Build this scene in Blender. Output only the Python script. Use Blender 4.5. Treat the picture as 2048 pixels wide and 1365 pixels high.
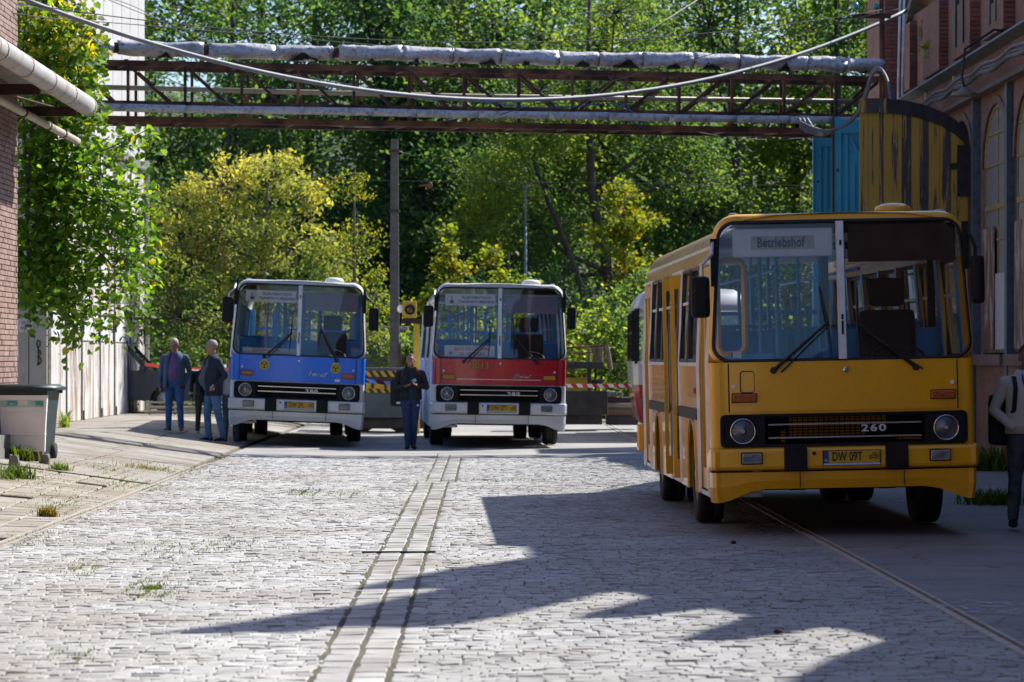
import bpy, bmesh, math, random
import numpy as np
from mathutils import Vector, Matrix, Quaternion
R = math.radians
for _o in list(bpy.data.objects):
    bpy.data.objects.remove(_o)
scene = bpy.context.scene
COL = scene.collection

# ------------------------------------------------------------------ camera
EYE = 1.66            # eye height of the photographer
FPX = 7000.0          # focal length in photograph pixels (2048 wide)
VX, VY = 970.0, 717.0  # where the yard's rails vanish in the photograph
cam_data = bpy.data.cameras.new("camera")
cam_data.sensor_width = 36.0
cam_data.lens = FPX / 2048.0 * 36.0
cam_data.shift_x = (1024.0 - VX) / 2048.0
cam_data.shift_y = -(682.5 - VY) / 2048.0
cam_data.clip_start = 0.5
cam_data.clip_end = 3000.0
cam_data.dof.use_dof = True
cam_data.dof.focus_distance = 37.0
cam_data.dof.aperture_fstop = 4.8
cam = bpy.data.objects.new("camera", cam_data)
cam.location = (0, 0, EYE)
cam.rotation_euler = (R(90), 0, 0)
COL.objects.link(cam)
scene.camera = cam

# ------------------------------------------------------------------ light
SUN_DX, SUN_DY = 0.75, 0.70     # horizontal run of a shadow per metre of height
sun_elev = math.atan(1.0 / math.hypot(SUN_DX, SUN_DY))
sun_az = math.atan2(SUN_DX, SUN_DY)       # from +Y towards +X
world = bpy.data.worlds.new("World")
scene.world = world
world.use_nodes = True
wn = world.node_tree
wn.nodes.clear()
sky = wn.nodes.new("ShaderNodeTexSky")
sky.sky_type = 'NISHITA'
sky.sun_disc = False
sky.sun_elevation = sun_elev
sky.sun_rotation = sun_az
sky.air_density = 1.0
sky.dust_density = 1.0
sky.ozone_density = 2.5
bg = wn.nodes.new("ShaderNodeBackground")
bg.inputs["Strength"].default_value = 0.090
wo = wn.nodes.new("ShaderNodeOutputWorld")
tint = wn.nodes.new("ShaderNodeMix")
tint.data_type = 'RGBA'
tint.blend_type = 'MULTIPLY'
tint.inputs[0].default_value = 1.0
tint.inputs[7].default_value = (0.86, 0.98, 1.17, 1.0)     # clear autumn air, a little bluer than the model sky
wn.links.new(sky.outputs[0], tint.inputs[6])
wn.links.new(tint.outputs[2], bg.inputs["Color"])
wn.links.new(bg.outputs[0], wo.inputs["Surface"])
sun_data = bpy.data.lights.new("sun", 'SUN')
sun_data.energy = 5.0
sun_data.angle = R(0.53)
sun_data.color = (1.0, 0.965, 0.90)
sun = bpy.data.objects.new("sun", sun_data)
_d = Vector((SUN_DX, SUN_DY, 1.0)).normalized()
sun.rotation_euler = _d.to_track_quat('Z', 'Y').to_euler()
sun.location = _d * 200
COL.objects.link(sun)
vs = scene.view_settings
vs.view_transform = 'Standard'
vs.look = 'None'
vs.exposure = 0.80
vs.gamma = 1.0
vs.use_curve_mapping = False
scene.cycles.use_denoising = True
scene.cycles.max_bounces = 8
scene.cycles.diffuse_bounces = 3
scene.cycles.glossy_bounces = 3
scene.cycles.transmission_bounces = 4
scene.cycles.transparent_max_bounces = 12
scene.cycles.sample_clamp_indirect = 6.0
scene.cycles.caustics_reflective = False
scene.cycles.caustics_refractive = False

# ------------------------------------------------------------------ helpers
rng = random.Random(11)

def W(px, py, Y):
    """a real place: the point at distance Y seen at photograph pixel (px, py)"""
    return Vector(((px - VX) * Y / FPX, Y, EYE + (VY - py) * Y / FPX))

def smooth(a, b, t):
    t = max(0.0, min(1.0, (t - a) / (b - a)))
    return t * t * (3 - 2 * t)

def gz(x, y):
    """height of the ground"""
    d = max(0.0, -4.35 - x)
    z = min(lerp(0.42, 0.30, smooth(54, 64, y)), 0.14 * d) * smooth(29, 48, y)
    z += 0.025 * min(2.2, max(0.0, -2.2 - x)) * smooth(46, 60, y)
    return z

def lerp(a, b, t):
    return a + (b - a) * t

def interp(tab, t):
    if t <= tab[0][0]:
        return tab[0][1]
    for (a, va), (b, vb) in zip(tab, tab[1:]):
        if t <= b:
            return va + (vb - va) * (t - a) / (b - a)
    return tab[-1][1]

# ---- materials
def _nodes(name):
    m = bpy.data.materials.new(name)
    m.use_nodes = True
    nt = m.node_tree
    nt.nodes.clear()
    out = nt.nodes.new("ShaderNodeOutputMaterial")
    return m, nt, out

def N(nt, kind, **kw):
    n = nt.nodes.new(kind)
    for k, v in kw.items():
        if k in n.inputs:
            n.inputs[k].default_value = v
        else:
            setattr(n, k, v)
    return n

def rgba(c):
    return (c[0], c[1], c[2], 1.0)

def coords(nt, kind="Object", scale=(1, 1, 1), rot=(0, 0, 0)):
    tc = nt.nodes.new("ShaderNodeTexCoord")
    mp = nt.nodes.new("ShaderNodeMapping")
    mp.inputs["Scale"].default_value = scale
    mp.inputs["Rotation"].default_value = rot
    nt.links.new(tc.outputs[kind], mp.inputs[0])
    return mp.outputs[0]

def wcoords(nt, scale=(1, 1, 1)):
    g = nt.nodes.new("ShaderNodeNewGeometry")
    mp = nt.nodes.new("ShaderNodeMapping")
    mp.inputs["Scale"].default_value = scale
    nt.links.new(g.outputs["Position"], mp.inputs[0])
    return mp.outputs[0]

def ramp(nt, fac, stops):
    r = nt.nodes.new("ShaderNodeValToRGB")
    el = r.color_ramp.elements
    while len(el) < len(stops):
        el.new(0.5)
    for e, (p, c) in zip(el, stops):
        e.position = p
        e.color = rgba(c) if len(c) == 3 else c
    if fac is not None:
        nt.links.new(fac, r.inputs[0])
    return r

def mixc(nt, fac, a, b, mode='MIX'):
    m = nt.nodes.new("ShaderNodeMix")
    m.data_type = 'RGBA'
    m.blend_type = mode
    for sock, v in ((m.inputs[0], fac), (m.inputs[6], a), (m.inputs[7], b)):
        if isinstance(v, (int, float)):
            sock.default_value = v
        elif isinstance(v, tuple):
            sock.default_value = rgba(v)
        else:
            nt.links.new(v, sock)
    return m.outputs[2]

def noise(nt, vec, scale, detail=4, rough=0.55, dist=0.0):
    n = N(nt, "ShaderNodeTexNoise")
    n.inputs["Scale"].default_value = scale
    n.inputs["Detail"].default_value = detail
    n.inputs["Roughness"].default_value = rough
    n.inputs["Distortion"].default_value = dist
    if vec is not None:
        nt.links.new(vec, n.inputs["Vector"])
    return n.outputs["Fac"]

def principled(nt, out, col, rough=0.6, metal=0.0, coat=0.0, spec=0.5):
    p = nt.nodes.new("ShaderNodeBsdfPrincipled")
    if isinstance(col, tuple):
        p.inputs["Base Color"].default_value = rgba(col)
    else:
        nt.links.new(col, p.inputs["Base Color"])
    if isinstance(rough, (int, float)):
        p.inputs["Roughness"].default_value = rough
    else:
        nt.links.new(rough, p.inputs["Roughness"])
    p.inputs["Metallic"].default_value = metal
    p.inputs["Coat Weight"].default_value = coat
    p.inputs["Coat Roughness"].default_value = 0.06
    p.inputs["Specular IOR Level"].default_value = spec
    nt.links.new(p.outputs[0], out.inputs[0])
    return p

def bump(nt, p, height, strength=0.3, dist=0.02):
    b = nt.nodes.new("ShaderNodeBump")
    b.inputs["Strength"].default_value = strength
    b.inputs["Distance"].default_value = dist
    nt.links.new(height, b.inputs["Height"])
    nt.links.new(b.outputs[0], p.inputs["Normal"])

def M(name, col, rough=0.6, metal=0.0, var=0.18, scale=6.0, bmp=0.0, bscale=40.0, coat=0.0, col2=None, stretch=(1, 1, 1), spec=0.5, lo=0.35, hi=0.65):
    """general surface: a base colour broken up by noise, optional second colour in worn patches"""
    m, nt, out = _nodes(name)
    v = wcoords(nt, stretch)
    f = noise(nt, v, scale)
    c2 = col2 if col2 else tuple(min(1, x * (1 + var)) for x in col)
    c1 = col if col2 else tuple(x * (1 - var) for x in col)
    r = ramp(nt, f, [(lo, c1), (hi, c2)])
    p = principled(nt, out, r.outputs[0], rough, metal, coat, spec)
    if bmp:
        bump(nt, p, noise(nt, v, bscale, 5), bmp)
    return m

def paint(name, col, dirt=0.25, rough=0.32, dirtcol=(0.16, 0.13, 0.10), coat=0.5):
    """vehicle paint with road dirt and slight unevenness"""
    m, nt, out = _nodes(name)
    v = coords(nt, "Object")
    f = noise(nt, v, 2.2, 6, 0.65)
    fine = noise(nt, v, 38.0, 3)
    d = ramp(nt, f, [(0.45, (0, 0, 0)), (0.8, (dirt, dirt, dirt))])
    base = mixc(nt, d.outputs[0], col, dirtcol)
    base = mixc(nt, 0.12, base, ramp(nt, fine, [(0.3, tuple(x * 0.6 for x in col)), (0.7, tuple(min(1, x * 1.3) for x in col))]).outputs[0])
    rr = ramp(nt, f, [(0.3, (rough,) * 3), (0.85, (min(1, rough + 0.3),) * 3)])
    p = principled(nt, out, base, rr.outputs[0], 0.0, coat)
    bump(nt, p, noise(nt, v, 1.6, 2), 0.04, 0.05)
    return m

def glass(name, tint=(0.75, 0.82, 0.82), refl=0.10, dirt=0.06, rough=0.015):
    m, nt, out = _nodes(name)
    tr = N(nt, "ShaderNodeBsdfTransparent")
    tr.inputs[0].default_value = rgba(tint)
    gl = N(nt, "ShaderNodeBsdfGlossy")
    gl.inputs["Roughness"].default_value = rough
    gl.inputs["Color"].default_value = (0.95, 0.97, 1, 1)
    lw = N(nt, "ShaderNodeLayerWeight")
    lw.inputs["Blend"].default_value = 0.35
    mr = N(nt, "ShaderNodeMapRange")
    mr.inputs[3].default_value = refl
    mr.inputs[4].default_value = 0.85
    nt.links.new(lw.outputs["Fresnel"], mr.inputs[0])
    b = N(nt, "ShaderNodeBump")
    b.inputs["Strength"].default_value = 0.05
    b.inputs["Distance"].default_value = 0.02
    v = coords(nt, "Object")
    nt.links.new(noise(nt, v, 1.3, 1), b.inputs["Height"])
    nt.links.new(b.outputs[0], gl.inputs["Normal"])
    mx = N(nt, "ShaderNodeMixShader")
    nt.links.new(mr.outputs[0], mx.inputs[0])
    nt.links.new(tr.outputs[0], mx.inputs[1])
    nt.links.new(gl.outputs[0], mx.inputs[2])
    df = N(nt, "ShaderNodeBsdfDiffuse")
    df.inputs[0].default_value = (0.45, 0.42, 0.38, 1)
    dm = ramp(nt, noise(nt, v, 5.0, 6, 0.7), [(0.4, (0, 0, 0)), (0.9, (dirt * 3,) * 3)])
    mx2 = N(nt, "ShaderNodeMixShader")
    nt.links.new(dm.outputs[0], mx2.inputs[0])
    nt.links.new(mx.outputs[0], mx2.inputs[1])
    nt.links.new(df.outputs[0], mx2.inputs[2])
    nt.links.new(mx2.outputs[0], out.inputs[0])
    return m

def leafmat(name, cols, trans=0.5, posvar=0.5, scale=0.5, bright=1.0):
    """leaves: every leaf takes its own tone, whole boughs drift in colour, light shines through"""
    m, nt, out = _nodes(name)
    g = nt.nodes.new("ShaderNodeNewGeometry")
    oi = nt.nodes.new("ShaderNodeObjectInfo")
    f = noise(nt, wcoords(nt), scale, 2)
    a = N(nt, "ShaderNodeMath", operation='MULTIPLY')
    nt.links.new(g.outputs["Random Per Island"], a.inputs[0])
    a.inputs[1].default_value = 1 - posvar
    b = N(nt, "ShaderNodeMath", operation='MULTIPLY_ADD')
    nt.links.new(f, b.inputs[0])
    b.inputs[1].default_value = posvar * 2.2
    b.inputs[2].default_value = -posvar * 0.6
    s = N(nt, "ShaderNodeMath", operation='ADD')
    nt.links.new(a.outputs[0], s.inputs[0])
    nt.links.new(b.outputs[0], s.inputs[1])
    n = len(cols)
    r = ramp(nt, s.outputs[0], [(0.05 + 0.9 * i / max(1, n - 1), tuple(x * bright for x in c)) for i, c in enumerate(cols)])
    df = N(nt, "ShaderNodeBsdfPrincipled")
    df.inputs["Roughness"].default_value = 0.55
    df.inputs["Specular IOR Level"].default_value = 0.25
    nt.links.new(r.outputs[0], df.inputs["Base Color"])
    tl = N(nt, "ShaderNodeBsdfTranslucent")
    tc = mixc(nt, 1.0, r.outputs[0], (2.3, 2.0, 0.75), 'MULTIPLY')
    nt.links.new(tc, tl.inputs[0])
    mx = N(nt, "ShaderNodeMixShader")
    mx.inputs[0].default_value = trans
    nt.links.new(df.outputs[0], mx.inputs[1])
    nt.links.new(tl.outputs[0], mx.inputs[2])
    nt.links.new(mx.outputs[0], out.inputs[0])
    return m

# ---- objects
def tag(o, label=None, cat=None, group=None, kind=None):
    if label: o["label"] = label
    if cat: o["category"] = cat
    if group: o["group"] = group
    if kind: o["kind"] = kind
    return o

def empty(name, loc=(0, 0, 0), rz=0.0, label=None, cat=None, group=None, parent=None):
    o = bpy.data.objects.new(name, None)
    o.empty_display_size = 0.2
    o.location = loc
    o.rotation_euler = (0, 0, rz)
    COL.objects.link(o)
    if parent: o.parent = parent
    return tag(o, label, cat, group)

def link(name, me, parent=None, loc=None):
    o = bpy.data.objects.new(name, me)
    COL.objects.link(o)
    if parent is not None: o.parent = parent
    if loc is not None: o.location = loc
    return o

class MB:
    """collects geometry for ONE mesh"""
    def __init__(s):
        s.v, s.f, s.m, s.sm = [], [], [], []
        s.cur = 0
        s.smooth = False
    def add(s, vs, fs):
        b = len(s.v)
        s.v.extend([tuple(x) for x in vs])
        for f in fs:
            s.f.append([b + i for i in f])
            s.m.append(s.cur)
            s.sm.append(s.smooth)
        return s
    def box(s, c, d, rot=None, taper=1.0):
        x, y, z = d[0] / 2, d[1] / 2, d[2] / 2
        vs = [Vector((sx * x * (taper if sz > 0 else 1), sy * y * (taper if sz > 0 else 1), sz * z)) for sz in (-1, 1) for sy in (-1, 1) for sx in (-1, 1)]
        if rot is not None: vs = [rot @ q for q in vs]
        c = Vector(c)
        return s.add([q + c for q in vs], [(0, 2, 3, 1), (4, 5, 7, 6), (0, 1, 5, 4), (2, 6, 7, 3), (0, 4, 6, 2), (1, 3, 7, 5)])
    def box2(s, a, b):
        a, b = Vector(a), Vector(b)
        return s.box((a + b) / 2, (abs(b.x - a.x), abs(b.y - a.y), abs(b.z - a.z)))
    def bevbox(s, c, d, r=0.02, rot=None):
        """box with chamfered edges"""
        x, y, z = d[0] / 2, d[1] / 2, d[2] / 2
        r = min(r, x * .9, y * .9, z * .9)
        bm = bmesh.new()
        bmesh.ops.create_cube(bm, size=1)
        for q in bm.verts: q.co = Vector((q.co.x * 2 * x, q.co.y * 2 * y, q.co.z * 2 * z))
        bmesh.ops.bevel(bm, geom=bm.edges[:], offset=r, segments=2, profile=0.6, affect='EDGES')
        bm.verts.index_update()
        vs = [q.co.copy() for q in bm.verts]
        if rot is not None: vs = [rot @ q for q in vs]
        fs = [[q.index for q in f.verts] for f in bm.faces]
        bm.free()
        c = Vector(c)
        return s.add([q + c for q in vs], fs)
    def beam(s, p0, p1, w, h, up=(0, 0, 1)):
        """square bar from p0 to p1"""
        p0, p1 = Vector(p0), Vector(p1)
        d = (p1 - p0)
        L = d.length
        d.normalize()
        u = Vector(up)
        if abs(d.dot(u)) > 0.98: u = Vector((1, 0, 0))
        a = d.cross(u).normalized() * (w / 2)
        b = a.cross(d).normalized() * (h / 2)
        vs = [p + sa * a + sb * b for p in (p0, p1) for sa, sb in ((-1, -1), (1, -1), (1, 1), (-1, 1))]
        return s.add(vs, [(3, 2, 1, 0), (4, 5, 6, 7), (0, 1, 5, 4), (1, 2, 6, 5), (2, 3, 7, 6), (3, 0, 4, 7)])
    def tube(s, pts, rad, n=8, caps=True, ell=1.0):
        """round tube along pts; rad number or list; ell flattens"""
        pts = [Vector(p) for p in pts]
        k = len(pts)
        if isinstance(rad, (int, float)): rad = [rad] * k
        rings = []
        u = None
        for i, p in enumerate(pts):
            t = (pts[min(k - 1, i + 1)] - pts[max(0, i - 1)])
            if t.length < 1e-9: t = Vector((0, 0, 1))
            t.normalize()
            if u is None:
                u = Vector((0, 0, 1)) if abs(t.z) < 0.9 else Vector((1, 0, 0))
            a = t.cross(u)
            if a.length < 1e-6: a = t.cross(Vector((0, 1, 0)))
            a.normalize()
            b = a.cross(t).normalized()
            u = b
            rings.append([p + (a * math.cos(2 * math.pi * j / n) + b * ell * math.sin(2 * math.pi * j / n)) * rad[i] for j in range(n)])
        return s.loft(rings, closed=True, caps=caps)
    def cyl(s, p0, p1, r0, r1=None, n=12, caps=True):
        return s.tube([p0, p1], [r0, r0 if r1 is None else r1], n, caps)
    def loft(s, rings, closed=True, caps=False):
        n = len(rings[0])
        vs = [q for r in rings for q in r]
        fs = []
        for i in range(len(rings) - 1):
            for j in range(n if closed else n - 1):
                j2 = (j + 1) % n
                fs.append((i * n + j, i * n + j2, (i + 1) * n + j2, (i + 1) * n + j))
        if caps:
            fs.append(tuple(range(n - 1, -1, -1)))
            fs.append(tuple((len(rings) - 1) * n + j for j in range(n)))
        return s.add(vs, fs)
    def prism(s, poly, fn, d0, d1):
        """poly of 2-D points; fn(a, b, d) -> 3-D; extruded from d0 to d1"""
        n = len(poly)
        vs = [fn(a, b, d0) for a, b in poly] + [fn(a, b, d1) for a, b in poly]
        fs = [tuple(range(n - 1, -1, -1)), tuple(range(n, 2 * n))]
        for j in range(n):
            j2 = (j + 1) % n
            fs.append((j, j2, n + j2, n + j))
        return s.add(vs, fs)
    def lathe(s, prof, c, axis='z', n=20, closed=False):
        """prof of (r, h) pairs"""
        c = Vector(c)
        rings = []
        for r, h in prof:
            ring = []
            for j in range(n):
                t = 2 * math.pi * j / n
                a, b = r * math.cos(t), r * math.sin(t)
                ring.append(c + (Vector((a, b, h)) if axis == 'z' else Vector((h, a, b)) if axis == 'x' else Vector((a, h, b))))
            rings.append(ring)
        if closed: rings.append(rings[0])
        return s.loft(rings, True, not closed)
    def ball(s, c, rx, ry=None, rz=None, n=12, k=8):
        ry = rx if ry is None else ry
        rz = rx if rz is None else rz
        c = Vector(c)
        rings = []
        for i in range(k + 1):
            t = math.pi * (i / k)
            t = min(max(t, 0.08), math.pi - 0.08)
            rings.append([c + Vector((rx * math.sin(t) * math.cos(2 * math.pi * j / n), ry * math.sin(t) * math.sin(2 * math.pi * j / n), -rz * math.cos(t))) for j in range(n)])
        return s.loft(rings, True, True)
    def mesh(s, name, mats):
        me = bpy.data.meshes.new(name)
        me.from_pydata(s.v, [], s.f)
        if not isinstance(mats, (list, tuple)): mats = [mats]
        for m in mats: me.materials.append(m)
        if len(mats) > 1: me.polygons.foreach_set("material_index", s.m)
        if any(s.sm): me.polygons.foreach_set("use_smooth", s.sm)
        bm = bmesh.new()
        bm.from_mesh(me)
        bmesh.ops.recalc_face_normals(bm, faces=bm.faces[:])
        bm.to_mesh(me)
        bm.free()
        me.update()
        return me
    def build(s, name, mats, parent=None, label=None, cat=None, group=None, kind=None, loc=None):
        o = link(name, s.mesh(name, mats), parent, loc)
        return tag(o, label, cat, group, kind)

def fastmesh(name, verts, quads, mat, smoothf=False, k=4):
    """big meshes from numpy arrays (all faces have k corners)"""
    me = bpy.data.meshes.new(name)
    nv, nf = len(verts), len(quads)
    me.vertices.add(nv)
    me.vertices.foreach_set("co", np.asarray(verts, dtype=np.float32).ravel())
    me.loops.add(nf * k)
    me.loops.foreach_set("vertex_index", np.asarray(quads, dtype=np.int32).ravel())
    me.polygons.add(nf)
    me.polygons.foreach_set("loop_start", np.arange(0, nf * k, k, dtype=np.int32))
    me.polygons.foreach_set("loop_total", np.full(nf, k, dtype=np.int32))
    if smoothf: me.polygons.foreach_set("use_smooth", np.ones(nf, dtype=bool))
    me.materials.append(mat)
    me.update(calc_edges=True)
    me.validate()
    return me

def text_mesh(body, size, mat, depth=0.002, shear=0.0, offset=0.0, spacing=1.0, xscale=1.0):
    """lettering as a mesh in the x-z plane, facing -y, centred"""
    cu = bpy.data.curves.new("lettering", 'FONT')
    cu.body = body
    cu.size = size
    cu.extrude = depth
    cu.shear = shear
    cu.offset = offset
    cu.space_character = spacing
    cu.align_x = 'CENTER'
    cu.align_y = 'CENTER'
    cu.resolution_u = 3
    o = bpy.data.objects.new("lettering", cu)
    COL.objects.link(o)
    dg = bpy.context.evaluated_depsgraph_get()
    me = bpy.data.meshes.new_from_object(o.evaluated_get(dg))
    bpy.data.objects.remove(o)
    me.transform(Matrix.Rotation(R(90), 4, 'X') @ Matrix.Diagonal((xscale, 1, 1, 1)))
    me.materials.clear()
    me.materials.append(mat)
    return me

def copy_tree(o, parent=None):
    c = o.copy()
    COL.objects.link(c)
    c.parent = parent
    for ch in o.children: copy_tree(ch, c)
    return c

def sag(p0, p1, drop, n=24):
    p0, p1 = Vector(p0), Vector(p1)
    return [p0.lerp(p1, i / n) - Vector((0, 0, drop * 4 * (i / n) * (1 - i / n))) for i in range(n + 1)]

def pieces(parent, name, items, mat, limit=300):
    """items: list of (mesh, location, rz). The first `limit` become parts of their own; the rest one joined part."""
    for me, loc, rz in items[:limit]:
        o = link(name, me, parent, loc)
        o.rotation_euler = (0, 0, rz) if not isinstance(rz, Matrix) else rz.to_euler()
    rest = items[limit:]
    if rest:
        vs, fs = [], []
        for me, loc, rz in rest:
            b = len(vs)
            c, sn = math.cos(rz), math.sin(rz)
            for v in me.vertices:
                x, y, z = v.co
                vs.append((x * c - y * sn + loc[0], x * sn + y * c + loc[1], z + loc[2]))
            for p in me.polygons:
                fs.append([b + i for i in p.vertices])
        me = bpy.data.meshes.new(name + "_field")
        me.from_pydata(vs, [], fs)
        me.materials.append(mat)
        tag(link(name + "_field", me, parent), kind="stuff")
# ================================================================== materials of the setting
def m_sett():
    m, nt, out = _nodes("granite_sett")
    g = nt.nodes.new("ShaderNodeNewGeometry")
    oi = nt.nodes.new("ShaderNodeObjectInfo")
    a = N(nt, "ShaderNodeMath", operation='ADD')
    nt.links.new(g.outputs["Random Per Island"], a.inputs[0])
    nt.links.new(oi.outputs["Random"], a.inputs[1])
    fr = N(nt, "ShaderNodeMath", operation='FRACT')
    nt.links.new(a.outputs[0], fr.inputs[0])
    w = wcoords(nt)
    tone = ramp(nt, fr.outputs[0], [(0.0, (0.13, 0.125, 0.12)), (0.12, (0.25, 0.245, 0.235)), (0.55, (0.36, 0.35, 0.335)), (1.0, (0.50, 0.485, 0.455))])
    grain = noise(nt, w, 60, 5, 0.7)
    c = mixc(nt, 0.35, tone.outputs[0], ramp(nt, grain, [(0.3, (0.2, 0.2, 0.2)), (0.7, (0.72, 0.71, 0.69))]).outputs[0])
    dirt = noise(nt, w, 0.55, 5, 0.6)
    c = mixc(nt, ramp(nt, dirt, [(0.42, (0, 0, 0)), (0.68, (0.75, 0.75, 0.75))]).outputs[0], c, (0.235, 0.20, 0.16))
    c = mixc(nt, ramp(nt, noise(nt, w, 7.0, 5, 0.75), [(0.55, (0, 0, 0)), (0.72, (0.5, 0.5, 0.5))]).outputs[0], c, (0.13, 0.12, 0.105))
    # shade of the right side painted into the stones, mixed with patchy dirt
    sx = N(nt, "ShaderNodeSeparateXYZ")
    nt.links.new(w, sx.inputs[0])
    shade_dirt = N(nt, "ShaderNodeMapRange")
    shade_dirt.inputs[1].default_value = -0.6
    shade_dirt.inputs[2].default_value = 2.6
    nt.links.new(sx.outputs[0], shade_dirt.inputs[0])
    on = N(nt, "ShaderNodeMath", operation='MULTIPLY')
    nt.links.new(shade_dirt.outputs[0], on.inputs[0])
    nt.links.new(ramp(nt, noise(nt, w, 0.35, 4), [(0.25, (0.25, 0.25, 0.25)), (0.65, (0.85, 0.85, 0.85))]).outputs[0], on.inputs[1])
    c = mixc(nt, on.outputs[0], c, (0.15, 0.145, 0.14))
    # earth tracked along the two rows of long stones
    tr_ = N(nt, "ShaderNodeMath", operation='ADD'); nt.links.new(sx.outputs[0], tr_.inputs[0]); tr_.inputs[1].default_value = 0.70
    ab = N(nt, "ShaderNodeMath", operation='ABSOLUTE'); nt.links.new(tr_.outputs[0], ab.inputs[0])
    tm = N(nt, "ShaderNodeMapRange"); tm.inputs[1].default_value = 0.10; tm.inputs[2].default_value = 0.36; tm.inputs[3].default_value = 0.75; tm.inputs[4].default_value = 0.0
    nt.links.new(ab.outputs[0], tm.inputs[0])
    tq = N(nt, "ShaderNodeMath", operation='MULTIPLY'); nt.links.new(tm.outputs[0], tq.inputs[0]); nt.links.new(ramp(nt, noise(nt, w, 1.3, 5, 0.7), [(0.40, (0, 0, 0)), (0.68, (1, 1, 1))]).outputs[0], tq.inputs[1])
    c = mixc(nt, tq.outputs[0], c, (0.20, 0.165, 0.125))
    p = principled(nt, out, c, 0.62)
    bump(nt, p, grain, 0.35, 0.01)
    return m
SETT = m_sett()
BED = M("joint_sand", (0.11, 0.095, 0.075), 0.95, var=0.35, scale=3, bmp=0.4, bscale=60)
SOIL = M("bare_soil", (0.075, 0.065, 0.045), 0.95, var=0.4, scale=0.8, bmp=0.5, bscale=14)
ASPH = M("yard_asphalt", (0.22, 0.21, 0.20), 0.85, scale=0.7, bmp=0.3, bscale=80, col2=(0.34, 0.32, 0.30))

def m_concrete(name, a, b, crack=True, soil=False):
    m, nt, out = _nodes(name)
    w = wcoords(nt)
    f = noise(nt, w, 0.9, 6, 0.65)
    c = ramp(nt, f, [(0.3, a), (0.7, b)]).outputs[0]
    st = noise(nt, wcoords(nt, (0.5, 2.6, 1)), 1.1, 5, 0.7)
    c = mixc(nt, ramp(nt, st, [(0.52, (0, 0, 0)), (0.72, (0.55, 0.55, 0.55))]).outputs[0], c, tuple(x * 0.45 for x in a))
    fine = noise(nt, w, 45, 4, 0.7)
    c = mixc(nt, 0.25, c, ramp(nt, fine, [(0.3, tuple(x * 0.5 for x in a)), (0.7, b)]).outputs[0])
    if crack:
        vo = N(nt, "ShaderNodeTexVoronoi", feature='DISTANCE_TO_EDGE')
        vo.inputs["Scale"].default_value = 0.45
        wv = N(nt, "ShaderNodeVectorMath", operation='ADD')
        nz = N(nt, "ShaderNodeTexNoise")
        nz.inputs["Scale"].default_value = 2.0
        nt.links.new(w, nz.inputs["Vector"])
        nt.links.new(w, wv.inputs[0])
        sc = N(nt, "ShaderNodeVectorMath", operation='SCALE')
        sc.inputs[3].default_value = 0.5
        nt.links.new(nz.outputs["Color"], sc.inputs[0])
        nt.links.new(sc.outputs[0], wv.inputs[1])
        nt.links.new(wv.outputs[0], vo.inputs["Vector"])
        c = mixc(nt, ramp(nt, vo.outputs["Distance"], [(0.0, (0.8, 0.8, 0.8)), (0.012, (0, 0, 0))]).outputs[0], c, (0.05, 0.05, 0.045))
    if soil:
        c = mixc(nt, ramp(nt, noise(nt, w, 0.8, 6, 0.72), [(0.44, (0, 0, 0)), (0.60, (0.85, 0.85, 0.85))]).outputs[0], c, (0.19, 0.15, 0.105))
        c = mixc(nt, ramp(nt, noise(nt, w, 2.6, 5, 0.7), [(0.58, (0, 0, 0)), (0.70, (0.7, 0.7, 0.7))]).outputs[0], c, (0.09, 0.085, 0.045))
    p = principled(nt, out, c, 0.75)
    bump(nt, p, fine, 0.25, 0.01)
    return m
CONC = m_concrete("worn_concrete", (0.22, 0.20, 0.17), (0.36, 0.33, 0.29), True, True)
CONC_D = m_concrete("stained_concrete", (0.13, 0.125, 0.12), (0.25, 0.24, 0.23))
PAVER = m_concrete("concrete_paver", (0.25, 0.225, 0.19), (0.40, 0.36, 0.31), False, True)
IRON = M("dark_iron", (0.03, 0.03, 0.032), 0.5, 0.5, var=0.3)
STEELRAIL = M("rail_steel", (0.22, 0.20, 0.19), 0.35, 0.8, scale=20, col2=(0.38, 0.36, 0.34))
RUST = M("rusty_steel", (0.048, 0.020, 0.014), 0.8, 0.15, scale=1.8, col2=(0.26, 0.115, 0.05), bmp=0.2, bscale=30, lo=0.42, hi=0.72)
DARKRUST = M("dark_rusty_steel", (0.026, 0.014, 0.012), 0.75, 0.2, scale=4, col2=(0.08, 0.036, 0.025))
WHITEPAINT = M("worn_white_paint", (0.42, 0.42, 0.42), 0.7, scale=9, col2=(0.72, 0.72, 0.71))

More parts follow.
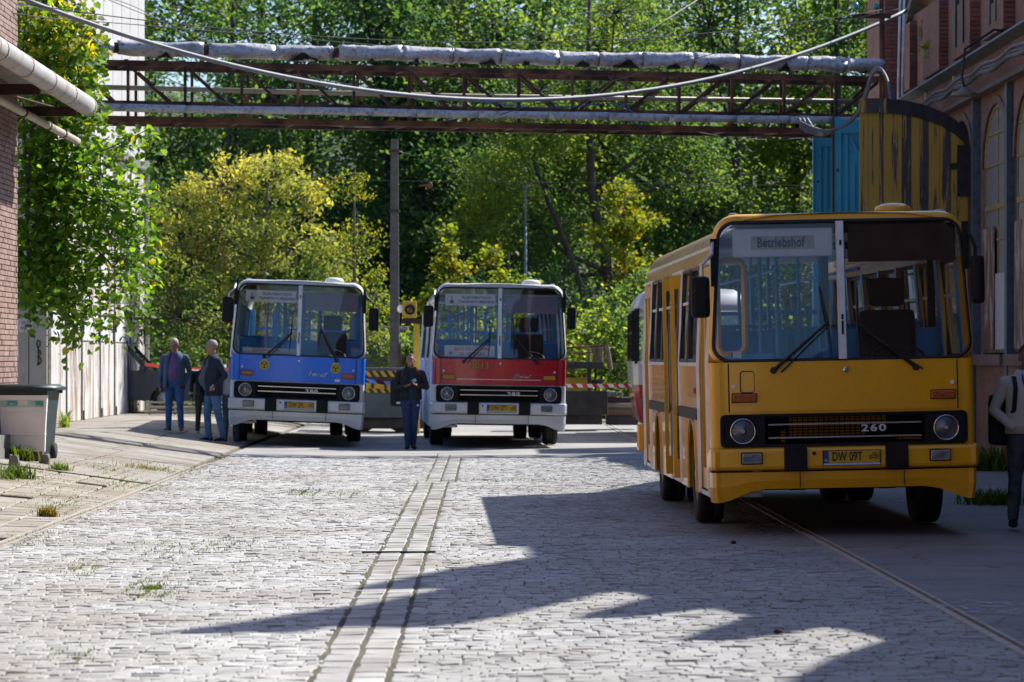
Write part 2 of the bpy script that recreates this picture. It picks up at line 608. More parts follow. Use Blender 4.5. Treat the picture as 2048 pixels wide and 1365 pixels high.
def m_brick(name, a, b, mortar, swap):
    """brick surface for walls whose bricks are too fine to tell apart; swap picks the wall's run direction"""
    m, nt, out = _nodes(name)
    w = wcoords(nt)
    sx = N(nt, "ShaderNodeSeparateXYZ")
    nt.links.new(w, sx.inputs[0])
    cb = N(nt, "ShaderNodeCombineXYZ")
    nt.links.new(sx.outputs[1 if swap else 0], cb.inputs[0])
    nt.links.new(sx.outputs[2], cb.inputs[1])
    br = N(nt, "ShaderNodeTexBrick")
    br.inputs["Scale"].default_value = 1.0
    br.inputs["Brick Width"].default_value = 0.25
    br.inputs["Row Height"].default_value = 0.075
    br.inputs["Mortar Size"].default_value = 0.009
    br.inputs["Color1"].default_value = rgba(a)
    br.inputs["Color2"].default_value = rgba(b)
    br.inputs["Mortar"].default_value = rgba(mortar)
    nt.links.new(cb.outputs[0], br.inputs["Vector"])
    f = noise(nt, w, 1.2, 5, 0.65)
    c = mixc(nt, ramp(nt, f, [(0.45, (0, 0, 0)), (0.75, (0.6, 0.6, 0.6))]).outputs[0], br.outputs["Color"], tuple(x * 0.4 for x in a))
    p = principled(nt, out, c, 0.85)
    bump(nt, p, br.outputs["Fac"], -0.5, 0.01)
    return m
BRICK_R = m_brick("dark_red_brickwork", (0.235, 0.085, 0.05), (0.30, 0.125, 0.075), (0.17, 0.13, 0.10), True)
BRICK_RC = m_brick("dark_red_brickwork_gable", (0.20, 0.075, 0.06), (0.27, 0.11, 0.085), (0.16, 0.13, 0.12), False)
BRICK_L = m_brick("weathered_brickwork", (0.28, 0.16, 0.13), (0.35, 0.22, 0.185), (0.28, 0.25, 0.23), True)

def m_piece(name, stops, rough=0.85, scale=30):
    """one tone for each separate piece"""
    m, nt, out = _nodes(name)
    g = nt.nodes.new("ShaderNodeNewGeometry")
    oi = nt.nodes.new("ShaderNodeObjectInfo")
    a = N(nt, "ShaderNodeMath", operation='ADD')
    nt.links.new(g.outputs["Random Per Island"], a.inputs[0])
    nt.links.new(oi.outputs["Random"], a.inputs[1])
    fr = N(nt, "ShaderNodeMath", operation='FRACT')
    nt.links.new(a.outputs[0], fr.inputs[0])
    r = ramp(nt, fr.outputs[0], stops)
    w = wcoords(nt)
    n1 = noise(nt, w, scale, 5, 0.7)
    c = mixc(nt, 0.4, r.outputs[0], ramp(nt, n1, [(0.3, tuple(x * 0.5 for x in stops[0][1])), (0.7, stops[-1][1])]).outputs[0])
    n2 = noise(nt, w, 0.9, 5, 0.7)
    c = mixc(nt, ramp(nt, n2, [(0.5, (0, 0, 0)), (0.8, (0.6, 0.6, 0.6))]).outputs[0], c, tuple(x * 0.5 for x in stops[0][1]))
    p = principled(nt, out, c, rough)
    bump(nt, p, n1, 0.3, 0.008)
    return m
BRICKP_L = m_piece("single_brick_weathered", [(0, (0.22, 0.12, 0.10)), (0.5, (0.32, 0.19, 0.16)), (1, (0.38, 0.26, 0.225))])
BRICKP_R = m_piece("single_brick_dark", [(0, (0.13, 0.045, 0.038)), (0.5, (0.19, 0.07, 0.055)), (1, (0.26, 0.10, 0.08))])

# ================================================================== ground
def sheet(name, xs, ys, dz, mat, label=None):
    vs = [(x, y, gz(x, y) + dz) for y in ys for x in xs]
    n = len(xs)
    fs = [(j * n + i, j * n + i + 1, (j + 1) * n + i + 1, (j + 1) * n + i) for j in range(len(ys) - 1) for i in range(n - 1)]
    me = bpy.data.meshes.new(name)
    me.from_pydata(vs, [], fs)
    me.materials.append(mat)
    return tag(link(name, me), label, None, None, "structure")

def fr(a, b, s):
    n = max(1, round((b - a) / s))
    return [a + (b - a) * i / n for i in range(n + 1)]

sheet("ground", [-900, -60, -25] + fr(-14, 4, 0.5) + [12, 30, 60, 900], [-600, -40, 5] + fr(15, 100, 2.5) + [140, 300, 1600], -0.05, SOIL)
cob = sheet("cobbled_yard", fr(-4.28, 3.0, 0.52), fr(8, 58.4, 2.0), -0.009, BED)
asph = sheet("asphalt_yard", fr(-4.3, 16, 0.7), fr(58.4, 96, 2.0), -0.006, ASPH)
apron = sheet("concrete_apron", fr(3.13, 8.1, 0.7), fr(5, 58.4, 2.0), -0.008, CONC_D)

# setts: mesh variants with a chamfered, slightly uneven top
def sett_mesh(w, d, seed, ch=0.010, h=0.05):
    r = random.Random(seed)
    j = lambda s: r.uniform(-s, s)
    x, y = w / 2 - 0.003, d / 2 - 0.003
    base = [(-x, -y), (x, -y), (x, y), (-x, y)]
    base = [(a + j(0.006), b + j(0.006)) for a, b in base]
    vs = [(a, b, -h) for a, b in base] + [(a, b, -ch + j(0.003)) for a, b in base] + [(a * (1 - ch / x), b * (1 - ch / y), j(0.004)) for a, b in base]
    fs = [(8, 9, 10, 11)]
    for k in range(4):
        k2 = (k + 1) % 4
        fs += [(k, k2, 4 + k2, 4 + k), (4 + k, 4 + k2, 8 + k2, 8 + k)]
    me = bpy.data.meshes.new("sett")
    me.from_pydata(vs, [], fs)
    me.materials.append(SETT)
    return me
SM = {}
for wi in range(6):
    for q in range(4):
        SM[(wi, q)] = sett_mesh(0.095 + 0.016 * wi, 0.118, wi * 10 + q, 0.0055)
items = []
y = 15.6
sr = random.Random(5)
ROWY = []
while y < 58.3:
    ROWY.append(y)
    wave = 0.03 * math.sin(y * 0.9) + 0.02 * math.sin(y * 2.3)
    sh = 0.0 if y < 46.9 else 0.10
    for xa, xb in ((-4.25, -0.912 + sh), (-0.488 + sh, 3.0)):
        x = xa
        while x < xb - 0.05:
            wi = sr.randrange(6)
            w = 0.095 + 0.016 * wi
            if x + w > xb - 0.08 : wi = max(0, min(5, round((xb - x - 0.095) / 0.016))); w = min(0.095 + 0.016 * wi, xb - x + 0.02)
            xc = x + w / 2
            yc = y + 0.025 * math.sin(xc * 1.7 + y * 0.3) + wave * 0.5 + sr.uniform(-0.010, 0.010)
            if sr.random() > 0.010:
                items.append((SM[(wi, sr.randrange(4))], (xc, yc, gz(xc, yc) + sr.uniform(-0.0040, 0.0025)), sr.uniform(-0.08, 0.08)))
            x += w
    y += 0.116
inview = lambda it: 17.75 < it[1][1] and -965 < it[1][0] * FPX / it[1][1] < 1072
items.sort(key=lambda it: (0 if inview(it) else 1, it[1][1]))
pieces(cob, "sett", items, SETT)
# the two rows of long kerb stones running up the yard
KM = [sett_mesh(0.178, l, 300 + i, 0.007, 0.06) for i, l in enumerate((0.24, 0.3, 0.36, 0.44))]
kl = (0.24, 0.3, 0.36, 0.44)
kit = []
for xc0 in (-0.80, -0.60):
    y = 15.5
    while y < 58.2:
        i = sr.randrange(4)
        l = kl[i]
        off = 0.0 if y < 46.9 else 0.10
        kit.append((KM[i], (xc0 + off + sr.uniform(-0.006, 0.006), y + l / 2, sr.uniform(-0.003, 0.002)), sr.uniform(-0.015, 0.015)))
        y += l
mb = MB()
for xa, xb, z in ((-0.718, -0.682, 0.0), (-0.918, -0.884, 0.0), (-0.516, -0.482, 0.0)):
    mb = MB(); mb.box2((xa, 15.5, -0.02), (xb, 46.8, -0.0045)); mb.box2((xa + 0.1, 46.85, -0.02), (xb + 0.1, 58.3, -0.0045)); mb.build("joint_soil", SOIL, cob)
kit.sort(key=lambda it: 0 if it[1][1] > 17.6 else 1)
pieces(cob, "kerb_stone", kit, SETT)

# left pavement of concrete slabs and pavers, following the slope
lp = sheet("left_pavement", [-13, -9.5, -8.5] + fr(-7.4, -4.34, 0.3), fr(24, 92, 2.0), -0.03, BED)
def slab_mesh(w, d, seed, mat, th=0.05, ch=0.012, gap=0.012):
    me = sett_mesh(w - gap, d - gap, seed, ch, th)
    me = me.copy()
    me.materials.clear()
    me.materials.append(mat)
    return me
def place_tilted(o, x, y, dz=0.0, jit=0.0):
    e = 0.3
    sxp = (gz(x + e, y) - gz(x - e, y)) / (2 * e)
    syp = (gz(x, y + e) - gz(x, y - e)) / (2 * e)
    o.location = (x, y, gz(x, y) + dz)
    o.rotation_euler = (math.atan(syp) + sr.uniform(-jit, jit), -math.atan(sxp) + sr.uniform(-jit, jit), 0)
PM = [slab_mesh(0.40, 0.52, 500 + i, PAVER) for i in range(6)]
for j in range(31):
    for i in range(6):
        x, y = -4.57 - 0.4 * i - (0.2 if j % 2 else 0) * 0, 30 + 0.52 * j
        if sr.random() < 0.05: continue
        place_tilted(link("paver", sr.choice(PM), lp), x + sr.uniform(-.01, .01), y, 0.0, 0.006)
def slab_on_ground(x0, x1, y0, y1, dz=0.0, gap=0.014):
    """one cast slab that follows the ground"""
    x0 += gap; x1 -= gap; y0 += gap; y1 -= gap
    cx, cy = (x0 + x1) / 2, (y0 + y1) / 2
    nx, ny = 6, 4
    j = sr.uniform(-0.004, 0.004)
    top = lambda x, y: gz(x, y) + dz + j - gz(cx, cy)
    vs, fs = [], []
    for k in range(ny + 1):
        for i in range(nx + 1):
            x, y = lerp(x0, x1, i / nx), lerp(y0, y1, k / ny)
            e = 0.006 if i in (0, nx) or k in (0, ny) else 0.0
            vs.append((x - cx, y - cy, top(x, y) - e))
    n1 = nx + 1
    for k in range(ny):
        for i in range(nx): fs.append((k * n1 + i, k * n1 + i + 1, (k + 1) * n1 + i + 1, (k + 1) * n1 + i))
    rim = [i for i in range(n1)] + [k * n1 + nx for k in range(1, ny + 1)] + [ny * n1 + i for i in range(nx - 1, -1, -1)] + [k * n1 for k in range(ny - 1, 0, -1)]
    b0 = len(vs)
    for q in rim: vs.append((vs[q][0], vs[q][1], vs[q][2] - 0.06))
    for q in range(len(rim)):
        q2 = (q + 1) % len(rim)
        fs.append((rim[q], b0 + q, b0 + q2, rim[q2]))
    me = bpy.data.meshes.new("slab")
    me.from_pydata(vs, [], fs)
    me.materials.append(CONC)
    link("slab", me, lp, (cx, cy, gz(cx, cy)))
for j in range(20):
    y0 = 46.2 + 2.15 * j
    off = sr.uniform(-0.25, 0.25)
    xs_ = [-4.41, -5.75 + off * 0.6, -7.35 + off, -9.4, -12.2]
    for i in range(4): slab_on_ground(xs_[i + 1], xs_[i], y0, y0 + 2.15)
for j in range(8):
    for xa, xb in ((-9.2, -7.0), (-11.6, -9.2)): slab_on_ground(xa, xb, 30.1 + 2.0 * j, 32.1 + 2.0 * j)

def m_smear():
    m, nt, out = _nodes("patchy_old_paint")
    tr = N(nt, "ShaderNodeBsdfTransparent")
    df = N(nt, "ShaderNodeBsdfDiffuse"); df.inputs[0].default_value = (0.55, 0.56, 0.58, 1)
    mx = N(nt, "ShaderNodeMixShader")
    nt.links.new(ramp(nt, noise(nt, wcoords(nt, (6, 2, 1)), 3.0, 6, 0.7), [(0.46, (0, 0, 0)), (0.62, (0.7, 0.7, 0.7))]).outputs[0], mx.inputs[0])
    nt.links.new(tr.outputs[0], mx.inputs[1]); nt.links.new(df.outputs[0], mx.inputs[2]); nt.links.new(mx.outputs[0], out.inputs[0])
    return m
SMEAR = m_smear()
# smears of old white paint and an oil-dark patch on the apron
for (px, py, wx, wy) in ((1470, 1174, 0.10, 0.35), (1663, 1169, 0.10, 0.35), (1850, 1308, 0.22, 0.5), (1985, 1216, 0.45, 0.9)):
    Yd = EYE * FPX / (py - VY)
    xc = (px - VX) * Yd / FPX
    mb = MB()
    pts = []
    rr = random.Random(px)
    for k in range(14):
        t = 2 * math.pi * k / 14
        s = rr.uniform(0.45, 1.0)
        pts.append((xc + wx * s * math.cos(t), Yd + wy * s * math.sin(t), 0.0035 if xc > 3.2 else 0.012))
    mb.add(pts, [tuple(range(14))])
    mb.build("paint_smear", SMEAR, apron)

# rails let into the yard
RAILD = M("dusty_rail_steel", (0.28, 0.25, 0.21), 0.7, 0.1, scale=6, col2=(0.42, 0.38, 0.33))
def rail(x, y0, y1, label, z=0.0):
    r = empty("tram_rail", (x, y0, gz(x, y0) + z), 0, label, "rail", "rails let into the yard")
    mb = MB(); mb.box2((-0.065, 0, -0.05), (-0.01, y1 - y0, 0.006)); mb.build("rail_head", RAILD, r)
    mb = MB(); mb.box2((0.038, 0, -0.05), (0.062, y1 - y0, 0.004)); mb.build("rail_lip", RAILD, r)
    mb = MB(); mb.box2((-0.008, 0, -0.05), (0.036, y1 - y0, -0.012)); mb.build("rail_groove", BED, r)
rail(3.065, 12, 95, "long grooved steel rail in the shaded ground under the yellow bus")
rail(-4.31, 24, 66, "worn grooved rail between sunny cobbles and weedy concrete pavement", 0.004)

mb = MB()
mb.box2((-1.05, 29.86, -0.03), (-0.42, 29.89, 0.014))
mb.build("drain_channel", IRON, None, "thin rusty drain bar lying across the two rows of long stones", "drain")

# ================================================================== white depot hall on the left
def m_peel(name, base, base2, under, under2, amount=0.5, stretch=(6, 6, 0.7), scale=1.0, rough=0.7, edge=0.03):
    """old paint flaking off what lies under it, in runs down the surface"""
    m, nt, out = _nodes(name)
    v = wcoords(nt, stretch)
    f = noise(nt, v, scale, 7, 0.68, 0.4)
    w = wcoords(nt)
    b = ramp(nt, noise(nt, w, 1.6, 5), [(0.3, base), (0.7, base2)]).outputs[0]
    u = ramp(nt, noise(nt, v, 3.2, 5), [(0.3, under), (0.7, under2)]).outputs[0]
    k = ramp(nt, f, [(amount, (0, 0, 0)), (amount + edge, (1, 1, 1))]).outputs[0]
    c = mixc(nt, k, b, u)
    p = principled(nt, out, c, rough)
    bump(nt, p, k, -0.4, 0.004)
    return m
DOORW = m_peel("flaking_white_door_paint", (0.50, 0.485, 0.46), (0.62, 0.60, 0.58), (0.17, 0.085, 0.045), (0.36, 0.27, 0.20), 0.475, (1.3, 1.3, 0.34), 1.25, edge=0.10)
SHEETW = m_peel("streaked_pale_cladding", (0.44, 0.42, 0.41), (0.50, 0.48, 0.465), (0.44, 0.37, 0.35), (0.55, 0.50, 0.47), 0.56, (14, 14, 0.22), 0.8, edge=0.16)
BEIGE = m_peel("old_beige_boards", (0.40, 0.36, 0.29), (0.50, 0.45, 0.37), (0.18, 0.14, 0.10), (0.28, 0.23, 0.18), 0.60, (7, 7, 0.6), 0.9, edge=0.1)
ALU = M("dull_aluminium", (0.50, 0.51, 0.53), 0.4, 0.75, scale=8)
BLACKP = M("black_paint", (0.012, 0.012, 0.014), 0.45, var=0.3)
SIGNB = M("blue_sign_enamel", (0.02, 0.035, 0.22), 0.4)
SIGNW = M("white_sign_board", (0.62, 0.60, 0.55), 0.6)
SIGNT = M("sign_lettering_white", (0.75, 0.76, 0.78), 0.5)
REDTXT = M("faded_red_lettering", (0.42, 0.08, 0.08), 0.6)
HX, HY0, HY1, HZ = -8.5, 68.2, 87.6, 0.30
hall = empty("depot_hall", (HX, HY0, HZ), 0, "tall pale hall with rust-streaked white folding doors behind the leafy vine", "building")
mb = MB(); mb.box2((-6, 0.05, 6.15), (-0.02, HY1 - HY0, 13.0)); mb.build("upper_wall", SHEETW, hall)
for i in range(10):   # cladding joints
    yy = 0.2 + i * 1.95
    mb = MB(); mb.box2((-0.021, yy, 6.2), (-0.012, yy + 0.04, 12.95)); mb.build("cladding_rib", SHEETW, hall)
mb = MB(); mb.box2((-6, 0.05, -0.3), (-0.22, HY1 - HY0 - 0.02, 6.14)); mb.build("core_wall", BEIGE, hall)
mb = MB(); mb.box2((-0.02, HY1 - HY0 - 0.22, -0.3), (0.10, HY1 - HY0 + 0.02, 6.3)); mb.build("corner_post", ALU, hall)
mb = MB(); mb.box2((-0.24, -0.05, 6.0), (0.14, HY1 - HY0 + 0.05, 6.16)); mb.build("door_lintel", ALU, hall)
# folding leaves
edges = [68.3, 71.0, 73.7, 77.2, 80.2, 83.9, 87.4]
for i in range(6):
    a, b = edges[i] - HY0, edges[i + 1] - HY0
    leaf = empty("door_leaf", (0, a, 0), 0, parent=hall)
    L = b - a
    mb = MB(); mb.box2((-0.12, 0.05, 0.03), (-0.02, L - 0.05, 5.98)); mb.build("leaf_sheet", DOORW, leaf)
    for (za, zb) in ((0.06, 1.70), (2.32, 3.9), (3.95, 5.9)):
        for (ya, yb) in ((0.10, L * 0.62), (L * 0.64, L - 0.10)):
            mb = MB(); mb.bevbox((-0.01, (ya + yb) / 2, (za + zb) / 2), (0.03, yb - ya, zb - za), 0.012); mb.build("panel", DOORW, leaf)
    mb = MB(); mb.box2((-0.02, 0.12, 1.74), (0.012, L * 0.6, 2.28)); mb.build("kick_plate", WHITEPAINT, leaf)
    mb = MB(); mb.box2((-0.02, 0.0, 0.02), (0.03, 0.05, 5.95)); mb.build("edge_strip", ALU, leaf)
    mb = MB(); mb.box2((-0.02, L - 0.07, 0.02), (0.012, L - 0.008, 5.95)); mb.build("edge_strip", IRON, leaf)
    mb = MB(); mb.box2((-0.02, L * 0.615, 0.02), (0.004, L * 0.645, 5.9)); mb.build("meeting_gap", IRON, leaf)
    mb = MB(); mb.box2((-0.02, 0.07, 1.95), (0.05, 0.19, 2.22)); mb.build("hinge", IRON, leaf)
    mb = MB(); mb.box2((-0.02, 0.06, 0.02), (0.05, 0.22, 0.26)); mb.build("hinge", IRON, leaf)
    hy = L * 0.80
    mb = MB(); mb.tube([(0.0, hy, 1.95), (0.10, hy, 1.98), (0.10, hy, 2.42), (0.0, hy, 2.45)], 0.018, 6); mb.build("pull_handle", IRON, leaf)
    mb = MB(); mb.lathe([(0.05, 0), (0.05, 0.03)], (-0.01, hy, 1.72), 'x', 10); mb.build("lock", IRON, leaf)
# the end wall that faces the camera: beige boards, signs, a sprayed scrawl
for i in range(8):
    x0 = -0.02 - 0.36 * i
    mb = MB(); mb.bevbox((x0 - 0.18, -0.02, 3.0 + 0.0), (0.345, 0.10, 6.0), 0.012); mb.build("board", BEIGE, hall)
def on_end(px, py, d=-0.09):   # place on that wall
    p = W(px, py, HY0 + d)
    return p - Vector((HX, HY0, HZ))
def sign(name, px0, py0, px1, py1, mat, parent, lines=(), tmat=None, tsize=0.1):
    a, b = on_end(px0, py1), on_end(px1, py0)
    mb = MB(); mb.bevbox(((a.x + b.x) / 2, a.y, (a.z + b.z) / 2), (b.x - a.x, 0.02, b.z - a.z), 0.006)
    o = mb.build(name, mat, parent)
    for k, t in enumerate(lines):
        me = text_mesh(t, tsize, tmat, 0.002)
        q = link("lettering", me, o, ((a.x + b.x) / 2, a.y - 0.014, (a.z + b.z) / 2 + (len(lines) - 1) * tsize * 0.6 - k * tsize * 1.2))
    return o
sign("street_name_plate", 24, 604, 66, 616, SIGNB, hall, ("ADAMUS",), SIGNT, 0.085)
sign("notice_board", 22, 637, 66, 666, SIGNW, hall, ("< 1 IM 1", "- IIIIII"), REDTXT, 0.085)
sign("notice_board", 26, 692, 39, 722, SIGNW, hall)
mb = MB()
def scr(pts, r=0.012):
    mb.tube([on_end(x, y, -0.085) for x, y in pts], r, 5)
scr([(77 + 3.5 * math.sin(t), 688 - 7 * math.cos(t)) for t in [i * 0.7 for i in range(10)]])
scr([(76, 695), (77, 712), (76, 731)])
scr([(75, 700), (80, 702), (82, 707), (79, 711), (74, 713), (80, 716), (83, 722), (79, 728), (74, 731)])
mb.build("sprayed_scrawl", BLACKP, hall)

# ================================================================== brick building at the left edge of the picture
BX, BY1 = -6.72, 50.1
lb = empty("brick_workshop", (BX, BY1, 0), 0, "weathered brick workshop wall with a corrugated canopy at the left edge", "building")
mb = MB(); mb.box2((-5, -62, -0.3), (-0.02, -0.02, 11.0)); mb.build("wall", BRICK_L, lb)
bme = [MB().bevbox((0, 0, 0), (0.06, 0.24, 0.064), 0.006).mesh("brick", BRICKP_L), MB().bevbox((0, 0, 0), (0.066, 0.12, 0.064), 0.006).mesh("brick", BRICKP_L)]
bi = []
br = random.Random(3)
for c in range(0, 108):
    z = 0.45 + c * 0.075
    yy = -0.01 - (0.12 if c % 2 else 0.0)
    if c % 2: bi.append((bme[1], (0.0 + br.uniform(-.004, .004), -0.07, z), 0.0))
    for k in range(8):
        bi.append((bme[0], (br.uniform(-.006, .004), yy - 0.125 - 0.25 * k, z), br.uniform(-.01, .01)))
bi.sort(key=lambda it: (round(it[1][1] / 0.6) * -1, it[1][2]))
pieces(lb, "brick", bi, BRICKP_L)
mb = MB()
for zz in (0.62,):
    mb.box2((-0.02, -8, -0.1), (0.22, 0.25, 0.62)); mb.build("plinth", CONC_D, lb)
# canopy: corrugated sheet, gutter, bearers, pipe
mb = MB()
ys = fr(-30, 0.35, 0.055)
prof = [(0.0, 5.56), (1.0, 5.40)]
rings = []
for (xx, zz) in prof:
    rings.append([Vector((xx, yv, zz + 0.035 * math.cos(yv / 0.11 * math.pi))) for yv in ys])
mb.smooth = True
mb.loft(rings, closed=False)
CORR = M("old_corrugated_cement", (0.24, 0.225, 0.20), 0.85, scale=4, col2=(0.36, 0.34, 0.30))
mb.build("corrugated_sheet", CORR, lb)
GUT = m_peel("rust_spotted_white_gutter", (0.34, 0.33, 0.315), (0.42, 0.41, 0.39), (0.22, 0.12, 0.065), (0.34, 0.22, 0.14), 0.55, (1, 1.6, 1), 1.6, edge=0.10)
GUTJ = M("rusted_gutter_joint", (0.26, 0.19, 0.14), 0.8, scale=9, col2=(0.40, 0.36, 0.32))
mb = MB(); mb.smooth = True
mb.tube([(0.98, -30, 5.30)] + [(0.98, yv, 5.30) for yv in fr(-12, 0.45, 1.0)], 0.14, 14); mb.build("gutter", GUT, lb)
for k in range(5):
    mb = MB(); mb.smooth = True
    mb.tube([(0.98, 0.25 - 2.3 * k, 5.30), (0.98, 0.40 - 2.3 * k, 5.30)], 0.146, 14); mb.build("gutter_joint", GUTJ, lb)
for k in range(6):
    yv = 0.1 - 4.1 * k
    mb = MB(); mb.beam((-0.02, yv, 5.20), (0.86, yv, 5.20), 0.10, 0.14); mb.build("bearer", DARKRUST, lb)
PIPEB = M("beige_pipe_paint", (0.36, 0.31, 0.22), 0.6, scale=5, col2=(0.46, 0.40, 0.30))
p1 = W(155, 283, 54.0) - Vector((BX, BY1, 0))
mb = MB(); mb.smooth = True
mb.tube([(p1.x, -30, p1.z), (p1.x, -1.2, p1.z)] + [(p1.x, t, p1.z) for t in fr(-1.0, p1.y, 0.7)], 0.055, 10); mb.build("service_pipe", PIPEB, lb)
for t in (-2.5, 0.2, 2.0):
    mb = MB(); mb.tube([(p1.x, t, p1.z), (p1.x, t + 0.12, p1.z)], 0.068, 10); mb.build("pipe_collar", RUST, lb)
mb = MB(); mb.tube([(p1.x, 1.4, p1.z), (p1.x - 0.05, 1.4, 5.35), (-0.3, 0.2, 5.5)], 0.02, 6); mb.build("pipe_hanger", RUST, lb)

# ================================================================== tram shed on the right
RX = 8.1
rb = empty("tram_shed", (RX, 52.0, 0), 0, "dark red brick tram shed with arched glazed openings along the right", "building")
def ry(px): return RX * FPX / (px - VX) - 52.0      # distance along the wall of a photograph column
BR_TRIM = M("dark_terracotta_trim", (0.13, 0.07, 0.06), 0.8, scale=5, col2=(0.19, 0.11, 0.09))
COPING = M("weathered_zinc_coping", (0.085, 0.085, 0.08), 0.6, 0.3, scale=5, col2=(0.16, 0.155, 0.14))
TEALCOL = M("blue_grey_column_paint", (0.045, 0.075, 0.10), 0.55, 0.1, scale=6, col2=(0.075, 0.115, 0.145))
# upper wall
def wall_top(y): return 1.66 + 0.1024 * (y + 52.0) + 0.07
mb = MB(); mb.prism([(0.2, 6.55), (ry(1822), 6.55), (ry(1822), min(8.15, wall_top(ry(1822)))), (9.9, wall_top(9.9)), (0.2, wall_top(0.2))], lambda a, b, d: (d, a, b), 0.0, 0.5); mb.build("upper_wall", BRICK_R, rb)
mb = MB(); mb.box2((-0.04, 0.2, 6.02), (0.5, ry(1822), 6.54)); mb.build("frieze", BRICK_R, rb)
mb = MB(); mb.prism([(-0.26, 6.56), (-0.04, 6.50), (0.02, 6.66), (-0.22, 6.62)], lambda a, b, d: (a, d, b), -14, ry(1822)); mb.build("coping", COPING, rb)
for k, off in enumerate((0.0, 0.06)):
    pass
mb = MB(); mb.prism([(-0.20, 5.90), (-0.02, 5.90), (-0.02, 6.0), (-0.14, 6.0)], lambda a, b, d: (a, d, b), -14, ry(1835)); mb.build("string_course", BR_TRIM, rb)
# pilasters with single bricks on the side that faces the camera
bm0 = MB().bevbox((0, 0, 0), (0.235, 0.05, 0.064), 0.005).mesh("brick", BRICKP_R)
def pilaster(pa, pb, z0, z1, depth):
    y0, y1 = ry(pb), ry(pa)
    z1 = min(z1, wall_top(y0))
    mb = MB(); mb.box2((-depth + 0.01, y0 + 0.012, z0), (-0.002, y1, z1)); o = mb.build("pilaster", BRICK_R, rb)
    n = int((z1 - z0) / 0.075)
    for k in range(n):
        q = link("brick", bm0, o, (-depth / 2 + br.uniform(-.003, .003), y0, z0 + 0.04 + k * 0.075))
        q.scale = ((depth + 0.004) / 0.235, 1, 1)
pilaster(1822, 1834, 6.72, 7.98, 0.14)
pilaster(1862, 1896, 6.72, 7.98, 0.16)
pilaster(1922, 1960, 6.72, 7.98, 0.17)
pilaster(1985, 2030, 6.72, 7.98, 0.18)
for pa in (1945, 1930, 2000, 2012):
    mb = MB(); mb.box2((-0.19, ry(pa + 3), 6.9), (-0.12, ry(pa), wall_top(ry(pa + 3)))); mb.build("wall_slot", BLACKP, rb)
# carved brick tracery panels, ventilation bricks in two rows
TRAC = M("ochre_vent_brick", (0.20, 0.13, 0.06), 0.8, scale=8)
for (px, py) in ((1868, 14), (1862, 28), (1850, 52), (1844, 66)):
    yy = ry(px)
    p = W(px, py, yy + 52)
    vent = MB(); vent.box2((-0.012, yy - 0.28, p.z - 0.12), (0.0, yy + 0.28, p.z + 0.12)); vo = vent.build("vent_panel", BLACKP, rb)
    for k in range(5):
        mb = MB(); mb.box2((-0.05, yy - 0.26 + 0.11 * k, p.z - 0.11 + 0.015 * k), (-0.014, yy - 0.21 + 0.11 * k, p.z + 0.07 + 0.015 * k)); mb.build("vent_brick", TRAC, vo)
# end pier that rises above everything at the far corner
mb = MB(); mb.box2((-0.42, ry(1812), -0.3), (0.4, ry(1776), 9.0)); pier = mb.build("end_pier", BRICK_R, rb)
yp = ry(1812)
for k in range(46):
    z = 5.55 + 0.075 * k
    for c in range(3 if k % 2 else 2):
        w = 0.25 if k % 2 == 0 else (0.125, 0.25, 0.125)[c]
        x0 = -0.42 + (0.25 * c if k % 2 == 0 else (0, 0.125, 0.375)[c])
        q = link("brick", bm0, pier, (x0 + w / 2 + 0.02, yp, z))
        q.scale = ((w - 0.012) / 0.235, 1, 1)
for dx in (0, 0.075):
    mb = MB(); mb.smooth = True
    mb.tube([(-0.16 + dx, yp - 0.09, 2.5), (-0.16 + dx, yp - 0.09, 7.0), (-0.13 + dx, yp - 0.09, 8.4), (-0.10 + dx, yp - 0.09, 9.0)], 0.024, 8)
    mb.build("white_conduit", M("white_conduit_paint", (0.55, 0.56, 0.58), 0.5), rb)
# raking verge of the gable behind the pier
mb = MB(); mb.prism([(ry(1822), 7.95), (ry(1822), 8.15), (ry(1846), 8.85), (ry(1846), 8.65)], lambda a, b, d: (d, a, b), -0.12, 0.3)
mb.build("gable_verge", COPING, rb)
# lower arcade: riveted steel columns, brick arches, glazing
def arch_pts(y0, y1, zs, rise, n=10):
    c, hw_ = (y0 + y1) / 2, (y1 - y0) / 2
    return [(c + hw_ * math.cos(math.pi * i / n), zs + rise * math.sin(math.pi * i / n)) for i in range(n + 1)]
def bay(y0, y1, zs, rise, zbot, ztop=6.02, d0=0.0, d1=0.45):
    """brick spandrel above an arched opening"""
    a = arch_pts(y0 + 0.12, y1 - 0.12, zs, rise)
    poly = [(y0, ztop), (y0, zs)] + [(q[0], q[1]) for q in reversed(a)] + [(y1, zs), (y1, ztop)]
    mb = MB(); mb.prism(poly, lambda a_, b_, d: (d, a_, b_), d0, d1); mb.build("spandrel", BRICK_R, rb)
    ring = []
    for q, qq in zip(a, arch_pts(y0 - 0.02, y1 + 0.02, zs, rise + 0.14)):
        ring.append([Vector((-0.02, q[0], q[1])), Vector((-0.02, qq[0], qq[1])), Vector((0.2, qq[0], qq[1])), Vector((0.2, q[0], q[1]))])
    mb = MB(); mb.loft(ring, True, True); mb.build("arch_ring", BR_TRIM, rb)
bounds = [(-9.5, -6.4), (-6.2, -3.1), (-2.9, 0.2), (0.6, 1.75), (2.05, 5.1), (6.25, 9.1), (10.2, 13.0), (13.9, 15.0)]
bounds = [(-9.0, -5.6), (-5.2, -1.8), (-1.45, 1.62), (1.98, 5.05), (5.95, 9.0), (9.95, 13.0), (13.7, 15.2)]
for (a, b) in bounds:
    bay(a, b, 4.75, 0.95, 1.6)
prev = -9.4
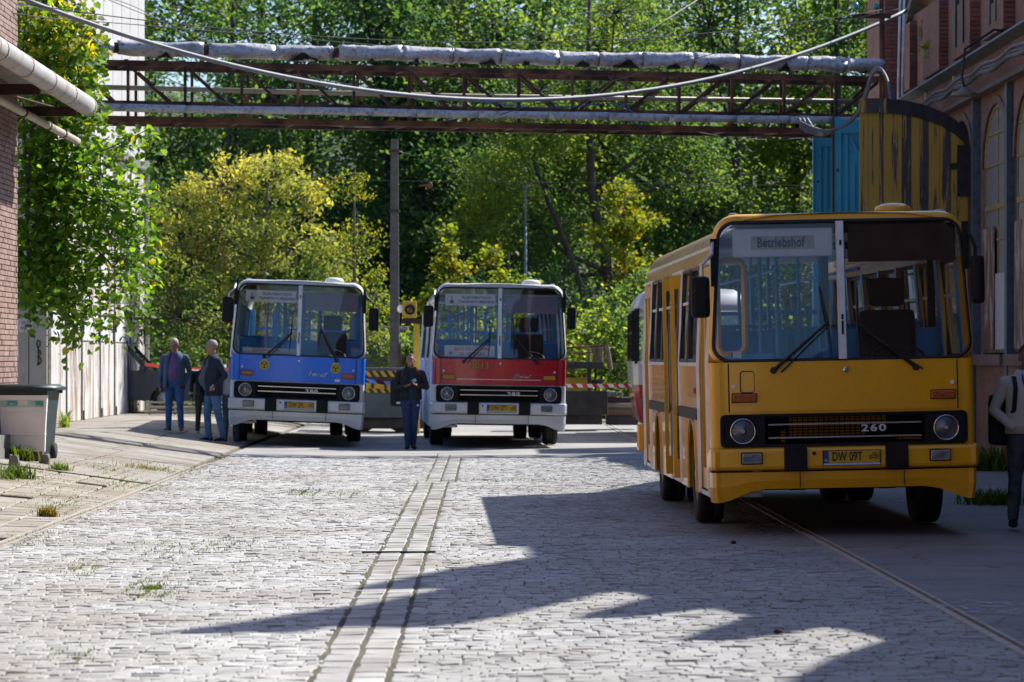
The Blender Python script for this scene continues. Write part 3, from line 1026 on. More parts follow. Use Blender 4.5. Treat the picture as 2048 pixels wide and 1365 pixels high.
for (a, b) in bounds + [(15.3, 15.4)]:
    if a - prev > 0.02:
        mb = MB(); mb.box2((0.03, prev, -0.3), (0.5, a, 6.02)); mb.build("pier", BRICK_R, rb)
        yc = (prev + a) / 2
        mb = MB(); mb.box2((-0.10, yc - 0.12, 0.5), (0.03, yc + 0.12, 5.9)); colo = mb.build("steel_column", TEALCOL, rb)
        for s in (-1, 1):
            for k in range(26):
                mb2 = None
                q = link("rivet", bpy.data.meshes.get("rivet") or MB().lathe([(0.022, 0), (0.018, -0.014), (0.004, -0.02)], (0, 0, 0), 'y', 8).mesh("rivet", TEALCOL), colo, (-0.035 + 0.0, yc - 0.12, 0.7 + 0.2 * k)) if s < 0 else None
    prev = b
# glazed openings with dado and sill
def m_ribglass():
    m, nt, out = _nodes("ribbed_dusty_glass")
    w = wcoords(nt)
    wv = N(nt, "ShaderNodeTexWave", wave_type='BANDS', bands_direction='Y')
    wv.inputs["Scale"].default_value = 2.2
    wv.inputs["Distortion"].default_value = 0.6
    nt.links.new(w, wv.inputs["Vector"])
    c = mixc(nt, noise(nt, w, 1.5, 5), ramp(nt, wv.outputs["Fac"], [(0.2, (0.13, 0.14, 0.155)), (0.8, (0.46, 0.48, 0.52))]).outputs[0], (0.20, 0.20, 0.19))
    p = principled(nt, out, c, 0.3, 0.0, 0.2)
    bump(nt, p, wv.outputs["Fac"], 0.4, 0.02)
    return m
RIBGL = m_ribglass()
YBAR = M("flaking_yellow_bars", (0.36, 0.25, 0.085), 0.7, scale=14, col2=(0.22, 0.15, 0.07))
RUSTPAN = m_peel("rusty_white_panel", (0.34, 0.27, 0.22), (0.42, 0.33, 0.28), (0.10, 0.045, 0.025), (0.17, 0.085, 0.05), 0.44, (4, 4, 1.0), 1.2, edge=0.08)
LILAC = M("pale_board", (0.40, 0.36, 0.38), 0.6, scale=6, col2=(0.48, 0.44, 0.45))
def glazing(y0, y1, parent):
    w = empty("arched_window", (0.03, y0, 0), 0, parent=parent)
    L = y1 - y0
    a = arch_pts(0.14, L - 0.14, 4.75, 0.92)
    mb = MB(); mb.prism([(0.14, 1.75)] + [q for q in reversed(a)] + [(L - 0.14, 1.75)], lambda p, q, d: (d, p, q), 0.02, 0.03); mb.build("glass_pane", RIBGL, w)
    mb = MB(); mb.tube([(0.02, q[0], q[1]) for q in a], 0.035, 6); mb.build("arch_bar", YBAR, w)
    n = 2
    for k in range(n + 1):
        yy = 0.14 + (L - 0.28) * k / n
        zt = 4.75 + 0.92 * math.sqrt(max(0, 1 - ((yy - L / 2) / (L / 2 - 0.14)) ** 2))
        mb = MB(); mb.box2((0.002, yy - 0.035, 1.75), (0.02, yy + 0.035, zt)); mb.build("mullion", YBAR, w)
    for k, zz in enumerate((2.25, 2.9, 3.55, 4.05, 4.75, 5.25)):
        mb = MB(); mb.box2((-0.006, 0.14, zz - 0.02), (0.016, L - 0.14, zz + (0.07 if k == 3 else 0.015))); mb.build("transom", YBAR, w)
    mb = MB(); mb.box2((-0.05, 0.05 + L * 0.52, 1.80), (-0.03, L - 0.18, 3.75)); mb.build("rusty_panel", RUSTPAN, w)
    mb = MB(); mb.box2((-0.05, 0.16, 1.80), (-0.032, L * 0.47, 3.0)); mb.build("pale_panel", LILAC, w)
    mb = MB(); mb.box2((-0.20, 0, 1.55), (0.1, L, 1.72)); mb.build("sill", BR_TRIM, w)
    mb = MB(); mb.box2((-0.12, 0, -0.3), (0.1, L, 1.55)); mb.build("dado_wall", BRICK_R, w)
for k in (0, 1, 2, 3):
    glazing(bounds[k][0], bounds[k][1], rb)
# (bays 2..: doors stand open, dark hall inside)
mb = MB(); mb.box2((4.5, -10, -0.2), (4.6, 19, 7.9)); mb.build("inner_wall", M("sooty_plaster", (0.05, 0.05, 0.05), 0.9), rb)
mb = MB(); mb.box2((0.5, -10, 6.6), (9, 18.9, 6.8)); mb.build("roof_deck", COPING, rb)
mb = MB(); mb.box2((0.02, 15.3, -0.3), (9, 15.6, 8.0)); mb.build("end_wall", BRICK_RC, rb)
# wall lamp on a swan neck, cable bundle, white sockets
lamp = empty("wall_lamp", (0, 0, 0), parent=rb)
pl = W(2000, 190, 53.6) - Vector((RX, 52.0, 0))
pl.x = -0.75
mb = MB(); mb.smooth = True
mb.tube([(-0.05, pl.y, pl.z + 0.95), (-0.3, pl.y, pl.z + 1.0), (-0.75, pl.y, pl.z + 0.7), (-0.8, pl.y, pl.z + 0.25), (pl.x, pl.y, pl.z + 0.1)], 0.02, 7); mb.build("swan_neck", IRON, lamp)
mb = MB(); mb.smooth = True; mb.lathe([(0.05, 0.12), (0.08, 0.07), (0.2, 0.02), (0.215, -0.02), (0.19, -0.015)], (pl.x, pl.y, pl.z), 'z', 18); mb.build("lamp_shade", M("enamel_shade", (0.18, 0.14, 0.09), 0.5), lamp)
CAB = M("grey_cable_sheath", (0.10, 0.10, 0.105), 0.6, scale=8)
for k in range(3):
    mb = MB(); mb.smooth = True
    pts = [(-0.24 - 0.03 * k, yy, 6.17 + 0.035 * k + 0.03 * math.sin(yy * 2.1 + k)) for yy in fr(-12, ry(1850), 0.5)]
    mb.tube(pts, 0.028 if k else 0.045, 7); mb.build("wall_cable", CAB, rb)
for px in (1915, 1858):
    yy = ry(px)
    mb = MB(); mb.box2((-0.07, yy, 6.22), (-0.03, yy + 0.13, 6.6)); mb.build("white_bracket", WHITEPAINT, rb)

# parapet with stepped gables; its outline is what the yard shadow shows
def shadow_to_wall(px, py):
    Yd = EYE * FPX / (py - VY)
    X = (px - VX) * Yd / FPX
    h = (RX - X) / SUN_DX
    return (Yd + SUN_DY * h - 52.0, h)
outline = [(1314, 962), (1164, 990), (990, 1015), (1035, 1070), (1060, 1115), (860, 1145), (690, 1179), (800, 1178), (915, 1171), (760, 1203), (560, 1232), (312, 1267), (480, 1264),
           (700, 1232), (880, 1207), (760, 1232), (640, 1253), (770, 1254), (900, 1233), (1024, 1206), (1110, 1186), (1174, 1180), (1240, 1184), (1294, 1195), (1139, 1237), (1344, 1214),
           (1420, 1218), (1494, 1232), (1344, 1282), (1490, 1262), (1569, 1250), (1680, 1258), (1769, 1280), (1650, 1320), (1574, 1362)]
prof = [shadow_to_wall(*q) for q in outline]
y_end = prof[-1][0]
poly = [(0.2, 6.0), (0.2, 7.1)] + prof + [(y_end - 1.0, 9.3), (y_end - 2.6, 11.0), (y_end - 6, 11.0), (-75, 11.0), (-75, 6.0)]
mb = MB(); mb.prism(poly, lambda a, b, d: (d, a, b), 0.0, 0.35); mb.build("stepped_parapet", BRICK_R, rb)
mb = MB(); mb.box2((0.02, -75, -0.3), (0.4, -9.4, 6.0)); mb.build("yard_wall", BRICK_R, rb)

# ================================================================== gates of the tram shed, standing open
YGATE = m_peel("flaking_yellow_boards", (0.37, 0.225, 0.025), (0.44, 0.27, 0.04), (0.035, 0.032, 0.034), (0.075, 0.068, 0.068), 0.545, (6.0, 6.0, 0.32), 1.5, edge=0.03)
YGATE_SOLID = m_peel("sound_yellow_boards", (0.37, 0.225, 0.025), (0.44, 0.27, 0.04), (0.05, 0.045, 0.04), (0.08, 0.07, 0.06), 0.58, (6, 6, 0.5), 1.3, edge=0.02)
GREYWOOD = m_peel("bare_grey_boards", (0.035, 0.032, 0.034), (0.075, 0.068, 0.068), (0.37, 0.225, 0.025), (0.44, 0.27, 0.04), 0.54, (6, 6, 0.35), 1.6, edge=0.03)
TAR = M("tarred_steel", (0.012, 0.012, 0.013), 0.6, var=0.5)
BGATE = m_peel("chipped_blue_steel", (0.03, 0.30, 0.46), (0.045, 0.36, 0.52), (0.09, 0.045, 0.03), (0.14, 0.08, 0.05), 0.70, (2, 2, 1.2), 1.6, 0.5, edge=0.02)
def gate_top(t):    # height of a leaf at fraction t from its free edge (0) to the hinge (1)
    return 5.98 if t < 0.16 else 5.98 - 0.88 * (1 - math.sqrt(max(0, 1 - ((t - 0.16) / 0.90) ** 2)))
yg = empty("wooden_gate", (6.23, 58.2, 0), 0, "open yellow board gate with black peeling patches above the yellow bus", "gate")
GW = 1.80
nb = 11
xs = [0, 0.14, 0.33, 0.40, 0.56, 0.70, 0.86, 1.0, 1.15, 1.33, 1.52, 1.66, 1.80]
for i in range(12):
    a, b = xs[i] + 0.004, xs[i + 1] - 0.004
    ta, tb = gate_top(a / GW), gate_top(b / GW)
    mtr = (YGATE, YGATE_SOLID, GREYWOOD, YGATE, YGATE, GREYWOOD, YGATE, GREYWOOD, YGATE, YGATE, YGATE_SOLID, YGATE)[i]
    dy = br.uniform(0, 0.012)
    mb = MB(); mb.prism([(a, 0.08), (b, 0.08), (b, tb - 0.13), (a, ta - 0.13)], lambda p, q, d: (p, d, q), dy, 0.05); mb.build("plank", mtr, yg)
for k in range(8):
    a, b = k / 8, (k + 1) / 8
    mb = MB(); mb.prism([(a * GW, gate_top(a) - 0.24 + 0.0), (b * GW, gate_top(b) - 0.24), (b * GW, gate_top(b)), (a * GW, gate_top(a))], lambda p, q, d: (p, d, q), -0.05, 0.06)
    if a > 0.2: mb.build("top_strap", TAR, yg)
    else: mb.build("top_strap", GREYWOOD, yg)
mb = MB(); mb.box2((1.62, -0.07, 4.35), (1.83, 0.02, 5.2)); mb.box((1.6, -0.05, 4.85), (0.2, 0.06, 0.1)); mb.build("hinge_plate", TAR, yg)
for (ix, X0, Y0, lab) in ((0, 6.20, 62.2, "open blue steel gate leaf right behind the yellow gate"), (1, 6.22, 66.1, "farthest blue steel gate leaf, beside the green trees")):
    g = empty("steel_gate", (X0, Y0, 0), 0, lab, "gate", "blue gates of the tram shed")
    w = 1.78
    mb = MB(); mb.prism([(0.05, 0.1), (w, 0.1), (w, 4.9), (1.2, 5.6), (0.3, 5.88), (0.05, 5.9)], lambda p, q, d: (p, d, q), 0.03, 0.045); mb.build("panel_sheet", BGATE, g)
    mb = MB(); mb.box2((0, -0.02, 0.05), (0.13, 0.05, 5.95)); mb.build("stile", BGATE, g)
    mb = MB(); mb.box2((0.13, -0.012, 5.66), (0.62, 0.03, 5.9)); mb.build("top_rail", BGATE, g)
    mb = MB(); mb.box2((0.19, -0.006, 0.1), (0.25, 0.03, 5.65)); mb.build("rib", BGATE, g)
    mb = MB(); mb.beam((0.30, 0.005, 5.55), (0.95, 0.005, 4.2), 0.05, 0.12, (0, 1, 0)); mb.build("brace", BGATE, g)
    mb = MB(); mb.box2((0.30, -0.004, 0.1), (0.38, 0.03, 5.1)); mb.build("rib", BGATE, g)
    mb = MB(); mb.box2((-0.03, -0.05, 0.05), (-0.002, 0.06, 5.98)); mb.build("edge_angle", DARKRUST if ix == 0 else BGATE, g)
    for k in range(11):
        mb = MB(); mb.lathe([(0.028, 0), (0.02, -0.014)], (0.065, -0.02, 0.5 + 0.5 * k), 'y', 8); mb.build("rivet", BGATE if k % 3 else RUST, g)

# ================================================================== bank behind the yard
BANK = M("leafy_bank", (0.02, 0.04, 0.025), 0.95, scale=1.5, col2=(0.05, 0.08, 0.035), bmp=0.6, bscale=6)
mb = MB()
gx = fr(-70, 70, 3.5)
gy = [99, 103, 108, 114, 122, 132, 150, 180]
hz = [-0.1, 0.8, 2.2, 4.2, 7.0, 10.0, 13.0, 15.0]
hr = random.Random(8)
vs = [(x, y + hr.uniform(-.8, .8), z + hr.uniform(-.3, .3) * (1 if z > 0 else 0)) for y, z in zip(gy, hz) for x in gx]
n = len(gx)
mb.smooth = True
mb.add(vs, [(j * n + i, j * n + i + 1, (j + 1) * n + i + 1, (j + 1) * n + i) for j in range(len(gy) - 1) for i in range(n - 1)])
mb.build("hill", BANK, kind="structure")

# ================================================================== unseen hall added behind the camera, pale to bounce light onto the buses
PLAST = M("pale_plaster", (0.50, 0.42, 0.33), 0.85, scale=2, col2=(0.60, 0.52, 0.43))
oh = empty("bounce_hall", (-30, -12, 0), 0, "long pale hall added unseen behind the viewer to bounce light", "building")
mb = MB(); mb.box2((0, -8, -0.2), (62, 0, 7.5)); mb.build("wall", PLAST, oh)
for k in range(12):
    wf = MB(); wf.box2((2 + 5 * k, -0.02, 2.5), (4.6 + 5 * k, 0.05, 5.2)); wo_ = wf.build("window", YBAR, oh)
    mb = MB(); mb.box2((2.15 + 5 * k, 0.03, 2.65), (4.45 + 5 * k, 0.07, 5.05)); mb.build("pane", RIBGL, wo_)
# ================================================================== pipe bridge over the yard
def m_foil(name):
    m, nt, out = _nodes(name)
    v = wcoords(nt)
    f = noise(nt, v, 2.5, 5, 0.65, 0.5)
    fine = noise(nt, v, 16, 4, 0.7)
    c = ramp(nt, f, [(0.25, (0.20, 0.20, 0.22)), (0.45, (0.44, 0.43, 0.45)), (0.8, (0.55, 0.54, 0.55))]).outputs[0]
    c = mixc(nt, ramp(nt, fine, [(0.52, (0, 0, 0)), (0.66, (0.8, 0.8, 0.8))]).outputs[0], c, (0.09, 0.08, 0.08))
    p = principled(nt, out, c, 0.45, 0.2)
    bump(nt, p, f, 0.6, 0.05)
    return m
FOIL = m_foil("crumpled_foil_lagging")
WOOL = M("dark_torn_lagging", (0.02, 0.02, 0.02), 0.95, var=0.5, scale=8, bmp=0.5, bscale=20)
A = Vector(((20 - VX) * 59.7 / FPX, 59.7, 0))
B = Vector(((1772 - VX) * 63.7 / FPX, 63.7, 0))
ux = (B - A).normalized()
back = Vector((-ux.y, ux.x, 0))
BL = (B - A).length
brg = empty("pipe_bridge", (A.x, A.y, -0.135), math.atan2(ux.y, ux.x), "rusty lattice bridge carrying silver lagged pipes across the yard", "pipe bridge")
D = 1.05    # depth between the two trusses
ZB, ZT = 5.86, 6.83
def part(mb, nm, mat, parent=None): return mb.build(nm, mat, parent or brg)
for j, dy in enumerate((0.0, D)):
    mb = MB(); mb.box2((0, dy, ZB), (BL, dy + 0.09, ZB + 0.105)); part(mb, "bottom_chord", RUST)
    mb = MB(); mb.box2((0, dy + 0.01, ZB + 0.30), (BL, dy + 0.08, ZB + 0.37)); part(mb, "deck_rail", RUST)
    mb = MB(); mb.box2((0, dy, ZT), (BL, dy + 0.09, ZT + 0.095)); part(mb, "top_chord", RUST)
    # verticals and raking bars
    n = 16
    stp = BL / n
    for k in range(n + 1):
        x = min(BL - 0.06, k * stp + 0.02 + (0.30 if j else 0))
        mb = MB(); mb.box2((x, dy + 0.01, ZB + 0.02), (x + 0.045, dy + 0.065, ZT)); part(mb, "vertical_bar", RUST if (k + j) % 3 else DARKRUST)
    for k in range(n):
        x0, x1 = k * stp + 0.08 + (0.30 if j else 0), (k + 1) * stp - 0.25 + (0.30 if j else 0)
        x1 = min(x1, BL - 0.1)
        mb = MB()
        if k < n * 0.60: mb.beam((x0, dy + 0.04, ZT - 0.02), (x1, dy + 0.04, ZB + 0.36), 0.042, 0.042)
        else: mb.beam((x0, dy + 0.04, ZB + 0.36), (x1 + 0.1, dy + 0.04, ZT - 0.02), 0.05, 0.05)
        part(mb, "diagonal_bar", DARKRUST if (k + j) % 2 else RUST)
for k in range(0, 17):
    x = k * BL / 16
    mb = MB(); mb.box2((x, 0.09, ZB + 0.02), (x + 0.06, D, ZB + 0.10)); part(mb, "cross_tie", RUST)
    mb = MB(); mb.box2((x, 0.09, ZT + 0.03), (x + 0.06, D, ZT + 0.12)); part(mb, "cross_tie", DARKRUST)
# big lagged pipe in lengths, with torn places
pr = random.Random(4)
x = -0.4
zc = 7.17
gaps = [1.0, 1.95]
while x < BL + 0.1:
    l = pr.uniform(0.7, 1.5)
    xe = min(x + l, BL + 0.1)
    torn = pr.random() < 0.20
    n, ns = 22, max(4, int((xe - x) / 0.09))
    rings = []
    for i in range(ns + 1):
        xx = lerp(x, xe, i / ns)
        ring = []
        for q in range(n):
            t = 2 * math.pi * q / n
            r = 0.125 + 0.010 * math.sin(xx * 7 + 2 * t) + pr.uniform(-0.009, 0.009) + 0.012 * math.sin(3 * t + xx * 2.3)
            if math.sin(t) < -0.2: r += 0.02 * math.sin(xx * 5.1) ** 2
            ring.append(Vector((xx, 0.42 + r * math.cos(t), zc + 0.012 * math.sin(xx * 1.1) + r * math.sin(t))))
        rings.append(ring)
    mb = MB(); mb.smooth = True; mb.loft(rings, True, True); part(mb, "lagged_pipe_length", FOIL)
    for _t in range(pr.choice((0, 1, 1, 2))):
        xc = lerp(x, xe, pr.uniform(0.2, 0.8))
        wv = pr.uniform(0.12, 0.6)
        vs = []
        nn = 10
        for i in range(nn + 1):
            u = i / nn
            dpt = math.sin(u * math.pi) ** 0.6 * (0.75 + 0.18 * math.sin(u * 9 + x * 5)) * (0.5 + 0.5 * math.sin(x * 3.7 + _t) ** 2)
            for t in (R(262 - 85 * dpt), R(266 - 40 * dpt), R(275)):
                vs.append(Vector((xc + (u - 0.5) * wv, 0.42 + 0.155 * math.cos(t), zc - 0.002 + 0.158 * math.sin(t))))
        mb = MB(); mb.add(vs, [(i * 3 + a, i * 3 + a + 1, i * 3 + a + 4, i * 3 + a + 3) for i in range(nn) for a in (0, 1)]); part(mb, "torn_lagging", WOOL)
    if pr.random() < 0.7:
        mb = MB(); mb.tube([Vector((xe - 0.015, 0.42 + 0.145 * math.cos(R(a)), zc + 0.145 * math.sin(R(a)))) for a in range(0, 361, 24)], 0.006, 5, False); part(mb, "binding_wire", WOOL)
    gap = 0.0
    if pr.random() < 0.25: gap = pr.uniform(0.05, 0.16)
    x = xe + gap
    for g_ in gaps: pass
mb = MB(); mb.smooth = True; mb.tube([(-0.4, 0.42, zc), (BL, 0.42, zc)], 0.095, 12); part(mb, "steel_pipe", RUST)
# lower lagged pipe
x = -0.4
while x < BL + 0.1:
    xe = min(BL + 0.1, x + pr.uniform(0.7, 1.3))
    rings = []
    ns = 8
    for i in range(ns + 1):
        xx = lerp(x, xe, i / ns)
        rings.append([Vector((xx, -0.11 + (0.068 + pr.uniform(-.004, .004)) * math.cos(2 * math.pi * q / 14), ZB + 0.235 + 0.006 * math.sin(xx * 1.4) + (0.068 + pr.uniform(-.005, .005)) * math.sin(2 * math.pi * q / 14))) for q in range(14)])
    mb = MB(); mb.smooth = True; mb.loft(rings, True, True); part(mb, "lower_pipe_length", FOIL)
    x = xe + 0.004
mb = MB(); mb.smooth = True; mb.tube([(0, 0.55, 6.50), (BL * 0.5, 0.55, 6.46), (BL, 0.55, 6.50)], 0.045, 10); part(mb, "gas_pipe", PIPEB)
BLUEC = M("blue_cable_sheath", (0.02, 0.10, 0.26), 0.5)
mb = MB(); mb.smooth = True
mb.tube([Vector((BL * 0.50 + t, -0.05, 6.33 - 0.10 * math.sin(t * 1.1) ** 2)) for t in fr(0, 3.0, 0.15)] + [Vector((BL * 0.5 + 3.15, -0.1, 6.1)), Vector((BL * 0.5 + 3.3, -0.12, 5.88)), Vector((BL * 0.5 + 3.1, -0.12, 6.0)), Vector((BL * 0.5 + 2.95, -0.1, 6.25))], 0.013, 6)
part(mb, "loose_blue_cable", BLUEC)
# support leg hidden in the vine at the near left end
mb = MB()
for dy in (0.02, D): mb.box2((-0.2, dy, 0.1), (-0.05, dy + 0.14, 7.0))
for k in range(6): mb.beam((-0.12, 0.08, 0.6 + k), (-0.12, D + 0.08, 1.4 + k), 0.05, 0.05)
part(mb, "support_leg", DARKRUST)
# pole with insulators that stands at the right end
pole = empty("line_pole", (BL + 0.05, -0.1, 0), parent=None)
pw = W(1764, 300, 64.6)
pole.location = (pw.x, 64.6, 0)
tag(pole, "rusty steel post with green glass insulators beside the red brick pier", "post")
mb = MB(); mb.cyl((0, 0, 0), (0, 0, 9.4), 0.055, 0.05, 10); mb.build("post", RUST, pole)
zc_ = W(1764, 33, 64.6).z
mb = MB(); mb.box2((-0.55, -0.05, zc_ - 0.04), (0.16, 0.05, zc_ + 0.04)); mb.build("cross_arm", DARKRUST, pole)
TEALG = M("green_glass_insulator", (0.01, 0.16, 0.17), 0.15, coat=0.6)
for dx in (-0.48, -0.11):
    mb = MB(); mb.smooth = True; mb.lathe([(0.012, 0), (0.012, 0.08), (0.06, 0.09), (0.05, 0.13), (0.055, 0.15), (0.03, 0.2), (0.01, 0.21)], (dx, 0, zc_ + 0.04), 'z', 12); mb.build("insulator", TEALG, pole)

def cat(P_, m=8):
    P_ = [Vector(p) for p in P_]
    out = []
    k = len(P_)
    for i in range(k - 1):
        a, b, c, d = P_[max(0, i - 1)], P_[i], P_[i + 1], P_[min(k - 1, i + 2)]
        for j in range(m):
            t = j / m
            out.append(0.5 * ((2 * b) + (c - a) * t + (2 * a - 5 * b + 4 * c - d) * t * t + (3 * b - a - 3 * c + d) * t ** 3))
    return out + [P_[-1]]
# ================================================================== cables slung across the yard
GREYC = M("grey_cable", (0.17, 0.18, 0.20), 0.6, 0.0)
THIN = M("thin_wire", (0.02, 0.02, 0.022), 0.8, 0.0)
PALEW = M("pale_wire", (0.20, 0.19, 0.18), 0.7, 0.0)
def cable(pts, r, mat, label, name="overhead_cable", n=7):
    mb = MB(); mb.smooth = True
    mb.tube(pts, r, n)
    return mb.build(name, mat, None, label, "cable", "cables slung over the yard")
def through(a, m, b, n=40):
    """parabola through three points"""
    out = []
    tm = (m.x - a.x) / (b.x - a.x)
    for i in range(n + 1):
        t = i / n
        la, lm, lb_ = (t - tm) * (t - 1) / (tm), t * (t - 1) / (tm * (tm - 1)), t * (t - tm) / (1 - tm)
        z = a.z * la + m.z * lm + b.z * lb_
        p = a.lerp(b, t)
        out.append(Vector((p.x, p.y, z)))
    return out
cable(through(W(20, -12, 50.0), W(1000, 203, 58.0), W(1823, 17, 66.3)), 0.036, GREYC, "thick grey cable sagging right across the yard in front of the bridge", n=10)
cable(through(W(60, 10, 50.0), W(700, 115, 58.0), W(1764, 20, 64.5)), 0.008, THIN, "thin dark wire running above the lagged pipe to the insulators")
cable(cat([W(0, 22, 49), W(110, 38, 52), W(300, 52, 60), W(800, 95, 66)]), 0.008, THIN, "thin wire crossing the pale hall's cladding at the upper left")
cable(cat([W(120, -10, 54), W(260, 10, 66), W(500, 130, 72), W(900, 200, 78)]), 0.007, THIN, "thin wire coming down from the top beside the pale hall")
cable(cat([W(205, -5, 56), W(330, 45, 66), W(640, 160, 72), W(1000, 225, 78)]), 0.007, THIN, "second thin wire slanting down past the pale hall")
cable(through(W(300, 140, 60.0), W(760, 256, 62.0), W(1230, 105, 64.0)), 0.009, PALEW, "pale slack wire hanging below the middle of the bridge")
cable([W(1230, 105, 64), W(1395, 0, 66)], 0.009, PALEW, "pale wire rising from the lagged pipe to the top edge")
cable(through(W(1190, 190, 62.0), W(1400, 266, 63.0), W(1640, 272, 64.0)), 0.008, PALEW, "pale slack wire hanging low near the right end of the bridge")
cable(sag(W(600, 360, 84), W(1640, 372, 84), 0.0), 0.009, THIN, "straight thin wire stretched from the concrete pole through the trees")
cable(through(W(1000, 230, 61), W(1350, 130, 62.5), W(1800, 18, 64)), 0.008, THIN, "thin dark wire running close under the thick grey cable on the right")
cable(through(W(1764, 40, 64), W(1650, 62, 66), W(1100, 95, 70)), 0.007, THIN, "thin wire leaving the green insulators towards the trees")
# bundle of cables that loops from the bridge into the shed
bund = empty("cable_bundle", tuple(W(1700, 245, 61.5)), 0, "looped bundle of grey cables between bridge and tram shed", "cable")
o0 = W(1700, 245, 61.5)
for k in range(4):
    mb = MB(); mb.smooth = True
    d = Vector((0.03 * k, 0.03 * k, 0.02 * k))
    mb.tube(cat([W(1600, 245 + 4 * k, 62.5) - o0, W(1650, 262 + 3 * k, 62) - o0, W(1700, 245 - 3 * k, 61.6) - o0 + d, W(1730, 200 - 6 * k, 61.2) - o0, W(1745, 150 - 3 * k, 60.8) - o0, W(1762, 140 - k, 60.4) - o0, W(1776, 165, 60.0) - o0, W(1782, 205, 59.7) - o0 + d]), 0.026 - 0.004 * k, 7)
    mb.build("cable_strand", CAB, bund)
for k in range(3):
    mb = MB(); mb.smooth = True
    mb.tube(cat([W(1598 + 8 * k, 238, 62.6) - o0, W(1612 + 6 * k, 262 - 4 * k, 62.4) - o0, W(1632, 258 + 5 * k, 62.2) - o0, W(1648, 270, 62) - o0]), 0.03, 7)
    mb.build("loose_loop", GREYC, bund)
# ================================================================== buses
RUBBER = M("black_rubber", (0.012, 0.012, 0.013), 0.55, var=0.4)
TYRE = M("dusty_tyre", (0.018, 0.018, 0.019), 0.85, var=0.5, scale=20)
DARKP = M("black_plastic", (0.010, 0.010, 0.011), 0.6, var=0.3, spec=0.25)
CHROME = M("polished_trim", (0.62, 0.63, 0.65), 0.22, 1.0, var=0.1)
SILVER = M("brushed_trim", (0.66, 0.67, 0.69), 0.42, 0.5, var=0.12)
LENS = glass("lamp_glass", (0.96, 0.97, 0.97), 0.02, 0.02, 0.02)
REFLECTOR = M("lamp_reflector", (0.90, 0.91, 0.91), 0.35, 0.0, var=0.12, scale=40)
AMBER = M("amber_lens", (0.42, 0.09, 0.008), 0.25, var=0.3, scale=40, coat=0.5)
AMBER2 = M("pale_amber_lens", (0.55, 0.23, 0.01), 0.25, var=0.3, scale=40, coat=0.5)
PLATE = M("plate_yellow", (0.62, 0.36, 0.012), 0.45, var=0.05)
PLATEB = M("plate_blue", (0.015, 0.05, 0.30), 0.45)
INK = M("black_lettering", (0.008, 0.008, 0.008), 0.5)
INKB = M("navy_lettering", (0.02, 0.045, 0.13), 0.5)
PINK = M("pink_red_lettering", (0.62, 0.06, 0.11), 0.6)
YTXT = M("yellow_lettering", (0.62, 0.46, 0.03), 0.5)
CARD = M("white_card", (0.80, 0.80, 0.81), 0.6, var=0.05)
SEATB = M("blue_seat_shell", (0.02, 0.26, 0.68), 0.5)
WALLB = M("blue_interior_laminate", (0.03, 0.33, 0.78), 0.35, var=0.08)
FLOORI = M("dark_floor_lino", (0.04, 0.04, 0.045), 0.7)
CEILI = M("pale_ceiling_board", (0.70, 0.72, 0.73), 0.6)
SEATK = M("black_driver_seat", (0.01, 0.01, 0.011), 0.75, var=0.4)
WSGLASS = glass("windscreen_glass", (0.93, 0.96, 0.97), 0.008, 0.010)
SIDEGLASS = glass("side_window_glass", (0.86, 0.90, 0.90), 0.07, 0.03)
CHASSIS = M("grimy_chassis", (0.02, 0.019, 0.018), 0.85, var=0.4)

DKGRILL = M("matte_black_mesh", (0.006, 0.006, 0.007), 0.9, spec=0.1)  # matte black of the grille wires and their backing
HWT = [(0.3, 1.20), (0.62, 1.25), (1.64, 1.25), (2.60, 1.19), (2.72, 1.175), (2.84, 1.13), (2.93, 1.04), (2.99, 0.90), (3.03, 0.62), (3.045, 0.0)]
def hwid(z): return interp(HWT, z)
def fy(x, z): return 0.07 * (abs(x) / 1.25) ** 2.4 + 0.075 * max(0.0, z - 1.4)

def rrect(hb, ht, zb, zt, r, n=7):
    """rounded outline, wider at the foot; counter-clockwise from the lower right"""
    out = []
    cs = [(hb - r, zb + r, -90, 0), (ht - r, zt - r, 0, 90), (-ht + r, zt - r, 90, 180), (-hb + r, zb + r, 180, 270)]
    for k, (cx, cz, a0, a1) in enumerate(cs):
        for i in range(n):
            t = R(a0 + (a1 - a0) * i / (n - 1))
            out.append((cx + r * math.cos(t), cz + r * math.sin(t)))
        nx = cs[(k + 1) % 4]
        # points along the straight edge to the next corner
        t = R(a1)
        ex, ez = cx + r * math.cos(t), cz + r * math.sin(t)
        t2 = R(nx[2])
        fx, fz = nx[0] + r * math.cos(t2), nx[1] + r * math.sin(t2)
        for i in range(1, 8):
            out.append((lerp(ex, fx, i / 8), lerp(ez, fz, i / 8)))
    return out

IKARUS = [  # strokes of the slanted chrome script, unit height
    [(-1.95, 0.02), (-1.6, 0.0), (-1.42, 0.18), (-1.22, 0.72), (-1.15, 0.98), (-1.45, 0.92), (-1.62, 0.74)], [(-1.15, 0.98), (-0.95, 1.0)],
    [(-1.05, 0.0), (-0.80, 0.95)], [(-0.98, 0.28), (-0.72, 0.55), (-0.62, 0.5)], [(-0.9, 0.36), (-0.70, 0.02), (-0.52, 0.05)],
    [(-0.16, 0.5), (-0.38, 0.5), (-0.48, 0.2), (-0.36, 0.0), (-0.2, 0.14), (-0.1, 0.5)], [(-0.16, 0.3), (-0.2, 0.02), (0.02, 0.05)],
    [(0.12, 0.0), (0.24, 0.5)], [(0.2, 0.3), (0.4, 0.52), (0.56, 0.46)],
    [(0.74, 0.5), (0.64, 0.1), (0.78, 0.0), (0.95, 0.14), (1.08, 0.5)], [(1.08, 0.5), (0.98, 0.02), (1.14, 0.03)],
    [(1.86, 0.72), (1.52, 0.5), (1.42, 0.36), (1.55, 0.22), (1.5, 0.04), (1.22, 0.02)],
]

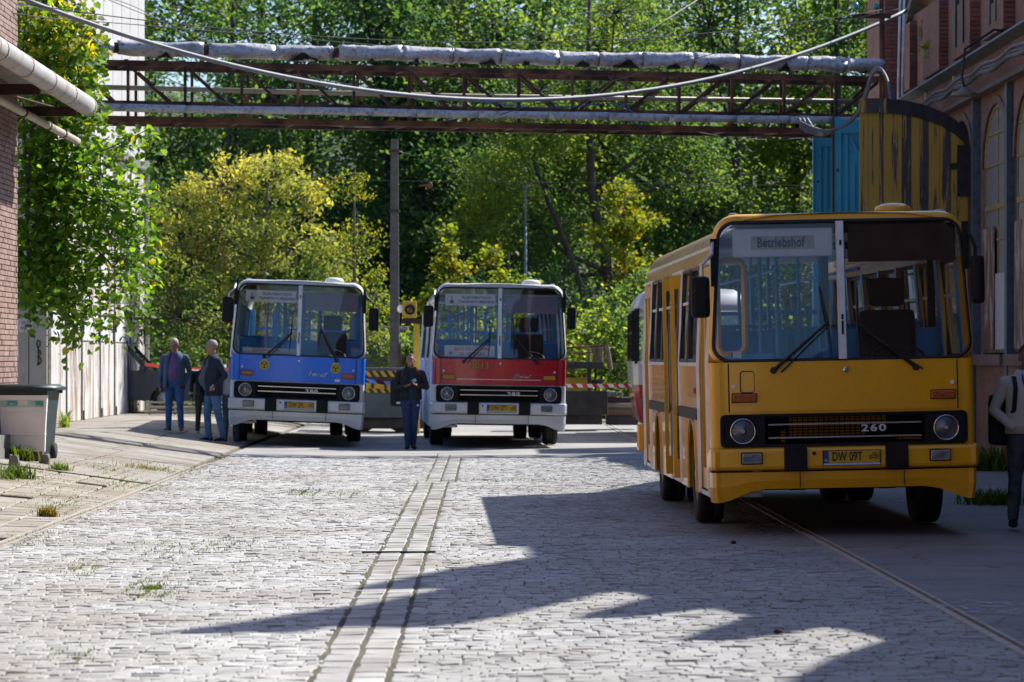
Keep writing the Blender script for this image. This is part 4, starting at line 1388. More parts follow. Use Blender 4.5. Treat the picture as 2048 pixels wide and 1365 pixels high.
def make_bus(name, label, loc, rz, roll, S):
    """S: colours and fittings. Local axes: x across, y from the nose backwards, z up."""
    root = empty(name, loc, rz, label, "bus", "parked city buses")
    RM = Matrix.Translation((0, 0, 0.55)) @ Matrix.Rotation(roll, 4, 'Y') @ Matrix.Translation((0, 0, -0.55))
    def P(mb, nm, mats, parent=None, lab=None):
        o = mb.build(nm, mats, parent or root)
        if parent is None: o.matrix_local = RM
        if lab: o["label"] = lab
        return o
    def PM(me, nm, loc_, parent=None):
        o = link(nm, me, parent or root)
        o.matrix_local = (RM if parent is None else Matrix.Identity(4)) @ Matrix.Translation(loc_)
        return o
    L = 11.0
    body, up, bon, low, bum = S['corner'], S['upper'], S['bonnet'], S['low'], S['bumper']
    # ---- windscreen surround
    inner = rrect(1.205, 1.135, 1.665, 2.945, 0.15)
    mid = rrect(1.228, 1.16, 1.635, 2.975, 0.17)
    out0 = rrect(1.236, 1.155, 1.60, 3.02, 0.19)
    mb = MB(); mb.smooth = True
    def ring(pts, dy, flat=None): return [Vector((x, (fy(x, z) if flat is None else flat) + dy, z)) for x, z in pts]
    out1 = rrect(1.25, 1.185, 1.58, 3.04, 0.22)
    mb.loft([ring(mid, 0.0), ring(out0, 0.012), ring(out1, 0.075), [Vector((x * 1.0, 0.34, z)) for x, z in out1]], True)
    P(mb, "windscreen_surround", up)
    mb = MB(); mb.smooth = True
    mb.loft([ring(mid, 0.012), ring(mid, -0.016), ring([(x * 0.995, 2.31 + (z - 2.31) * 0.995) for x, z in inner], -0.02), ring(inner, 0.02)], True)
    P(mb, "windscreen_seal", RUBBER)
    # two panes and the centre bar
    for s in (-1, 1):
        mb = MB()
        nx, nz = 6, 4
        vs = []
        half = [(x, z) for x, z in inner if x * s > 0.03] + [(s * 0.03, 1.665), (s * 0.03, 2.945)]
        half.sort(key=lambda q: math.atan2(q[1] - 2.3, (q[0] - s * 0.6)))
        c = Vector((s * 0.6, fy(0.6, 2.3) + 0.006, 2.3))
        pts = [Vector((x, fy(x, z) + 0.006, z)) for x, z in half]
        mb.smooth = True
        mb.add([c] + pts, [(0, 1 + i, 1 + (i + 1) % len(pts)) for i in range(len(pts))])
        P(mb, "windscreen_pane", WSGLASS)
    mb = MB(); mb.prism([(-0.042, -0.03), (0.042, -0.03), (0.03, -0.055), (-0.03, -0.055)], lambda a, b, d: (a, fy(0, d) + b, d), 1.655, 2.955)
    bar = P(mb, "centre_bar", SILVER)
    for zz in (1.95, 2.05, 2.75):
        mb = MB(); mb.box((0.0, fy(0, zz) - 0.058, zz), (0.02, 0.012, 0.05 if zz > 2 else 0.13)); P(mb, "bar_clip", DARKP, bar)
    # ---- lower nose
    plan = [(-1.25, 0.36), (-1.25, 0.20), (-1.238, 0.11), (-1.205, 0.055)] + [(x, None) for x in (-1.16, -1.08, -1.0, -0.9, -0.75, -0.6, -0.3, 0, 0.3, 0.6, 0.75, 0.9, 1.0, 1.08, 1.16)] + [(1.205, 0.055), (1.238, 0.11), (1.25, 0.20), (1.25, 0.36)]
    def prow(z, off=0.0, k=1.0):
        r_ = []
        for x, yv in plan:
            y0 = fy(x, 1.0) if yv is None else yv + 0.045 * 0
            y0 = fy(x, 1.0) if yv is None else max(yv, fy(1.12, 1.0)) if yv < 0.06 else yv
            r_.append(Vector((x * k * (1 + off * 0.22 / 1.25), y0 - off * (1 if abs(x) < 1.24 else 0.4) + 0.0, z)))
        return r_
    mb = MB(); mb.smooth = True
    mb.loft([prow(0.80), prow(1.0), prow(1.16)], False)
    P(mb, "nose_lower", low)
    mb = MB(); mb.smooth = True
    mb.loft([prow(1.16), prow(1.4), prow(1.60), [Vector((q.x, q.y, 1.64)) for q in prow(1.60)]], False)
    P(mb, "nose_corner", body)
    # bonnet flap, proud of the nose
    mb = MB()
    xs_ = fr(-1.07, 1.07, 0.214)
    mb.smooth = True
    mb.loft([[Vector((x, fy(x, 1.0) - 0.010, z)) for x in xs_] for z in (1.175, 1.3, 1.5, 1.625)], False)
    mb.smooth = False
    for s in (-1, 1): mb.box((s * 1.07, fy(1.07, 1.0), 1.4), (0.002, 0.02, 0.45))
    bf = P(mb, "bonnet_flap", bon)
    for s in (-1, 1):
        mb = MB(); mb.box((s * 1.078, fy(1.07, 1) + 0.002, 1.40), (0.012, 0.012, 0.46)); P(mb, "seam", RUBBER, bf)
    mb = MB(); mb.lathe([(0.026, 0), (0.026, -0.02), (0.014, -0.03)], (0.02, -0.01, 1.555), 'y', 14); P(mb, "latch", CHROME, bf)
    for s in (-1, 1):
        mb = MB(); mb.lathe([(0.022, 0), (0.018, -0.012)], (s * 1.03, fy(1.03, 1) - 0.011, 1.415), 'y', 12); P(mb, "cap", CARD, bf)
    # filler flap outline
    fl = rrect(0.066, 0.066, 1.355, 1.555, 0.025, 4)
    mb = MB(); mb.tube([Vector((x - 0.905, fy(0.9, 1) - 0.012, z)) for x, z in fl] + [Vector((fl[0][0] - 0.905, fy(0.9, 1) - 0.012, fl[0][1]))], 0.005, 5)
    P(mb, "filler_flap", RUBBER if S['flapdark'] else S['bonnet'], bf)
    # indicators
    for s in (-1, 1):
        mb = MB(); mb.bevbox((s * 0.935, fy(0.935, 1) - 0.03, 1.305), (0.225, 0.04, 0.078), 0.012); o = P(mb, "indicator", S.get('amber', AMBER))
        mb = MB(); mb.bevbox((s * 0.935, fy(0.935, 1) - 0.014, 1.305), (0.24, 0.02, 0.092), 0.008); P(mb, "bezel", DARKP, o)
    # ---- grille panel
    mb = MB(); mb.smooth = False
    g0 = rrect(1.165, 1.165, 0.838, 1.150, 0.05, 4)
    g1 = rrect(1.13, 1.13, 0.865, 1.122, 0.04, 4)
    mb.loft([ring(g0, -0.004), ring(g0, -0.03), ring(g1, -0.026), ring(g1, 0.015)], True)
    gp = P(mb, "grille_frame", DARKP)
    mb = MB(); mb.smooth = True
    xs_ = fr(-1.13, 1.13, 0.113)
    mb.loft([[Vector((x, fy(x, 1.0) - 0.006, z)) for x in xs_] for z in (0.865, 1.122)], False)
    P(mb, "grille_backing", S.get('grillback', DARKP), gp)
    if S.get('cowl'):
        for (xa, xb, za, zb_) in ((-0.52, 0.40, 1.0, 1.115), (-0.60, -0.56, 0.875, 1.0), (-0.52, 0.2, 0.93, 0.99), (0.48, 0.72, 0.88, 0.91)):
            mb = MB(); mb.box2((xa, -0.011, za), (xb, -0.0075, zb_)); P(mb, "radiator_cowl", YGRILL, gp)
    for s in (-1, 1):
        mb = MB(); mb.box2((s * 0.75, fy(0.75, 1) - 0.02, 0.866), (s * 1.125, fy(1.0, 1) + 0.0, 1.12)); P(mb, "lamp_panel", DARKP, gp)
    for k in range(9):   # mesh of the grille: horizontal wires
        z = 0.885 + 0.027 * k
        mb = MB(); mb.box((0, -0.012, z), (1.50, 0.010, 0.010)); P(mb, "grille_slat", DKGRILL, gp)
    for k in range(31):
        x = -0.74 + 1.48 * k / 30
        mb = MB(); mb.box((x, fy(x, 1) - 0.018, 0.993), (0.010, 0.006, 0.25)); P(mb, "grille_bar", DKGRILL, gp)
    for zz in (1.065, 0.975) if S['plate'][0] != 'DW 09T' else (1.05, 0.925):
        mb = MB(); mb.box((0.0, -0.030, zz), (1.44, 0.012, 0.014)); P(mb, "trim_strip", CHROME, gp)
    PM(text_mesh(S['num'], 0.092, SILVER, 0.012, 0.0, 0.002, 1.2, 1.5), "model_number", (0.27, -0.036, 1.0), gp)
    for s in (-1, 1):
        h = MB(); h.smooth = True
        h.lathe([(0.122, -0.02), (0.122, -0.055), (0.112, -0.06), (0.105, -0.035)], (s * 0.957, fy(0.957, 1) + 0.0, 0.992), 'y', 24, True)
        o = P(h, "headlight", CHROME)
        h = MB(); h.smooth = True; h.lathe([(0.105, -0.035), (0.085, -0.024), (0.03, -0.018)], (s * 0.957, fy(0.957, 1), 0.992), 'y', 24); P(h, "reflector", REFLECTOR, o)
        h = MB(); h.smooth = True; h.lathe([(0.108, -0.038), (0.09, -0.052), (0.05, -0.062), (0.01, -0.065)], (s * 0.957, fy(0.957, 1), 0.992), 'y', 24); P(h, "lens", LENS, o)
        h = MB(); h.lathe([(0.02, -0.02), (0.02, -0.05)], (s * 0.957, fy(0.957, 1), 0.992), 'y', 12); P(h, "bulb_cover", SILVER, o)
    # ---- bumper
    mb = MB(); mb.smooth = False
    bp = [[(q.x, q.y, q.z) for q in prow(z, off)] for z, off in ((0.835, 0.03), (0.825, 0.085), (0.80, 0.098), (0.66, 0.098), (0.635, 0.085), (0.62, 0.03))]
    mb.loft([[Vector(q) for q in r_] for r_ in bp], False)
    bo = P(mb, "bumper", bum)
    for s in (-1, 1):
        mb = MB(); mb.bevbox((s * 0.475, fy(0.47, 1) - 0.108, 0.728), (0.215, 0.03, 0.225), 0.008); P(mb, "bumper_pad", DARKP, bo)
        mb = MB(); mb.bevbox((s * 0.885, fy(0.88, 1) - 0.108, 0.738), (0.205, 0.03, 0.115), 0.012); o = P(mb, "fog_lamp", DARKP, bo)
        mb = MB(); mb.bevbox((s * 0.885, fy(0.88, 1) - 0.126, 0.738), (0.178, 0.012, 0.09), 0.02); P(mb, "fog_lens", REFLECTOR, bo)
        mb = MB(); mb.bevbox((s * 0.885, fy(0.88, 1) - 0.136, 0.738), (0.18, 0.008, 0.092), 0.02); P(mb, "fog_glass", LENS, bo)
    mb = MB(); mb.lathe([(0.018, 0), (0.018, -0.006)], (-0.30, fy(0.3, 1) - 0.099, 0.775), 'y', 10); P(mb, "plug", RUBBER, bo)
    # number plate
    pl = MB(); pl.bevbox((0.05, -0.106, 0.728), (0.545, 0.014, 0.145), 0.006); po = P(pl, "plate_frame", DARKP)
    mb = MB(); mb.box((0.05, -0.116, 0.738), (0.52, 0.006, 0.112)); pp = P(mb, "number_plate", PLATE, po)
    mb = MB(); mb.box((-0.19, -0.121, 0.738), (0.042, 0.004, 0.112)); P(mb, "plate_band", PLATEB, po)
    mb = MB(); mb.box((0.05, -0.115, 0.670), (0.53, 0.006, 0.018)); P(mb, "plate_strip", M("plate_strip_paint", (0.45, 0.6, 0.75), 0.5), po)
    PM(text_mesh(S['plate'][0], 0.118, INK, 0.002, 0, 0.0015, 1.0, 0.66), "plate_lettering", (0.005, -0.122, 0.738), po)
    PM(text_mesh("PL", 0.032, CARD, 0.002), "plate_lettering", (-0.19, -0.1245, 0.705), po)
    mb = MB()   # little vintage-car pictogram
    cx0, cz0 = 0.255, 0.725
    def ln(pts, r=0.0035): mb.tube([Vector((cx0 + x, -0.121, cz0 + z)) for x, z in pts], r, 5)
    for wx in (-0.028, 0.03): ln([(wx + 0.011 * math.cos(t * 0.785), 0.011 * math.sin(t * 0.785)) for t in range(9)])
    ln([(-0.017, 0), (0.019, 0)]); ln([(-0.045, 0.012), (-0.045, 0.022), (-0.008, 0.024), (-0.008, 0.045), (0.042, 0.045), (0.042, 0.012)]); ln([(0.015, 0.045), (0.015, 0.014)]); ln([(-0.008, 0.024), (0.042, 0.024)])
    P(mb, "vintage_car_mark", INK, po)
    # ---- skirt below the bumper
    def zb(x): return 0.445 - 0.125 * smooth(0.78, 1.22, abs(x))
    top = prow(0.605, 0.035)
    mb = MB(); mb.smooth = False
    mb.loft([top, [Vector((q.x, q.y + 0.005, lerp(0.605, zb(q.x), 0.5))) for q in top], [Vector((q.x * 0.985, q.y + 0.035, zb(q.x))) for q in top], [Vector((q.x * 0.97, q.y + 0.09, zb(q.x) + 0.015)) for q in top]], False)
    sk = P(mb, "front_skirt", S['skirt'])
    for x in (-0.43, 0.55):
        mb = MB(); mb.box((x, fy(x, 1) - 0.031, 0.53), (0.008, 0.012, 0.145)); P(mb, "seam", RUBBER, sk)
    # ---- roof
    sec = [(-hwid(z), z) for z in (2.60, 2.66, 2.72, 2.78, 2.84, 2.89, 2.93, 2.965, 2.99, 3.015, 3.03)] + [(-0.35, 3.04), (0, 3.045), (0.35, 3.04)] + [(hwid(z), z) for z in (3.03, 3.015, 2.99, 2.965, 2.93, 2.89, 2.84, 2.78, 2.72, 2.66, 2.60)]
    mb = MB(); mb.smooth = True
    rr_ = []
    for yv, k in ((0.13, 0.985), (0.22, 0.997), (0.34, 1.0), (3, 1.0), (6, 1.0), (L - 0.35, 1.0), (L - 0.12, 0.98), (L, 0.93)):
        rr_.append([Vector((x * k, yv, 2.6 + (z - 2.6) * k)) for x, z in sec])
    mb.loft(rr_, False)
    mb.smooth = False
    rf = P(mb, "roof", S['roof'])
    mb = MB()
    for s in (-1, 1):
        mb = MB(); mb.beam((s * 1.165, 0.36, 2.745), (s * 1.165, L - 0.2, 2.745), 0.035, 0.03); P(mb, "drip_rail", SILVER, rf)
    mb = MB(); mb.smooth = True; mb.lathe([(0.10, 0.0), (0.10, 0.05), (0.175, 0.055), (0.18, 0.085), (0.165, 0.115), (0.11, 0.14), (0.03, 0.15)], (0.62, 0.95, 3.0), 'z', 24); P(mb, "roof_vent", S['vent'], rf)
    mb = MB(); mb.bevbox((-0.05, 2.4, 3.06), (0.85, 0.8, 0.06), 0.02); P(mb, "roof_hatch", S['vent'], rf)
    for s in (-1, 1):
        mb = MB(); mb.bevbox((s * 0.98, 0.36, 3.02), (0.085, 0.1, 0.075), 0.02); P(mb, "marker_lamp", S.get('marker', SILVER), rf)
    # ---- sides
    def side(s, segs, wins, doors):
        for (ya, yb) in segs:
            pol = [(ya, 0.62), (ya, 1.64), (yb, 1.64), (yb, 0.62)]
            def arch(c): return [(c + 0.56 * math.cos(R(a)), 0.52 + 0.56 * math.sin(R(a))) for a in range(0, 181, 15)]
            lowp = []
            mb = MB()
            bot = [(yb, 0.36)]
            for c in (7.9, 2.5):
                if ya < c - 0.6 and yb > c + 0.6:
                    bot += [(c + 0.56, 0.36)] + arch(c) + [(c - 0.56, 0.36)]
            bot += [(ya, 0.36)]
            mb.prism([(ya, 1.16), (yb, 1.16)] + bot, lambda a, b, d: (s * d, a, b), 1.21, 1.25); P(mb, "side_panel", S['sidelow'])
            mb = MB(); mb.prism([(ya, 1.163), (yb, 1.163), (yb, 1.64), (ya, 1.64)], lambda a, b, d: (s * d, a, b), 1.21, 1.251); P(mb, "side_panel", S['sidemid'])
            mb = MB(); mb.bevbox((s * 1.262, (ya + yb) / 2, 1.13), (0.03, yb - ya - 0.02, 0.11), 0.01); P(mb, "rub_rail", DARKP if S['darkrail'] else SILVER)
            mb = MB(); mb.box((s * 1.256, (ya + yb) / 2, 1.625), (0.018, yb - ya, 0.035)); P(mb, "belt_trim", SILVER)
            for c in (7.9, 2.5):
                if ya < c - 0.6 and yb > c + 0.6:
                    mb = MB(); mb.tube([Vector((s * 1.25, a, b)) for a, b in [(c + 0.56, 0.36)] + arch(c) + [(c - 0.56, 0.36)]], 0.022, 6); P(mb, "wheel_arch", S['sidelow'])
        marks = sorted([0.34, L - 0.14] + [q for w_ in wins for q in w_] + [q for d_ in doors for q in d_])
        spans = sorted(list(wins) + list(doors))
        prev = 0.34
        for (a, b) in spans + [(L - 0.14, L - 0.14)]:
            if a - prev > 0.01:
                mb = MB()
                mb.prism([(1.64, 1.25), (2.61, 1.19), (2.61, 1.13), (1.64, 1.19)], lambda z, x, d: (s * x, d, z), prev, a); P(mb, "window_pillar", S['pillar'])
                mb = MB(); mb.prism([(1.64, 1.188), (2.61, 1.128), (2.61, 1.115), (1.64, 1.175)], lambda z, x, d: (s * x, d, z), prev - 0.02, a + 0.02); P(mb, "pillar_lining", WALLB)
            prev = b
        for (a, b) in wins:
            gl = lambda z: lerp(1.236, 1.178, (z - 1.64) / 0.97)
            q = [(a + 0.02, 1.66), (b - 0.02, 1.66), (b - 0.02, 2.585), (a + 0.02, 2.585)]
            mb = MB(); mb.add([Vector((s * gl(z), y_, z)) for y_, z in q], [(0, 1, 2, 3)]); wo_ = P(mb, "side_window", SIDEGLASS)
            mb = MB(); mb.tube([Vector((s * (gl(z) + 0.004), y_, z)) for y_, z in q + [q[0]]], 0.028, 6); P(mb, "window_rubber", RUBBER, wo_)
            mb = MB(); mb.beam((s * gl(2.25), a + 0.03, 2.25), (s * gl(2.25), b - 0.03, 2.25), 0.03, 0.03); P(mb, "window_rail", SILVER, wo_)
        for di, (a, b) in enumerate(doors):
            mb = MB()
            mb.tube([Vector((s * x, y_, z)) for x, y_, z in ((1.24, a, 0.38), (1.245, a, 1.64), (1.19, a, 2.60), (1.19, b, 2.60), (1.245, b, 1.64), (1.24, b, 0.38))], 0.03, 6); P(mb, "door_frame", SILVER)
            mb = MB(); mb.box2((s * 0.75, a, 0.36), (s * 1.24, b, 0.40)); mb.box2((s * 0.75, a, 0.36), (s * 0.79, b, 0.9)); P(mb, "door_step", SILVER)
            opened = S['dooropen'][di]
            nl = 2
            for k in range(nl):
                d = empty("door_leaf", (0, 0, 0), parent=root)
                w_ = (b - a) / nl - 0.02
                if opened:    # folded outwards against the jambs
                    yy = a + 0.06 if k == 0 else b - 0.06
                    o_ = Matrix.Translation((s * 1.22, yy, 0)) @ Matrix.Rotation(R(-90 * s) if k == 0 else R(-90 * s), 4, 'Z')
                    w_ = 0.13
                    o_ = Matrix.Translation((s * 1.20, yy, 0)) @ Matrix.Rotation(R(180) if s < 0 else 0, 4, 'Z')
                    d.matrix_local = RM @ o_
                    horizontal = True
                else:
                    o_ = Matrix.Translation((s * 1.205, a + 0.01 + k * (w_ + 0.02), 0)) @ Matrix.Rotation(R(90), 4, 'Z')
                    d.matrix_local = RM @ o_
                fr_ = [(0, 0.42), (w_, 0.42), (w_, 2.56), (0, 2.56)]
                e_ = min(0.09, w_ * 0.3)
                hole = [(e_, 0.62), (w_ - e_, 0.62), (w_ - e_, 2.42), (e_, 2.42)]
                mb = MB()
                for dd in (-0.02, 0.02):
                    mb.add([Vector((x, dd, z)) for x, z in fr_ + hole], [(0, 1, 5, 4), (1, 2, 6, 5), (2, 3, 7, 6), (3, 0, 4, 7)])
                for pol in (fr_, hole):
                    mb.add([Vector((x, dd, z)) for dd in (-0.02, 0.02) for x, z in pol], [(i, (i + 1) % 4, 4 + (i + 1) % 4, 4 + i) for i in range(4)])
                P(mb, "leaf_frame", S['door'], d)
                mb = MB(); mb.add([Vector((x, 0, z)) for x, z in hole], [(0, 1, 2, 3)]); P(mb, "leaf_glass", SIDEGLASS, d)
                mb = MB(); mb.tube([Vector((w_ - 0.05, -0.03, 1.1)), Vector((w_ - 0.05, -0.06, 1.2)), Vector((w_ - 0.05, -0.06, 1.9)), Vector((w_ - 0.05, -0.03, 2.0))], 0.014, 6); P(mb, "leaf_grab_rail", SILVER, d)
    DW = [(0.36, 1.55), (4.15, 5.55), (9.3, 10.5)]
    side(-1, [(1.6, 4.12), (5.58, 9.27), (10.53, L - 0.12)], [(1.72, 2.85), (2.93, 4.05), (5.68, 6.85), (6.93, 8.0), (8.08, 9.2)], DW)
    side(1, [(0.34, L - 0.12)], [(0.42, 1.6), (1.75, 3.1), (3.2, 4.6), (4.7, 6.1), (6.2, 7.6), (7.7, 9.1), (9.2, 10.7)], [])
    mb = MB(); mb.bevbox((-1.262, 1.95, 1.36), (0.03, 0.10, 0.06), 0.01); P(mb, "side_indicator", AMBER)
    mb = MB(); mb.bevbox((1.262, 0.9, 1.36), (0.03, 0.10, 0.06), 0.01); P(mb, "side_indicator", AMBER)
    # ---- tail
    mb = MB(); mb.box2((-1.22, L - 0.12, 0.45), (1.22, L - 0.03, 1.98)); P(mb, "tail_panel", S['sidelow'])
    mb = MB(); mb.box2((-1.17, L - 0.15, 0.9), (1.17, L - 0.125, 2.0)); P(mb, "tail_lining", WALLB)
    for (xa, xb) in ((-1.19, -1.02), (1.02, 1.19)):
        mb = MB(); mb.box2((xa, L - 0.12, 1.98), (xb, L - 0.04, 2.62)); P(mb, "tail_pillar", S['pillar'])
    mb = MB(); mb.add([(-1.02, L - 0.07, 1.98), (1.02, L - 0.07, 1.98), (1.02, L - 0.07, 2.6), (-1.02, L - 0.07, 2.6)], [(0, 1, 2, 3)]); P(mb, "rear_window", SIDEGLASS)
    mb = MB(); mb.beam((-1.02, L - 0.08, 2.22), (1.02, L - 0.08, 2.22), 0.05, 0.05); mb.beam((0.15, L - 0.08, 1.98), (0.15, L - 0.08, 2.62), 0.10, 0.06); mb.beam((-0.62, L - 0.08, 1.98), (-0.62, L - 0.08, 2.62), 0.06, 0.06); P(mb, "rear_window_bar", WALLB)
    mb = MB(); mb.bevbox((-1.28, L - 0.14, 0.70), (0.10, 0.26, 0.34), 0.03); P(mb, "rear_bumper_end", bum)
    mb = MB(); mb.bevbox((0, L + 0.02, 0.65), (2.45, 0.12, 0.24), 0.03); P(mb, "rear_bumper", bum)
    # ---- underside and wheels
    mb = MB(); mb.box2((-1.18, 0.42, 0.86), (1.18, L - 0.13, 0.90)); P(mb, "floor", FLOORI)
    mb = MB()
    for s in (-1, 1): mb.box2((s * 0.35, 0.25, 0.42), (s * 0.50, L - 0.4, 0.62))
    mb.box2((-0.95, 0.9, 0.40), (0.95, 1.5, 0.6)); mb.box2((-1.0, 3.6, 0.36), (1.0, 5.4, 0.84)); mb.box2((-0.9, 9.0, 0.36), (0.9, 10.4, 0.84))
    mb.cyl((-1.0, 2.5, 0.48), (1.0, 2.5, 0.48), 0.08); mb.cyl((-1.0, 7.9, 0.48), (1.0, 7.9, 0.48), 0.12)
    P(mb, "chassis", CHASSIS)
    for s in (-1, 1):
        for yv, dual in ((2.5, False), (7.9, True)):
            wh = empty("wheel", (s * 1.09, yv, 0.50), parent=root)
            for q in ((0,) if not dual else (0, -s * 0.31)):
                mb = MB(); mb.smooth = True
                mb.lathe([(0.29, -0.115), (0.40, -0.135), (0.47, -0.13), (0.495, -0.105), (0.50, -0.03), (0.488, -0.025), (0.488, -0.015), (0.50, -0.01), (0.50, 0.01), (0.488, 0.015), (0.488, 0.025), (0.50, 0.03), (0.495, 0.105), (0.47, 0.13), (0.40, 0.135), (0.29, 0.115)], (q, 0, 0), 'x', 32, True)
                mb.build("tyre", TYRE, wh)
            mb = MB(); mb.smooth = True
            mb.lathe([(0.29, s * 0.115), (0.27, s * 0.09), (0.24, s * 0.05), (0.14, s * 0.06), (0.12, s * 0.13), (0.02, s * 0.14)], (0, 0, 0), 'x', 24)
            mb.build("rim", S['rim'], wh)
            for k in range(8):
                t = 2 * math.pi * k / 8
                mb = MB(); mb.cyl((s * 0.05, 0.18 * math.cos(t), 0.18 * math.sin(t)), (s * 0.08, 0.18 * math.cos(t), 0.18 * math.sin(t)), 0.016, n=6); mb.build("wheel_nut", IRON, wh)
    # ---- cabin
    mb = MB(); mb.box2((-1.1, 0.35, 2.83), (1.1, L - 0.2, 2.85)); P(mb, "ceiling_lining", S.get('ceil', CEILI))
    for s in (-1, 1):
        mb = MB(); mb.box2((s * 1.185, 0.40, 0.905), (s * 1.20, L - 0.14, 1.62)) if s > 0 else mb.box2((-1.20, 1.62, 0.905), (-1.185, 4.1, 1.62)); P(mb, "side_lining", WALLB)
    mb = MB(); mb.bevbox((0, 0.42, 1.55), (2.2, 0.5, 0.10), 0.03); mb.box2((-1.15, 0.2, 0.9), (1.15, 0.3, 1.52)); P(mb, "dashboard", DARKP if S['plate'][0] == 'DW 09T' else M("grey_dash", (0.08, 0.085, 0.09), 0.6))
    mb = MB(); mb.box2((0.06, 1.95, 0.9), (1.17, 1.99, 1.95)); P(mb, "cab_partition", WALLB)
    mb = MB(); mb.box2((-0.02, 1.5, 0.9), (0.04, 1.98, 1.75)); P(mb, "cab_door", WALLB)
    mb = MB()
    for (a, b) in (((0.06, 1.97, 1.95), (0.06, 1.97, 2.83)), ((1.12, 1.97, 1.95), (1.12, 1.97, 2.83)), ((0.06, 1.97, 2.78), (1.12, 1.97, 2.78))): mb.beam(a, b, 0.07, 0.07)
    P(mb, "partition_frame", SEATK if S['plate'][0] == 'DW 09T' else WALLB)
    ds = empty("driver_seat", (0.62, 1.25, 0.9), parent=root); ds.matrix_local = RM @ Matrix.Translation((0.62, 1.25, 0.9))
    mb = MB(); mb.bevbox((0, 0, 0.50), (0.52, 0.5, 0.14), 0.05); mb.build("seat_cushion", SEATK, ds)
    mb = MB(); mb.bevbox((0, 0.27, 0.88), (0.55, 0.13, 0.70), 0.06, Matrix.Rotation(R(-8), 3, 'X')); mb.build("backrest", SEATK, ds)
    mb = MB(); mb.bevbox((0, 0.33, 1.40), (0.36, 0.11, 0.28), 0.05); mb.build("headrest", SEATK, ds)
    mb = MB(); mb.cyl((0, 0, 0), (0, 0, 0.45), 0.12); mb.build("seat_base", SEATK, ds)
    st = empty("steering_wheel", (0.62, 0.72, 1.62), parent=root); st.matrix_local = RM @ Matrix.Translation((0.62, 0.74, 1.66)) @ Matrix.Rotation(R(28), 4, 'X')
    mb = MB(); mb.smooth = True; mb.tube([Vector((0.25 * math.cos(2 * math.pi * t / 24), 0.25 * math.sin(2 * math.pi * t / 24), 0)) for t in range(25)], 0.016, 8, False); mb.build("wheel_ring", RUBBER, st)
    mb = MB(); mb.beam((-0.25, 0, 0), (0.25, 0, 0), 0.03, 0.015); mb.cyl((0, 0, -0.35), (0, 0, 0.02), 0.035); mb.build("steering_column", RUBBER, st)
    for s in (-1, 1):
        for k in range(7):
            yv = 2.5 + 1.05 * k
            if s < 0 and (3.9 < yv < 5.7 or yv > 9): continue
            o = empty("passenger_seat", (s * 0.78, yv, 0.9), parent=root); o.matrix_local = RM @ Matrix.Translation((s * 0.78, yv, 0.9))
            mb = MB(); mb.bevbox((0, 0, 0.42), (0.8, 0.42, 0.06), 0.02); mb.build("seat_shell", SEATB, o)
            mb = MB(); mb.bevbox((0, 0.24, 0.75), (0.8, 0.05, 0.62), 0.02, Matrix.Rotation(R(-10), 3, 'X')); mb.build("seat_back", SEATB, o)
            mb = MB(); mb.tube([(-0.38, 0.3, 0.95), (-0.38, 0.33, 1.1), (0.38, 0.33, 1.1), (0.38, 0.3, 0.95)], 0.016, 6); mb.build("grab_handle", WALLB, o)
    for (x, yv) in ((-0.45, 1.65), (-0.30, 4.1), (-0.35, 5.6), (0.35, 3.0), (0.36, 5.2), (0.36, 7.4), (-0.36, 7.0), (-0.5, 9.2), (-0.62, 1.62)):
        mb = MB(); mb.cyl((x, yv, 0.9), (x, yv, 2.83), 0.02, n=8); P(mb, "grab_pole", WALLB)
    for s in (-1, 1):
        mb = MB(); mb.cyl((s * 0.42, 2.1, 2.55), (s * 0.42, 10, 2.55), 0.018, n=6); P(mb, "ceiling_rail", WALLB)
    mb = MB(); mb.box2((-1.15, 1.60, 0.9), (-0.5, 1.63, 1.72)); P(mb, "entrance_screen", WALLB)
    # ---- boards behind the glass
    S['boards'](root, P, PM)
    # ---- wipers
    for (pv, el, b0, b1) in S['wipers']:
        w_ = empty("wiper", (0, 0, 0), parent=root); w_.matrix_local = RM
        q = lambda p, d=0.0: Vector((p[0], fy(p[0], p[1]) - 0.045 - d, p[1]))
        mb = MB(); mb.tube([q(pv), q(((pv[0] + el[0]) / 2, (pv[1] + el[1]) / 2), 0.03), q(el, 0.01)], [0.02, 0.016, 0.012], 6); mb.build("wiper_arm", RUBBER, w_)
        mb = MB(); mb.tube([q((pv[0] + 0.07, pv[1] - 0.02)), q((el[0], el[1] - 0.04))], 0.008, 5); mb.build("wiper_link", RUBBER, w_)
        mb = MB(); mb.tube([q(b0), q(el, 0.005), q(b1)], [0.007, 0.014, 0.007], 5); mb.build("wiper_blade", RUBBER, w_)
        mb = MB(); mb.lathe([(0.032, 0.03), (0.032, -0.02), (0.02, -0.035)], (pv[0], fy(pv[0], pv[1]) - 0.03, pv[1]), 'y', 10); mb.build("wiper_pivot", RUBBER, w_)
    # ---- mirrors
    for s, (mx, mz, mw, mh) in zip((-1, 1), S['mirrors']):
        m_ = empty("mirror", (0, 0, 0), parent=root); m_.matrix_local = RM
        mb = MB(); mb.bevbox((s * mx, -0.04, mz), (mw, 0.10, mh), 0.045); mb.build("mirror_housing", DARKP, m_)
        mb = MB(); mb.tube([(s * 1.20, 0.10, mz + 0.52), (s * (1.22), -0.02, mz + 0.40), (s * (mx - 0.02), -0.04, mz + 0.30), (s * (mx - 0.02), -0.03, mz - mh * 0.45)], 0.017, 7); mb.build("mirror_arm", SILVER if s < 0 else DARKP, m_)
        mb = MB(); mb.box2((s * 1.16, 0.08, mz + 0.1), (s * 1.22, 0.14, mz + 0.55)); mb.build("mirror_bracket", DARKP, m_)
